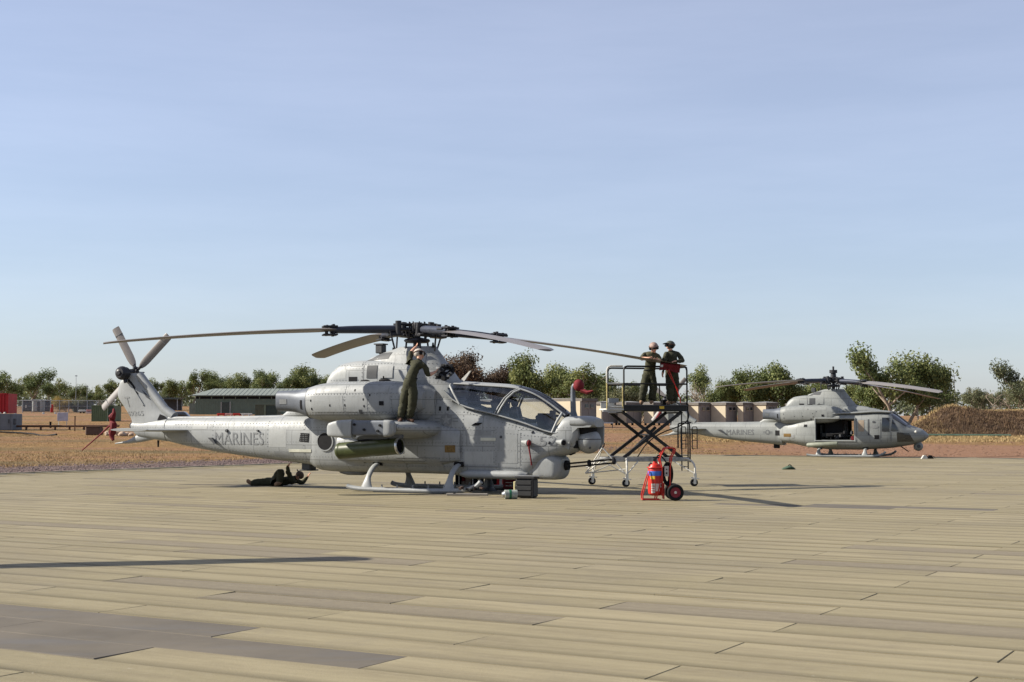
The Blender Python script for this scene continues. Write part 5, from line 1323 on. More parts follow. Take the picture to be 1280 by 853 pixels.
def container(px0, px1, Y, h, col, label, name='shipping_container', mats=None, dark=.0, rz=0, depth=6.0, cat='container', split=None):
    x0, x1 = PX(px0, Y), PX(px1, Y); X = (x0+x1)/2; L = x1-x0
    o = thing(name, label, cat, (X, Y, gz(X, Y)-.05), rz); m = mat('paint_'+name+'_'+str(px0), col, .55, 0, .2, 2)
    mb = MB(); mb.box((0, depth/2, h/2), (L-.1, depth-.1, h-.1)); mb.build('shell', m, o)
    n = max(3, int(L/.22))
    rb = MB()
    for i in range(n): rb.box((-L/2+.1+(i+.5)*(L-.2)/n, .035, h/2), ((L-.2)/n*.5, .05, h-.25))
    for i in range(int(depth/.3)): rb.box((-L/2+.035, .15+i*.3, h/2), (.05, .15, h-.25))
    rb.build('corrugation', m, o, 0)
    fr = MB()
    for sx in (-1, 1): fr.box((sx*(L/2-.05), .04, h/2), (.1, .12, h))
    for z in (.05, h-.05): fr.box((0, .035, z), (L, .12, .1))
    fr.build('frame', m, o, 0)
    if split:
        mb = MB(); mb.box((L*split, .0, h/2), (.10, .16, h-.1)); mb.build('door_post', mat('pale_green_post', (.2, .25, .17), .6), o)
        mb = MB(); mb.box((L*(split+.5)/2+.05, -.005, h/2), (L*(.5-split)-.2, .06, h-.3)); mb.build('dark_door', mat('dark_green_door', (.03, .045, .035), .6), o)
    return o
container(115, 143, 150, 1.75, (.10, .135, .07), 'green container with a dark right door, below the tail rotor', split=.22, depth=3)
container(319, 347, 176, 1.5, (.085, .095, .06), 'dark olive container standing before the green shed', split=-.05, depth=3)
# red and grey container stack at left edge
def stack():
    Y = 120; x1 = PX(16.5, Y); X = x1-3.0
    o = thing('grey_container', 'grey steel container at the left edge, below the red one', 'container', (X, Y, gz(x1, Y)))
    mb = MB(); mb.box((0, 1.2, .72), (6, 2.4, 1.38), None, .03); mb.build('shell', mat('grey_container', (.13, .14, .155), .6, 0, .2, 2), o)
    for i in range(7): mb = MB(); mb.box((-2.8+i*.93, -.03, .72), (.08, .06, 1.3)); mb.build('rib', MATS['grey_container'], o)
    mb = MB(); mb.box((3.0, .5, .75), (.14, .5, .5), None, .02); mb.box((2.72, -.06, .78), (.12, .06, .34)); mb.build('control_box', DARKG, o)
    mb = MB(); mb.box((0, .3, -.02), (5.4, .3, .12)); mb.build('skid_beam', BLACK, o)
    r_ = thing('red_container', 'deep red ribbed container stacked on the grey one, left edge', 'container', (X-.28, Y+.1, gz(x1, Y)+1.43))
    mb = MB(); mb.box((0, 1.1, .86), (5.7, 2.1, 1.66)); mb.build('shell', mat('container_red', (.36, .012, .015), .5, 0, .2, 2), r_)
    for i in range(22): mb = MB(); mb.box((-2.75+i*.26, .02, .88), (.13, .07, 1.5)); mb.build('rib', MATS['container_red'], r_)
    mb = MB(); mb.box((0, .02, 1.66), (5.7, .1, .1)); mb.box((2.82, .02, .86), (.1, .1, 1.7)); mb.build('frame', MATS['container_red'], r_)
    for i in range(3): mb = MB(); mb.cyl((2.6-i*.4, -.05, .0), (2.6-i*.4, -.05, .12), .12, .08, n=8); mb.build('white_foot', WHITEP, r_)
stack()
def demountables():
    tan = mat('hut_wall_lit', (.42, .36, .26), .7, 0, .08, 1.2); wall_shaded = mat('hut_wall_shaded', (.21, .19, .172), .7, 0, .12, 1.2); rfm = mat('taupe_roof', (.13, .115, .10), .7); dk = mat('dark_gap', (.02, .02, .02), .9)  # hut light painted in: pale colour for lit ends, darker for shaded walls
    H = 2.15
    # (left px, corner px, right px, kind) lit end | corner | shaded front
    def hut(pl, pc, pr, Y, label, windows=True, upper=False, H=H):
        xl, xc, xr = PX(pl, Y), PX(pc, Y), PX(pr, Y)
        z = gz(xc, Y)+.25
        o = thing('site_hut', label, 'hut', (xc, Y, z), 0, 'row of site huts')
        # corner nearest camera at origin; lit wall runs back-left, shaded wall runs back-right
        a = Vector((xl-xc, (xc-xl)*.9, 0)); b = Vector((xr-xc, (xr-xc)*.95, 0)); c = a+b
        wl = [(0, 0), (b.x, b.y), (c.x, c.y), (a.x, a.y)]
        def wall(p, q, nm, m, z0=0, z1=H, t=.12):
            p = Vector((*p, 0)); q = Vector((*q, 0)); d = (q-p); L = d.length; ang = math.atan2(d.y, d.x); mb = MB()
            mb.box((p+q)/2+Vector((0, 0, (z0+z1)/2)), (L-.01, t, z1-z0), RZ(ang)); return mb.build(nm, m, o, 0), L, ang, p, d.normalized()
        w1, L1, a1, p1, d1 = wall(wl[3], wl[0], 'end_wall', tan); w2, L2, a2, p2, d2 = wall(wl[0], wl[1], 'front_wall', wall_shaded)
        wall(wl[1], wl[2], 'far_wall', wall_shaded); wall(wl[2], wl[3], 'back_wall', wall_shaded)
        n2 = Vector((d2.y, -d2.x, 0))
        for i in range(int(L2/1.1)+1):
            t = min(L2-.06, .06+i*1.1); mb = MB(); mb.box(p2+d2*t+n2*.08+Vector((0, 0, H/2)), (.06, .05, H-.02), RZ(a2)); mb.build('panel_batten', wall_shaded, w2, 0)
        if windows and L2 > 1.6:
            for t in (L2*.36, L2*.70):
                mb = MB(); mb.box(p2+d2*t+n2*.09+Vector((0, 0, H*.80)), (min(.5, L2*.2), .06, .34), RZ(a2)); wn = mb.build('window', GLASSD, w2, 0)
                mb = MB(); mb.box(p2+d2*t+n2*.11+Vector((0, 0, H*.80-.2)), (min(.56, L2*.23), .08, .05), RZ(a2)); mb.build('sill', tan, wn, 0)
        mb = MB(); e = .22; q = [Vector((*p, 0)) for p in wl]; ctr = sum(q, Vector())/4
        pts = [((v-ctr).normalized()*e+v) for v in q]
        mb.add([(p.x, p.y, H) for p in pts]+[(p.x, p.y, H+.30) for p in pts], [(0, 1, 2, 3), (7, 6, 5, 4), (0, 4, 5, 1), (1, 5, 6, 2), (2, 6, 7, 3), (3, 7, 4, 0)]); rf = mb.build('roof', rfm, o, 0)
        mb = MB(); mb.add([(p.x*1.0, p.y, H+.302) for p in pts]+[(ctr.x, ctr.y, H+.42)], [(0, 1, 4), (1, 2, 4), (2, 3, 4), (3, 0, 4)]); mb.build('roof_sheet', mat('roof_sheet', (.30, .29, .27), .5, .2), rf, 0)
        for v in q:
            mb = MB(); mb.box((v.x*.9+ctr.x*.1, v.y*.9+ctr.y*.1, -.3), (.25, .25, .6)); mb.build('pier', dk, o, 0)
    big = 150
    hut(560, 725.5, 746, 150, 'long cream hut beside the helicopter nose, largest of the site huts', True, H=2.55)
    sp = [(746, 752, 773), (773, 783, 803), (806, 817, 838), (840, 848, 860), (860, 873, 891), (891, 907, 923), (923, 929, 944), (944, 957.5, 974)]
    labs = ['narrow shaded-front site hut just right of the helicopter nose', 'shaded-front hut behind the left leg of the work platform', 'lit-ended cream hut seen through the scissor arms', 'small shaded-front hut behind the platform ladder',
            'hut right of the platform ladder, above the utility tail boom', 'lit-ended cream hut with twin windows over the boom lettering', 'narrow hut with twin windows, second from the exhaust of the utility helicopter', 'last lit-ended cream hut, nearest the utility helicopter engine']
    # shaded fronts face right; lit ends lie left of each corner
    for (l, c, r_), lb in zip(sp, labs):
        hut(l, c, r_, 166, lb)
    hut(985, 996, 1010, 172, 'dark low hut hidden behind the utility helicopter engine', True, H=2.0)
demountables()
def low_deck():
    Y = 148; o = thing('white_rail', 'low pale rail in front of the site huts, right of the nose sensor', 'rail', (PX(751, Y), Y, gz(PX(751, Y), Y)+.55)); mb = MB(); mb.box((0, 0, 0), (2.6, .08, .14)); mb.build('beam', mat('pale_rail', (.35, .37, .38), .6), o)
    for s in (-1, 0, 1): mb = MB(); mb.cyl((s*1.2, 0, -.6), (s*1.2, 0, 0), .04, n=6); mb.build('post', DARKG, o)
low_deck()
# compound fence at the far left
def compound_fence():
    Y = 200; o = thing('mesh_fence', 'tall wire mesh fence round the compound below the far left trees', 'fence', (0, 0, 0)); xs = [PX(-40+i*11.5, Y) for i in range(17)]
    for i, x in enumerate(xs):
        mb = MB(); mb.cyl((x, Y, gz(x, Y)-.2), (x, Y, gz(x, Y)+1.75), .05, n=6); mb.build('post', MATS['galvanised_steel'], o)
    for zz in (1.7, .9): mb = MB(); mb.tube([(x, Y, gz(x, Y)+zz) for x in xs], .025, 5); mb.build('rail', MATS['galvanised_steel'], o)
    N = NT('wire_mesh'); t = N.n('ShaderNodeBsdfTransparent'); d = N.n('ShaderNodeBsdfDiffuse'); d.inputs[0].default_value = (.3, .31, .31, 1); m = N.n('ShaderNodeMixShader'); m.inputs[0].default_value = .25
    N.l(t.outputs[0], m.inputs[1]); N.l(d.outputs[0], m.inputs[2]); N.l(m.outputs[0], N.out.inputs[0])
    mb = MB(); mb.add([p for x in xs for p in ((x, Y+.02, gz(x, Y)), (x, Y+.02, gz(x, Y)+1.7))], [(2*i, 2*i+1, 2*i+3, 2*i+2) for i in range(len(xs)-1)]); mb.build('mesh', N.m, o, 0)
compound_fence()
def simple(name, label, cat, px, Y, boxes, group=None, rz=0):
    X = PX(px, Y); o = thing(name, label, cat, (X, Y, gz(X, Y)), rz, group)
    for nm, m, c, d in boxes: mb = MB(); mb.box(c, d, None, min(d)*.12); mb.build(nm, m, o)
    return o
GAL = MATS['galvanised_steel']; LAV = mat('faded_lavender_board', (.42, .41, .46), .7)
simple('site_cabin', 'pale grey cabin in the fenced compound, far left', 'cabin', 46, 206, [('wall', mat('pale_cabin', (.30, .31, .29), .7), (0, 1, .85), (1.3, 2, 1.7)), ('roof', GAL, (0, 1, 1.75), (1.5, 2.2, .1)), ('door', DARKG, (.3, -.03, .8), (.4, .06, 1.4))])
simple('site_cabin', 'dark green cabin under the low roof, right end of the compound', 'cabin', 102, 206, [('wall', mat('deep_green_cabin', (.06, .085, .07), .7), (0, 1, .8), (2.6, 2, 1.6)), ('roof', mat('green_roof', (.12, .15, .13), .6), (0, 1, 1.66), (3.0, 2.4, .12)), ('notice', WHITEP, (-.05, -.04, .75), (.16, .05, .2))])
simple('site_cabin', 'dark cabin behind the wire beside the red container', 'cabin', 34, 210, [('wall', DARKG, (0, 1, .8), (1.6, 2, 1.6)), ('roof', GAL, (0, 1, 1.66), (1.8, 2.2, .1)), ('notice', WHITEP, (-.1, -.04, .75), (.18, .05, .4))])
simple('site_cabin', 'dark cabin with a white notice, behind the wire fence left of the red barrel', 'cabin', 54, 212, [('wall', DARKG, (0, 1, .8), (1.3, 2, 1.6)), ('roof', GAL, (0, 1, 1.66), (1.5, 2.2, .1)), ('notice', WHITEP, (-.2, -.04, .65), (.2, .05, .3))])
simple('red_barrel', 'upright red barrel at the compound fence, far left', 'barrel', 65.5, 198, [('drum', REDP, (0, 0, .6), (.34, .34, 1.1)), ('lid', WHITEP, (-.1, -.2, .95), (.1, .03, .5))])
for i, (px, l) in enumerate(((20, 'nearest the red container'), (55, 'below the dark fenced cabin'), (70, 'just left of the blank sign'))):
    simple('ground_marker', f'small white marker block {l}', 'marker', px, 190, [('block', WHITEP, (0, 0, .12), (.26, .2, .26)), ('base', GAL, (0, 0, .0), (.34, .28, .04))], 'white marker blocks')
simple('parked_boat_trailer', 'low white flatbed trailer by the green cabin, far left', 'trailer', 104, 196, [('bed', WHITEP, (0, 0, .34), (.9, .8, .26)), ('wheel', BLACK, (-.2, -.3, .12), (.22, .1, .22)), ('wheel', BLACK, (.25, -.3, .12), (.22, .1, .22))])
simple('barrier', 'pink and white plastic barrier left of the green container', 'barrier', 111.5, 192, [('panel', mat('faded_pink', (.5, .25, .22), .6), (0, 0, .45), (.7, .1, .22)), ('panel', mat('faded_pink2', (.52, .38, .34), .6), (0, 0, .15), (.7, .1, .22)), ('leg', GAL, (-.3, 0, .2), (.05, .05, .5)), ('leg', GAL, (.3, 0, .2), (.05, .05, .5))])
def sign():
    Y = 128; X = PX(79, Y); o = thing('blank_sign', 'pale lavender blank sign on two posts in the dry grass', 'sign', (X, Y, gz(X, Y)))
    mb = MB(); mb.box((0, 0, .98), (.98, .03, .76), None, .01); mb.build('board', LAV, o)
    for s in (-1, 1): mb = MB(); mb.cyl((s*.36, .04, -.2), (s*.36, .04, 1.3), .035, n=8); mb.build('post', WHITEP, o)
sign()
def post(px, Y, h, label, m, w_=.12):
    X = PX(px, Y); o = thing('marker_post', label, 'post', (X, Y, gz(X, Y)), 0, 'dark marker posts'); mb = MB(); mb.box((0, 0, h/2-.1), (w_, w_, h), None, .02); mb.build('post', m, o); mb = MB(); mb.box((0, 0, h-.08), (w_*1.15, w_*1.15, .05)); mb.build('cap', m, o)
post(64, 127, .62, 'short thick dark post left of the blank sign', BLACK, .15); post(94.5, 118, 1.3, 'thin rusty post right of the blank sign', mat('rust', (.10, .05, .03), .9), .09)
mb = MB(); mb.tube([(PX(-30, 121), 121, gz(-45, 121)+.33), (PX(60, 121), 121, gz(-39, 121)+.33), (PX(150, 121), 121, gz(-33, 121)+.33)], .09, 8)
for i in range(10): x = PX(-20+i*18, 121); mb.box((x, 121, gz(x, 121)+.13), (.12, .2, .3))
tag(mb.build('rusty_pipe', MATS['rust']), 'long thin rusty pipeline crossing the grass by the blank sign', 'pipe')
mb = MB(); mb.tube([(PX(-10, 116), 116, gz(-42, 116)+.1), (PX(40, 115), 115, gz(-38, 115)+.1), (PX(56, 110), 110, gz(-36, 110)+.12), (PX(72, 107), 107, gz(-34, 107)+.1)], .07, 6, smooth=1)
tag(mb.build('black_hose', BLACK), 'black hose snaking from the grey container into the drain', 'hose')
simple('brown_box', 'brown weathered box in the drain left of the tail skid', 'box', 116.5, 108, [('body', mat('brown_box', (.09, .055, .04), .8), (0, .5, .32), (1.1, 1.0, .62)), ('lid', mat('brown_lid', (.14, .09, .06), .8), (0, .5, .65), (1.16, 1.06, .06))])
def rocks():
    r = random.Random(6); specs = [(136, .28, 'leftmost'), (141, .34, 'second from left'), (146, .24, 'third from left'), (150, .36, 'fourth from left'), (154, .30, 'fifth from left'), (160, .22, 'rightmost but one'), (165, .2, 'rightmost')]
    for px, s, l in specs:
        Y = 106+r.uniform(-1, 1); X = PX(px, Y); mb = MB(); bm = bmesh.new(); bmesh.ops.create_icosphere(bm, subdivisions=2, radius=s)
        for v in bm.verts: v.co *= 1+.35*noise.noise(v.co*4+Vector((px, 0, 0))); v.co.z *= .8
        mb.add([v.co.copy() for v in bm.verts], [tuple(v.index for v in f.verts) for f in bm.faces]); bm.free()
        o = mb.build('rock', mat('pale_rock', (.36, .27, .20), .9, 0, .4, 4), None, 30); o.location = (X, Y, gz(X, Y)+s*.4); tag(o, f'pale rock below the tail stabiliser, {l} of the heap', 'rock', 'rocks by the drain')
rocks()
# vehicles and clutter seen tiny between fin and shed
def small_car(px, Y, m, label, L=3.6, name='parked_car', cat='car'):
    X = PX(px, Y); o = thing(name, label, cat, (X, Y, gz(X, Y)-.05)); h = .2
    b = MB(); b.loft([(-L/2, 0, .7, h, .62, 3), (-L*.42, 0, .84, h, .78, 3.4), (0, 0, .86, h, .82, 3.4), (L*.36, 0, .84, h, .72, 3.4), (L/2, 0, .72, h+.05, .55, 3)], n=20, sub=3); b.build('body', m, o)
    b = MB(); b.loft([(-L*.34, 0, .55, .7, .82, 3), (-L*.2, 0, .66, .7, 1.28, 3.4), (L*.08, 0, .66, .7, 1.3, 3.4), (L*.24, 0, .6, .7, .8, 3)], n=20, sub=3); b.build('cabin', GLASSD, o)
    for x in (-L*.31, L*.31):
        for y in (-.78, .78): w_ = MB(); w_.cyl((x, y-.09, .3), (x, y+.09, .3), .3, n=16); w_.build('wheel', BLACK, o)
small_car(213, 140, WHITEP, 'small white parked car beside the shelter, right of the fin'); small_car(200, 143, mat('silver_car', (.4, .42, .43), .3, .5), 'silver parked car half hidden by the tail fin'); small_car(227, 138, BLKP, 'black parked car between the white car and the green shed')
for i, (px, m, l) in enumerate(((277, REDP, 'red plastic barrier before the shed door, leftmost of the row'), (286, mat('faded_pink', (.5, .25, .22)), 'faded pink barrier second in the row before the green shed'), (297, REDP, 'red barrier in the middle of the row before the green shed'), (308, WHITEP, 'long white barrier at the right of the row before the green shed'))):
    simple('road_barrier', l, 'barrier', px, 172, [('body', m, (0, 0, .35), (1.0 if i < 3 else 1.5, .2, .22)), ('foot', m, (-.35, 0, .12), (.15, .35, .3)), ('foot', m, (.35, 0, .12), (.15, .35, .3))], 'barriers before the green shed')
simple('red_generator', 'low red machine with pale frame, seen under the engine exhaust', 'machine', 367, 110, [('bonnet', mat('faded_red', (.5, .10, .06), .6), (0, .3, 1.0), (1.2, .6, .14)), ('frame', mat('machine_grey', (.3, .3, .28), .6), (-.1, .3, .72), (1.7, .7, .42)), ('chassis', DARKG, (0, .3, .3), (1.5, .6, .3)), ('wheel', BLACK, (-.6, -.05, .2), (.35, .12, .4)), ('wheel', BLACK, (.6, -.05, .2), (.35, .12, .4))])

# ------------------------------------------------------------------ work platform
def scissor_lift():
    o = thing('scissor_lift', 'black scissor work platform with railings, white wheeled base and ladder', 'work platform', (2.93, 37.5, 0), R(15)); L, D = 1.80, 1.30
    def tb(name, pts, r_, m, smooth=0, par=o, n=8): mb = MB(); mb.tube(pts, r_, n, smooth=smooth); return mb.build(name, m, par)
    # base frame
    for y in (0, D): mb = MB(); mb.box((L/2-.12, y, .70), (L+.34, .06, .11), None, .01); mb.build('base_beam', mat('worn_steel_beam', (.28, .28, .27), .5, .3, .4, 9), o)
    for x in (-.25, L): mb = MB(); mb.box((x, D/2, .70), (.06, D-.06, .09), None, .01); mb.build('base_crossbeam', MATS['worn_steel_beam'], o)
    # scissor arms, pairs front and back
    for y in (.10, D-.10):
        for k, (xa, xb) in enumerate(((0.02, 1.68), (1.68, .02))):
            mb = MB(); p = Vector((xa, y+.03*k*(1 if y < .6 else -1), .74)); q = Vector((xb, y+.03*k*(1 if y < .6 else -1), 1.96)); d = q-p
            mb.box((p+q)/2, (d.length, .04, .085), RY(-math.atan2(d.z, d.x)), .006); mb.build('scissor_arm', BLKP, o)
    for x, z in ((.02, .76), (1.68, .76), (.85, 1.35), (.02, 1.94), (1.68, 1.94)): tb('arm_pin', [(x, .05, z), (x, D-.05, z)], .022, BLKP)
    tb('hydraulic_ram', [(.35, D/2, .80), (1.15, D/2, 1.55)], [.045, .045], HUBM); tb('diagonal_brace', [(.25, .15, 1.8), (.9, .3, 1.42)], .016, BLKP)
    tb('hydraulic_hose', [(.5, .3, .76), (.75, .25, 1.15), (1.2, .3, 1.42), (1.75, .2, 1.6), (1.92, .12, 1.8), (1.85, .1, 2.05), (1.78, .08, 2.1)], .016, BLACK, 2)
    # deck
    mb = MB(); mb.box((L/2, D/2, 2.06), (L, D, .17), None, .01); dk = mb.build('deck', BLKP, o)
    mb = MB(); mb.box((1.08, -.008, 2.075), (.13, .012, .07)); mb.build('yellow_label', YEL, dk)
    mb = MB(); mb.box((L/2, -.02, 2.13), (L+.02, .02, .03)); mb.build('deck_lip', DARKG, dk)
    mb = MB(); mb.box((-.24, .3, 2.02), (.46, .6, .05), None, .01); mb.box((-.30, .02, 1.985), (.52, .04, .05)); mb.build('side_step', WHITEP, o)
    mb = MB(); mb.box((-.25, .55, 2.13), (.38, .03, .14)); mb.build('step_toe_board', mat('grey_toe_board', (.4, .4, .38), .5), o)
    mb = MB(); mb.box((.16, D-.04, 2.28), (.3, .03, .12)); mb.build('toe_board', MATS['grey_toe_board'], o)
    # railings
    zt, zm = 3.16, 2.70
    for nm, (ax, ay), (bx, by), m in (('front_rail', (.02, 0), (L, 0), BLKP), ('back_rail', (.02, D), (L, D), BLKP), ('end_rail', (L, 0), (L, D), BLKP)):
        a0 = Vector((ax, ay, 2.1)); b0 = Vector((bx, by, 2.1)); u = (b0-a0).normalized()*.10
        mb = MB(); mb.tube([a0, Vector((ax, ay, zt-.10)), Vector((ax, ay, zt))+u*.3+Vector((0, 0, -.02)), Vector((ax, ay, zt))+u, Vector((bx, by, zt))-u, Vector((bx, by, zt))-u*.3+Vector((0, 0, -.02)), Vector((bx, by, zt-.10)), b0], .024, 8)
        mb.tube([Vector((ax, ay, zm)), Vector((bx, by, zm))], .02, 8); mb.build(nm, m, o)
    # white and yellow left end frame standing out over the step
    mb = MB(); mb.mat(YELF).tube([(-.45, .0, 2.02), (-.45, .0, 2.72)], .019, 8).tube([(-.02, -.02, 2.02), (-.02, -.02, 2.72)], .019, 8)
    mb.mat(WHITEP).tube([(-.45, .0, 2.70), (-.02, -.02, 2.70)], .022, 8).tube([(-.45, 0, 2.72), (-.45, 0, 3.04), (-.42, 0, 3.12), (-.34, 0, 3.16), (-.02, -.02, 3.16)], .024, 8).tube([(-.46, 0, 2.02), (0, -.02, 2.02)], .026, 8).tube([(-.46, 0, 2.09), (0, -.02, 2.09)], .016, 8)
    mb.build('gate_frame', None, o)
    
    # outriggers and castors
    WR = [(-.02, -.32), (1.85, -.40), (-.40, D+.05), (1.55, D+.18)]
    for i, (x, y) in enumerate(WR):
        sy = 0 if y < .5 else D; sx = .08 if x < .5 else L-.1
        mb = MB(); mb.mat(WHITEP).tube([(sx, sy, .72), (x*.6+sx*.4, y*.55+sy*.45, .70), (x, y, .55), (x, y, .30)], .026, 8, smooth=1)
        mb.mat(WHITEP).tube([(sx+(.35 if x < .5 else -.35), sy, .68), (x, y, .33)], .016, 6)
        mb.build('outrigger', None, o)
        mb = MB(); mb.mat(STEEL).cyl((x, y, .20), (x, y, .34), .045, n=12).box((x, y, .20), (.16, .12, .02)).box((x-.02, y-.045, .14), (.07, .012, .16)).box((x-.02, y+.045, .14), (.07, .012, .16)).cyl((x+.12, y, .19), (x-.12, y, .23), .012, n=6); ca_ = mb.build('castor_fork', None, o)
        mb = MB(); mb.cyl((x-.03, y-.028, .10), (x-.03, y+.028, .10), .10, n=20); wh = mb.build('castor_wheel', BLACK, ca_)
        mb = MB(); mb.cyl((x-.03, y-.033, .10), (x-.03, y+.033, .10), .045, n=14); mb.build('wheel_hub', STEEL, ca_)
    # white tow frame with ring
    mb = MB(); A = Vector((-.62, -.06, .68)); B = Vector((-.05, -.30, .34)); C = Vector((-.40, D, .34)); Tt = Vector((-.58, .0, 1.02))
    for p, q in ((Tt, B), (Tt, C), (Tt, Vector((-.25, .1, .68))), (A, B), (A, Vector((-.95, .3, .34))), (Vector((-.95, .3, .34)), B+Vector((0, 0, .12))), (Tt, Vector((-.95, .3, .34))), (Vector((-.25, .05, .7)), Vector((-.95, .3, .5))), (C, Vector((-.95, .3, .36)))): mb.tube([p, q], .017, 6)
    mb.tube([(-.20, .0, .72), (-.45, .0, .74), (-.75, .1, .70)], .02, 6); mb.build('tow_frame', WHITEP, o)
    mb = MB(); mb.tube([Vector((-.58+.045*math.cos(t), 0, 1.10+.075*math.sin(t))) for t in [k*math.pi/6 for k in range(13)]], .018, 6); mb.build('tow_ring', HUBM, o)
    # ladder
    mb = MB()
    for y in (.1, .55): mb.tube([(L+.06, y, .38), (L+.06, y, 2.15)], .018, 6)
    for k in range(6): mb.tube([(L+.06, .1, .5+k*.3), (L+.06, .55, .5+k*.3)], .013, 6)
    mb.tube([(L-.28, -.04, 1.0), (L-.28, -.04, 1.62), (L-.24, -.04, 1.66), (L+.02, -.04, 1.66), (L+.06, -.04, 1.62), (L+.06, -.04, .62)], .02, 6, smooth=1)
    mb.build('ladder', BLKP, o)
    mb = MB()
    for x0 in (L-.22, L+.10):
        mb.tube([(x0, -.10, .98), (x0, -.10, 1.52), (x0+.02, -.10, 1.56), (x0+.12, -.10, 1.56), (x0+.14, -.10, 1.52), (x0+.14, -.10, .98), (x0, -.10, .98)], .014, 6); mb.tube([(x0, -.10, 1.2), (x0+.14, -.10, 1.2)], .012, 6); mb.tube([(x0, -.10, 1.38), (x0+.14, -.10, 1.38)], .012, 6)
    mb.build('folding_step', BLKP, o)
    mb = MB(); mb.tube([(1.28, .5, 2.14), (1.20, .5, 2.4), (1.22, .5, 2.62), (1.18, .5, 2.7)], .018, 6, smooth=1); mb.tube([(1.2, .5, 2.42), (1.45, .5, 2.32), (1.75, .4, 2.16)], .014, 6, smooth=1); mb.box((1.33, .5, 2.22), (.14, .12, .14), None, .02); mb.build('control_lever', BLACK, o)
    return o
scissor_lift()
# red cloth draped on the blade tip above the platform rail
mb = MB(); rr = random.Random(4)
nx, nz_ = 12, 5
for sgn in (0, 1):
    vs = []
    for i in range(nx+1):
        for j in range(nz_+1):
            t = i/nx; x = 3.92+.53*t; y = 37.40+(x-3.6)*.39; ytop = 3.245-.045*t
            z = ytop-.19*j/nz_*(1-.12*math.sin(t*5))-.0
            vs.append((x-(.02*j/nz_), y-.18-.035*math.sin(j*1.2)+sgn*.30+.012*math.sin(i*1.9), z))
    mb.add(vs, [(i*(nz_+1)+j, i*(nz_+1)+j+1, (i+1)*(nz_+1)+j+1, (i+1)*(nz_+1)+j) for i in range(nx) for j in range(nz_)])
vs = []
for i in range(nx+1):
    t = i/nx; x = 3.92+.53*t; y = 37.40+(x-3.6)*.39
    for k, (dy, dz) in enumerate(((-.18, 0), (-.08, .03), (.06, .03), (.12, 0))): vs.append((x, y+dy, 3.245-.045*t+dz))
mb.add(vs, [(i*4+k, i*4+k+1, i*4+k+5, i*4+k+4) for i in range(nx) for k in range(3)])
cl = thing('blade_tip_cover', 'dark red cloth cover hanging over the rotor blade tip between the two men', 'cloth cover', (4.2, 37.6, 3.2)); cl.location = (0, 0, 0)
c0 = mb.build('cloth', REDC, cl, 60)
mb = MB(); mb.box((3.935, 37.33, 3.16), (.07, .02, .06)); mb.build('white_tag', WHITEP, cl)
mb = MB(); mb.tube([(4.12, 37.42, 3.08), (4.22, 37.44, 2.85), (4.32, 37.48, 2.6), (4.42, 37.5, 2.35), (4.44, 37.5, 2.2)], .013, 6, smooth=1); mb.tube([(4.06, 37.42, 3.08), (4.25, 37.44, 2.72), (4.40, 37.48, 2.5)], .009, 6, smooth=1); mb.build('tie_cord', REDP, cl)

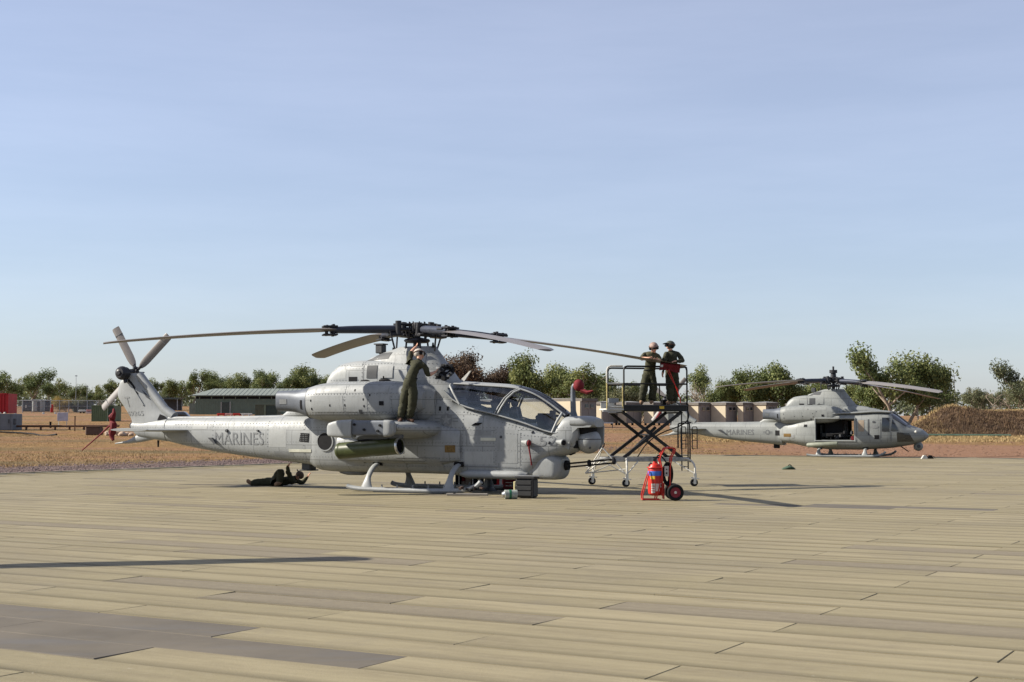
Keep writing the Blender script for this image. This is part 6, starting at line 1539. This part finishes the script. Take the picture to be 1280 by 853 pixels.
# ------------------------------------------------------------------ fire extinguisher on wheels
def extinguisher():
    o = thing('fire_extinguisher', 'large red wheeled fire extinguisher with blue band standing in front of the work platform', 'fire extinguisher', (3.07, 30.6, 0), R(0))
    def tb(name, pts, r_, m, s=0): mb = MB(); mb.tube(pts, r_, 8, smooth=s); return mb.build(name, m, o)
    mb = MB(); mb.lathe([(.001, .10), (.10, .10), (.150, .14), (.158, .20), (.158, .62), (.150, .70), (.11, .765), (.05, .79), (.045, .83), (.001, .84)], None, 32); cy = mb.build('cylinder', REDP, o)
    mb = MB(); mb.lathe([(.1592, .525), (.1605, .53), (.1605, .62), (.1592, .625)], None, 32); mb.build('blue_band', mat('blue_band', (.04, .12, .42), .4), cy)
    def wrap(a0, a1, z0, z1, m, nm, r_=.1612):
        mb = MB(); n = 8; vs = []
        for i in range(n+1):
            a = R(a0+(a1-a0)*i/n); vs += [(r_*math.cos(a), r_*math.sin(a), z0), (r_*math.cos(a), r_*math.sin(a), z1)]
        mb.add(vs, [(2*i, 2*i+1, 2*i+3, 2*i+2) for i in range(n)]); return mb.build(nm, m, cy)
    wrap(225, 262, .455, .52, YEL, 'yellow_label'); wrap(232, 262, .16, .36, WHITEP, 'white_label'); wrap(266, 300, .20, .36, mat('pale_label', (.6, .45, .4), .5), 'instruction_label'); wrap(303, 326, .28, .37, WHITEP, 'square_label'); wrap(310, 319, .305, .345, BLACK, 'pictogram', .163)
    for k in range(3): wrap(235, 259, .20+k*.05, .215+k*.05, REDP, 'label_print', .163)
    mb = MB(); mb.cyl((0, 0, .82), (0, 0, .90), .035, n=12); mb.box((.03, 0, .91), (.16, .04, .03)); mb.cyl((-.02, -.05, .86), (-.02, -.09, .86), .035, n=12); mb.cyl((-.08, 0, .8), (-.14, 0, .74), .03, n=10); mb.build('valve', HUBM, o)
    tb('collar_ring', [(.17*math.cos(t), .17*math.sin(t), .70) for t in [k*math.pi/10 for k in range(21)]], .012, REDP)
    for s in (-1, 1):
        y = -.15 if s < 0 else .2
        tb('leg_frame', [(-.28, y, .02), (-.28, y, .12), (-.20, y, .40), (-.13, y*.8, .62)], .013, REDP)
        tb('foot_rail', [(-.28, y, .02), (.10, y, .018)], .013, REDP)
        tb('front_strut', [(.0, y, .02), (.06, y, .25), (.14, y*.8, .60)], .013, REDP)
        tb('handle_bar', [(.13, y*.9, .10), (.14, y*.9, .55), (.12, y*.9, .78), (.08, y*.9, .9), (.18, y*.9, 1.09), (.22, y*.9, 1.12), (.40, y*.9, 1.12), (.43, y*.9, 1.08), (.31, y*.9, .86), (.30, y*.9, .20)], .015, REDP, 1)
    mb = MB(); mb.box((.17, .0, .20), (.03, .24, .34), None, .01); mb.build('back_plate', REDP, o)
    tb('handle_grip', [(.28, -.135, 1.13), (.28, .18, 1.13)], .018, REDP); tb('foot_crossbar', [(-.28, -.15, .02), (-.28, .2, .02)], .013, REDP); tb('axle', [(.40, -.28, .18), (.40, .36, .18)], .018, HUBM)
    for y in (-.26, .32):
        mb = MB(); M = TR(.40, y, .178) @ RX(R(90)); mb.lathe([(.11, -.04), (.155, -.045), (.176, -.025), (.178, 0), (.176, .025), (.155, .045), (.11, .04)], M, 32); wl = mb.build('tyre', BLACK, o)
        mb = MB(); mb.lathe([(.001, .025), (.05, .025), (.06, .012), (.10, .012), (.112, .035)], M, 24); mb.lathe([(.001, -.025), (.05, -.025), (.06, -.012), (.10, -.012), (.112, -.035)], M, 24); mb.build('wheel_rim', mat('dark_red_rim', (.20, .02, .03), .5), o)
        mb = MB(); mb.cyl((.40, y-.04, .178), (.40, y+.04, .178), .03, n=12); mb.build('wheel_cap', STEEL, o)
    for k in range(4):
        mb = MB(); mb.tube([(.27+(.10-.012*k)*math.cos(t), .02+.035*k, .56+(.24-.02*k)*math.sin(t)) for t in [q*math.pi/10 for q in range(21)]], .022, 8); mb.build('hose_coil', BLACK, o)
    mb = MB(); mb.box((.24, -.03, .62), (.09, .02, .22)); mb.build('instruction_plate', WHITEP, o); mb = MB(); mb.cyl((.24, -.045, .58), (.24, -.042, .58), .02, n=8); mb.cyl((.24, -.045, .66), (.24, -.042, .66), .015, n=8); mb.build('plate_print', BLACK, o)
    tb('discharge_hose', [(.02, -.02, .9), (.08, .05, .98), (.2, .05, .88), (.28, .0, .72)], .016, BLACK, 2)
extinguisher()

# ------------------------------------------------------------------ gear on the ground under the helicopter
def gear():
    def bx(name, label, cat, loc, rz, parts):
        o = thing(name, label, cat, loc, rz)
        for nm, m, c, d, rot in parts: mb = MB(); mb.box(c, d, rot, min(d)*.1); mb.build(nm, m, o)
        return o
    o = bx('tool_case', 'black crate-like tool case with grey tray shelves below the gun turret', 'tool case', (.33, 31.6, 0), R(-20), [('case', mat('charcoal_plastic', (.025, .025, .026), .6), (0, 0, .22), (.42, .34, .42), None), ('lid', MATS['charcoal_plastic'], (0, 0, .45), (.46, .38, .04), None)])
    for z in (.10, .22, .34): mb = MB(); mb.box((-.02, -.175, z), (.36, .02, .09), None, .005); mb.build('drawer', mat('drawer_grey', (.028, .028, .028), .55), o)
    mb = MB(); mb.box((.19, -.175, .22), (.035, .03, .40)); mb.build('corner_post', BLACK, o)
    sh = MB(); sh.box((.36, 31.6, .485), (.62, .3, .018), RZ(R(-20)), .004); tag(sh.build('metal_sheet', STEEL), 'thin metal sheet lying across the black tool case under the nose', 'sheet')
    o = thing('canister', 'white and green canister lying on its side before the black tool case', 'canister', (-.02, 31.1, 0), R(10))
    mb = MB(); mb.cyl((-.14, 0, .10), (.13, 0, .10), .10, n=20); mb.build('shell', mat('canister_white', (.26, .28, .25), .5, 0, .4, 12), o)
    mb = MB(); mb.cyl((-.05, 0, .10), (.0, 0, .10), .104, n=20); mb.build('green_band', mat('green_band', (.02, .12, .06), .4), o)
    mb = MB(); mb.cyl((-.2, 0, .09), (-.14, 0, .10), .05, .08, n=14); mb.build('cap', STEEL, o)
    # open black case with clear panels
    o = thing('open_equipment_case', 'open black equipment case standing on end behind the front skid tube', 'case', (-1.15, 35.9, .0), R(-8))
    for c, d in (((0, 0, .03), (.50, .30, .05)), ((0, 0, .44), (.50, .30, .04)), ((-.23, 0, .23), (.05, .30, .42)), ((.23, 0, .23), (.04, .30, .42)), ((0, .14, .23), (.46, .02, .40))): mb = MB(); mb.box(c, d, None, .008); mb.build('frame_side', BLACK, o)
    mb = MB(); mb.box((-.16, -.15, .23), (.025, .02, .32)); mb.box((.19, -.15, .23), (.03, .02, .36)); mb.box((.06, -.15, .06), (.3, .02, .03)); mb.build('white_edge', WHITEP, o)
    mb = MB(); mb.box((.06, .02, .2), (.16, .12, .28), None, .02); mb.box((-.07, .02, .14), (.1, .12, .16), None, .02); mb.build('packed_tool', mat('tan_tool', (.3, .24, .2), .6), o)
    mb = MB(); mb.box((-.07, -.02, .25), (.09, .06, .12), None, .02); mb.build('red_pouch', REDC, o)
    o = thing('cream_box', 'cream cardboard box right of the open black case', 'box', (-.80, 35.85, 0), R(15))
    mb = MB(); mb.box((0, 0, .19), (.14, .22, .38), None, .01); mb.build('carton', mat('cream_card', (.5, .46, .33), .8), o); mb = MB(); mb.box((.03, -.115, .2), (.08, .012, .22)); mb.build('tape', BLACK, o)
    o = thing('red_tool_chest', 'red and white tool chest standing under the cockpit', 'tool chest', (-.30, 36.6, 0), R(-5))
    mb = MB(); mb.box((0, 0, .24), (.40, .3, .42), None, .015); mb.build('body', mat('red_chest', (.45, .02, .02), .4), o); mb = MB(); mb.box((.03, -.155, .22), (.07, .012, .3)); mb.build('white_stripe', WHITEP, o); mb = MB(); mb.box((-.14, -.156, .25), (.13, .014, .3)); mb.build('black_door', BLACK, o); mb = MB(); mb.tube([(-.1, -.0, .45), (-.1, 0, .52), (.1, 0, .52), (.1, 0, .45)], .012, 6); mb.build('carry_handle', STEEL, o)
    o = thing('roller_cabinet', 'dark red roller cabinet with several drawers, right of the red tool chest', 'tool cabinet', (.03, 35.2, 0), R(-12))
    mb = MB(); mb.box((0, 0, .26), (.44, .34, .44), None, .01); mb.build('cabinet', mat('dark_red_cab', (.16, .012, .015), .45), o)
    for k in range(5): mb = MB(); mb.box((0, -.178, .10+k*.08), (.38, .015, .06), None, .004); dr = mb.build('drawer', MATS['dark_red_cab'], o); mb = MB(); mb.box((0, -.19, .12+k*.08), (.3, .012, .012)); mb.build('drawer_pull', STEEL, dr)
    for x in (-.17, .17): mb = MB(); mb.cyl((x, -.12, .04), (x, -.09, .04), .04, n=10); mb.build('castor', BLACK, o)
    o = thing('yellow_case', 'small pale yellow case leaning beside the black tool case', 'case', (.1, 32.4, 0), R(5)); mb = MB(); mb.box((0, 0, .17), (.12, .1, .32), None, .01); mb.build('body', mat('pale_yellow', (.5, .45, .25), .6), o); mb = MB(); mb.box((0, -.055, .2), (.1, .012, .02)); mb.build('latch', BLACK, o)
    o = thing('wooden_plank', 'grey weathered plank lying beside the front skid', 'plank', (-1.02, 32.6, 0), R(-8)); mb = MB(); mb.box((0, 0, .03), (.95, .14, .045), None, .006); mb.build('board', mat('grey_plank', (.22, .20, .17), .8), o); mb = MB(); mb.box((-.3, 0, .06), (.03, .14, .02)); mb.build('strap', BLACK, o)
    o = thing('hand_tools', 'small pile of rags and hand tools on the toe of the front skid', 'tools', (-1.0, 33.1, .05), 0); r_ = random.Random(9)
    for k in range(14): mb = MB(); mb.box((r_.uniform(-.3, .32), r_.uniform(-.1, .1), .05+r_.uniform(0, .07)), (r_.uniform(.06, .16), r_.uniform(.04, .08), r_.uniform(.03, .07)), RZ(r_.random()*3) @ RY(r_.uniform(-.5, .5)), .01); mb.build('rag' if k % 3 == 0 else 'tool', r_.choice([mat('brown_rag', (.07, .045, .035), .9), DARKG, BLACK, BLACK, HUBM]), o)
    o = thing('jack_stand', 'dark jack stand and cable reel behind the cross tube under the cockpit', 'jack', (-.55, 34.9, 0), 0); mb = MB(); mb.lathe([(.2, .0), (.18, .03), (.07, .10), (.05, .30), (.08, .33), (.08, .36), (.001, .37)], None, 16); mb.build('stand', DARKG, o); mb = MB(); mb.tube([(.1, 0, .05), (.35, -.05, .04), (.6, .05, .03), (.8, .0, .03)], .02, 6, smooth=2); mb.build('cable', BLACK, o)
    # far objects on the mat by the utility helicopter
    o = thing('green_bag', 'small dark green canvas bag lying alone on the matting near the utility helicopter', 'bag', (10.05, 51.9, 0), R(10)); o.scale = (.85, .85, .72); mb = MB(); mb.loft([(-.28, 0, .06, 0, .05, 2), (-.15, 0, .16, .0, .12, 2.2), (.05, 0, .2, .0, .20, 2.2), (.2, 0, .15, .0, .13, 2.2), (.3, 0, .06, 0, .05, 2)], n=18, sub=3); mb.build('sack', mat('green_canvas', (.045, .075, .05), .9, 0, .4, 9), o); mb = MB(); mb.tube([(0, 0, .19), (.06, 0, .26), (.14, 0, .18)], .02, 6, smooth=1); mb.build('strap', BLACK, o)
    for px, l in ((1154, 'pale wheel chock on the mat edge right of the utility helicopter'), (1161, 'dark wheel chock next to the pale one at the mat edge')):
        Y = 68.5; o = thing('wheel_chock', l, 'chock', (PX(px, Y), Y, 0), 0, 'wheel chocks'); mb = MB(); mb.prism([(-.16, 0), (.16, 0), (.05, .17), (-.05, .17)], -.1, .1); mb.build('wedge', WHITEP if px < 1158 else BLACK, o); mb = MB(); mb.tube([(.05, 0, .16), (.2, 0, .1), (.25, 0, .01)], .012, 5); mb.build('rope', BLACK, o)
gear()

# ------------------------------------------------------------------ people
def person(label, loc, J, look, suit, sleeves, boot, pants=None, face=True, hat='helmet', cat='person', lying=False):
    o = thing('person', label, cat, loc)
    V = []; E = []; Rr = []; K = []
    idx = {}
    def v(name, p, r, par=None):
        idx[name] = len(V); V.append(Vector(p)); r = r if isinstance(r, tuple) else (r, r); k_ = 1.22 if max(r) > .028 else 1.1; Rr.append((r[0]*k_, r[1]*k_))
        if par is not None: E.append((idx[par], idx[name]))
    g = {k: Vector(p) for k, p in J.items()}
    v('pel', g['pel'], (.135, .115)); v('waist', g['waist'], (.135, .11), 'pel'); v('chest', g['chest'], (.155, .12), 'waist')
    v('ub', g['chest'].lerp(g['neck'], .6), (.11, .085), 'chest'); v('neck', g['neck'], .055, 'ub'); v('hb', g['hb'], .062, 'neck'); v('hc', g['hc'], (.082, .09), 'hb'); v('ht', g['ht'], (.078, .082), 'hc')
    lk = Vector(look).normalized()
    v('nose', g['hc'].lerp(g['hb'], .35)+lk*.105, .016, 'hc')
    v('chin', g['hb'].lerp(g['hc'], .25)+lk*.06, .035, 'hb')
    for s in 'lr':
        sh = g['s'+s]; v('sh'+s, g['chest'].lerp(g['neck'], .55).lerp(sh, .78), .075, 'ub'); v('s'+s, sh, .062, 'sh'+s)
        el, wr, ha = g['e'+s], g['w'+s], g['h'+s]
        v('ua'+s, sh.lerp(el, .5), .056, 's'+s); v('e'+s, el, .046, 'ua'+s); v('fa'+s, el.lerp(wr, .4), .043, 'e'+s); v('w'+s, wr, .030, 'fa'+s)
        d = (ha-wr).normalized(); side = d.cross(lk if abs(d.dot(lk)) < .9 else Vector((0, 0, 1))).normalized(); nrm = side.cross(d)
        v('h'+s, wr+d*.07, (.034, .022), 'w'+s)
        for k, (off, ln) in enumerate(((-.027, .062), (-.009, .074), (.009, .070), (.027, .055))):
            b = wr+d*.095+side*off; v(f'f{k}{s}', b, .0095, 'h'+s); v(f'g{k}{s}', b+d*ln*.55-nrm*.012, .0085, f'f{k}{s}'); v(f't{k}{s}', b+d*ln*.85-nrm*.035, .0075, f'g{k}{s}')
        v('th'+s, wr+d*.04+side*.040, .011, 'h'+s); v('tt'+s, wr+d*.075+side*.062-nrm*.012, .009, 'th'+s)
        hip = g['l'+s]; kn = g['k'+s]; an = g['a'+s]; to = g['t'+s]
        v('hip'+s, hip, .108, 'pel'); v('mt'+s, hip.lerp(kn, .5), .104, 'hip'+s); v('k'+s, kn, .086, 'mt'+s); v('cf'+s, kn.lerp(an, .35), .086, 'k'+s); v('lc'+s, kn.lerp(an, .8), .080, 'cf'+s); v('a'+s, an, .05, 'lc'+s)
        v('ft'+s, an.lerp(to, .55), .042, 'a'+s); v('t'+s, to, .034, 'ft'+s)
    me = bpy.data.meshes.new('sk'); me.from_pydata([tuple(p) for p in V], E, []); ob = bpy.data.objects.new('sk', me); COL.objects.link(ob)
    md = ob.modifiers.new('s', 'SKIN'); md.use_smooth_shade = True; md.branch_smoothing = .4
    for i, rr in enumerate(Rr):
        me.skin_vertices[0].data[i].radius = rr; me.skin_vertices[0].data[i].use_root = (i == 0)
    sb = ob.modifiers.new('u', 'SUBSURF'); sb.levels = 2; sb.render_levels = 2
    bpy.context.view_layer.update()
    m2 = bpy.data.meshes.new_from_object(ob.evaluated_get(bpy.context.evaluated_depsgraph_get())); m2.name = 'body'
    bpy.data.objects.remove(ob)
    pants = pants or suit
    names = list(idx); reg = []
    def rk(a, b):
        n = b
        if n in ('nose', 'hc', 'ht', 'chin', 'hb', 'neck'): return 'skin'
        if n[0] in 'hfgt' and len(n) >= 2 and n[-1] in 'lr' and (n[0] in 'fgt' and (n[1].isdigit() or n[:2] in ('th', 'tt')) or n in ('hl', 'hr')): return 'skin'
        if n in ('wl', 'wr', 'fal', 'far'): return 'sleeve'
        if n in ('el', 'er'): return 'sleeve2'
        if n in ('al', 'ar', 'ftl', 'ftr', 'tl', 'tr'): return 'boot'
        if n[:3] in ('hip',) or n[:2] in ('mt', 'cf', 'lc') or n in ('kl', 'kr'): return 'pants'
        return 'top'
    segs = [(V[a], V[b], rk(names[a], names[b]), (max(Rr[a])+max(Rr[b]))/2) for a, b in E]
    order = {'top': suit, 'pants': pants, 'skin': SKIN, 'boot': boot, 'sleeve': suit if sleeves == 'long' else SKIN, 'sleeve2': suit}
    ml = []
    for m_ in order.values():
        if m_ not in ml: ml.append(m_)
    for m_ in ml: m2.materials.append(m_)
    for p in m2.polygons:
        c = p.center; best = (9, None)
        for a, b, k, r_ in segs:
            d = b-a; t = max(0, min(1, (c-a).dot(d)/max(d.length_squared, 1e-9))); q = (c-(a+d*t)).length-r_
            if q < best[0]: best = (q, k)
        p.material_index = ml.index(order[best[1]])
    isk = {v_ for p in m2.polygons if m2.materials[p.material_index] is SKIN for v_ in p.vertices}
    for vt in m2.vertices:
        if vt.index not in isk: vt.co += vt.normal*(noise.noise(Vector((vt.co.x*9, vt.co.y*9, vt.co.z*16)))*.022+noise.noise(vt.co*25)*.008+.006)
    m2.shade_smooth()
    body = bpy.data.objects.new('body', m2); COL.objects.link(body); body.parent = o
    up = (g['ht']-g['hb']).normalized(); side = lk.cross(up).normalized(); fw = up.cross(side).normalized(); fw = fw if fw.dot(lk) > 0 else -fw
    H = Matrix((( *side, 0), (*fw, 0), (*up, 0), (0, 0, 0, 1))).transposed(); H = TR(*g['hc']) @ H      # local x side, y forward, z up
    def part(mb, nm, m_): 
        for i in range(len(mb.v)): mb.v[i] = H @ mb.v[i]
        return mb.build(nm, m_, body, 50)
    for s in (-1, 1):
        e_ = MB(); e_.sphere((s*.085, -.01, -.015), .028, 8, 6, (.4, .8, 1.2)); part(e_, 'ear', SKIN)
        e_ = MB(); e_.sphere((s*.032, .083, .005), .012, 8, 6); part(e_, 'eye', WHITEP)
        e_ = MB(); e_.sphere((s*.032, .094, .005), .006, 6, 5); part(e_, 'pupil', BLACK)
    e_ = MB(); e_.sphere((0, .088, -.055), .018, 8, 6, (1.4, .5, .35)); part(e_, 'mouth', mat('lips', (.35, .12, .09), .6))
    if hat == 'cap':
        h = MB(); h.sphere((0, 0, .035), .115, 16, 10, (.92, 1.02, .85)); h.prism([(-.08, .07), (.08, .07), (.06, .17), (-.06, .17)], .045, .06, 'z'); part(h, 'field_cap', HAIR)
    else:
        sh_ = mat('helmet_shell_'+hat, {'helmet': (.26, .18, .15), 'white': (.42, .38, .33), 'dark': (.06, .065, .05)}[hat], .55, 0, .5, 26)
        h = MB(); h.sphere((0, -.015, .035), .128, 18, 12, (.92, 1.03, .90)); part(h, 'helmet_shell', sh_)
        for s in (-1, 1):
            c = MB(); c.cyl((s*.085, -.01, -.01), (s*.125, -.01, -.01), .05, .042, 14); part(c, 'ear_cup', BLACK)
        gg = MB(); gg.box((0, .108, .012), (.15, .05, .055), None, .018); part(gg, 'goggles', BLACK)
        gs = MB(); gs.tube([(.13*math.sin(t)*.96, -.015+.13*math.cos(t)*1.04, .03) for t in [k*math.pi/10 for k in range(21)]], .012, 6); part(gs, 'goggle_strap', BOOTD)
        if hat == 'dark': b_ = MB(); b_.prism([(-.09, .08), (.09, .08), (.07, .18), (-.07, .18)], .05, .068, 'z'); part(b_, 'visor', BLACK)
    bl = MB(); bl.tube([g['waist']+Vector((.135*math.cos(t), .115*math.sin(t), -.03)) for t in [k*math.pi/10 for k in range(21)]] if not lying else [g['waist']+Vector((0, .12*math.cos(t), .12*math.sin(t))) for t in [k*math.pi/10 for k in range(21)]], .018, 6); bl.build('belt', BLACK, body)
    return o
JW = {'pel': (0.15, -0.07, 0.86), 'waist': (0.17, -0.06, 1.07), 'chest': (0.26, -0.01, 1.30), 'neck': (0.33, 0.03, 1.47), 'hb': (0.36, 0.05, 1.53), 'hc': (0.355, 0.10, 1.62), 'ht': (0.34, 0.14, 1.70), 'sl': (0.12, 0.07, 1.43), 'el': (0.14, 0.2, 1.66), 'wl': (0.22, 0.44, 1.80), 'hl': (0.28, 0.53, 1.88), 'sr': (0.47, -0.04, 1.36), 'er': (0.57, -0.06, 1.12), 'wr': (0.69, 0.12, 1.19), 'hr': (0.78, 0.2, 1.25), 'll': (0.06, -0.02, 0.82), 'kl': (-0.01, 0.01, 0.43), 'al': (-0.10, 0.01, 0.10), 'tl': (-0.08, -0.15, 0.03), 'lr': (0.22, -0.09, 0.82), 'kr': (0.20, -0.08, 0.43), 'ar': (0.11, 0.01, 0.10), 'tr': (0.23, -0.11, 0.03)}
person('man in pale helmet standing on the stub wing, reaching up to the rotor pylon', (-2.55, 33.66, 1.66), JW, (.75, .1, -.45), SUIT, 'short', BOOTD, hat='white')
J2 = {'pel': (0.05, 0.0, 0.79), 'waist': (0.04, -0.03, 0.95), 'chest': (0.07, -0.10, 1.20), 'neck': (0.11, -0.15, 1.38), 'hb': (0.14, -0.19, 1.43), 'hc': (0.145, -0.23, 1.51), 'ht': (0.13, -0.23, 1.59), 'sl': (-0.09, -0.08, 1.34), 'el': (-0.2, -0.3, 1.21), 'wl': (-0.07, -0.5, 1.22), 'hl': (0.02, -0.55, 1.22), 'sr': (0.26, -0.12, 1.30), 'er': (0.31, -0.25, 1.14), 'wr': (0.22, -0.42, 1.17), 'hr': (0.17, -0.48, 1.18), 'll': (-0.04, 0.0, 0.76), 'kl': (-0.12, -0.05, 0.40), 'al': (-0.17, 0.0, 0.10), 'tl': (-0.2, -0.15, 0.04), 'lr': (0.13, 0.0, 0.76), 'kr': (0.14, -0.05, 0.40), 'ar': (0.10, 0.05, 0.10), 'tr': (0.07, -0.12, 0.04)}
person('left man on the work platform, olive shirt and goggles, forearms resting on the blade', (3.63, 38.0, 2.15), J2, (.25, -.8, -.5), SHIRT, 'short', BOOT, pants=SUIT, hat='helmet')
J3 = {'pel': (0.03, 0.0, 0.82), 'waist': (0.02, -0.03, 1.01), 'chest': (-0.0, -0.05, 1.25), 'neck': (-0.01, -0.07, 1.43), 'hb': (-0.03, -0.1, 1.49), 'hc': (-0.04, -0.1, 1.57), 'ht': (-0.03, -0.08, 1.65), 'sl': (-0.16, -0.15, 1.35), 'el': (-0.2, -0.2, 1.10), 'wl': (-0.24, -0.25, 0.88), 'hl': (-0.26, -0.27, 0.80), 'sr': (0.18, 0.0, 1.37), 'er': (0.31, -0.12, 1.17), 'wr': (0.12, -0.27, 1.16), 'hr': (0.04, -0.3, 1.15), 'll': (-0.05, -0.05, 0.77), 'kl': (-0.04, -0.1, 0.40), 'al': (-0.04, -0.05, 0.10), 'tl': (-0.13, -0.1, 0.04), 'lr': (0.10, 0.05, 0.77), 'kr': (0.10, 0.0, 0.40), 'ar': (0.08, 0.05, 0.10), 'tr': (-0.02, -0.03, 0.04)}
person('right man on the work platform in long-sleeved coveralls and visored cap', (4.27, 38.15, 2.15), J3, (-.85, -.4, -.35), SUIT, 'long', BOOT, hat='dark')
J4 = {'pel': (-0.05, 0.1, 0.13), 'waist': (0.12, 0.1, 0.13), 'chest': (0.31, 0.1, 0.15), 'neck': (0.45, 0.1, 0.19), 'hb': (0.50, 0.1, 0.22), 'hc': (0.56, 0.1, 0.27), 'ht': (0.63, 0.1, 0.31), 'sl': (0.40, -0.08, 0.17), 'el': (0.32, -0.2, 0.38), 'wl': (0.30, -0.2, 0.52), 'hl': (0.36, -0.2, 0.60), 'sr': (0.42, 0.28, 0.14), 'er': (0.61, 0.36, 0.07), 'wr': (0.74, 0.38, 0.21), 'hr': (0.78, 0.4, 0.30), 'll': (-0.08, 0.0, 0.11), 'kl': (0.13, -0.15, 0.42), 'al': (0.10, -0.24, 0.09), 'tl': (-0.03, -0.27, 0.04), 'lr': (-0.10, 0.22, 0.11), 'kr': (-0.42, 0.24, 0.09), 'ar': (-0.74, 0.22, 0.07), 'tr': (-0.84, 0.2, 0.16)}
person('man lying on his back on the matting under the tail boom, one knee up', (-6.2, 37.7, 0), J4, (-.5, -.15, .85), SUIT, 'long', BOOT, hat='cap', lying=True)
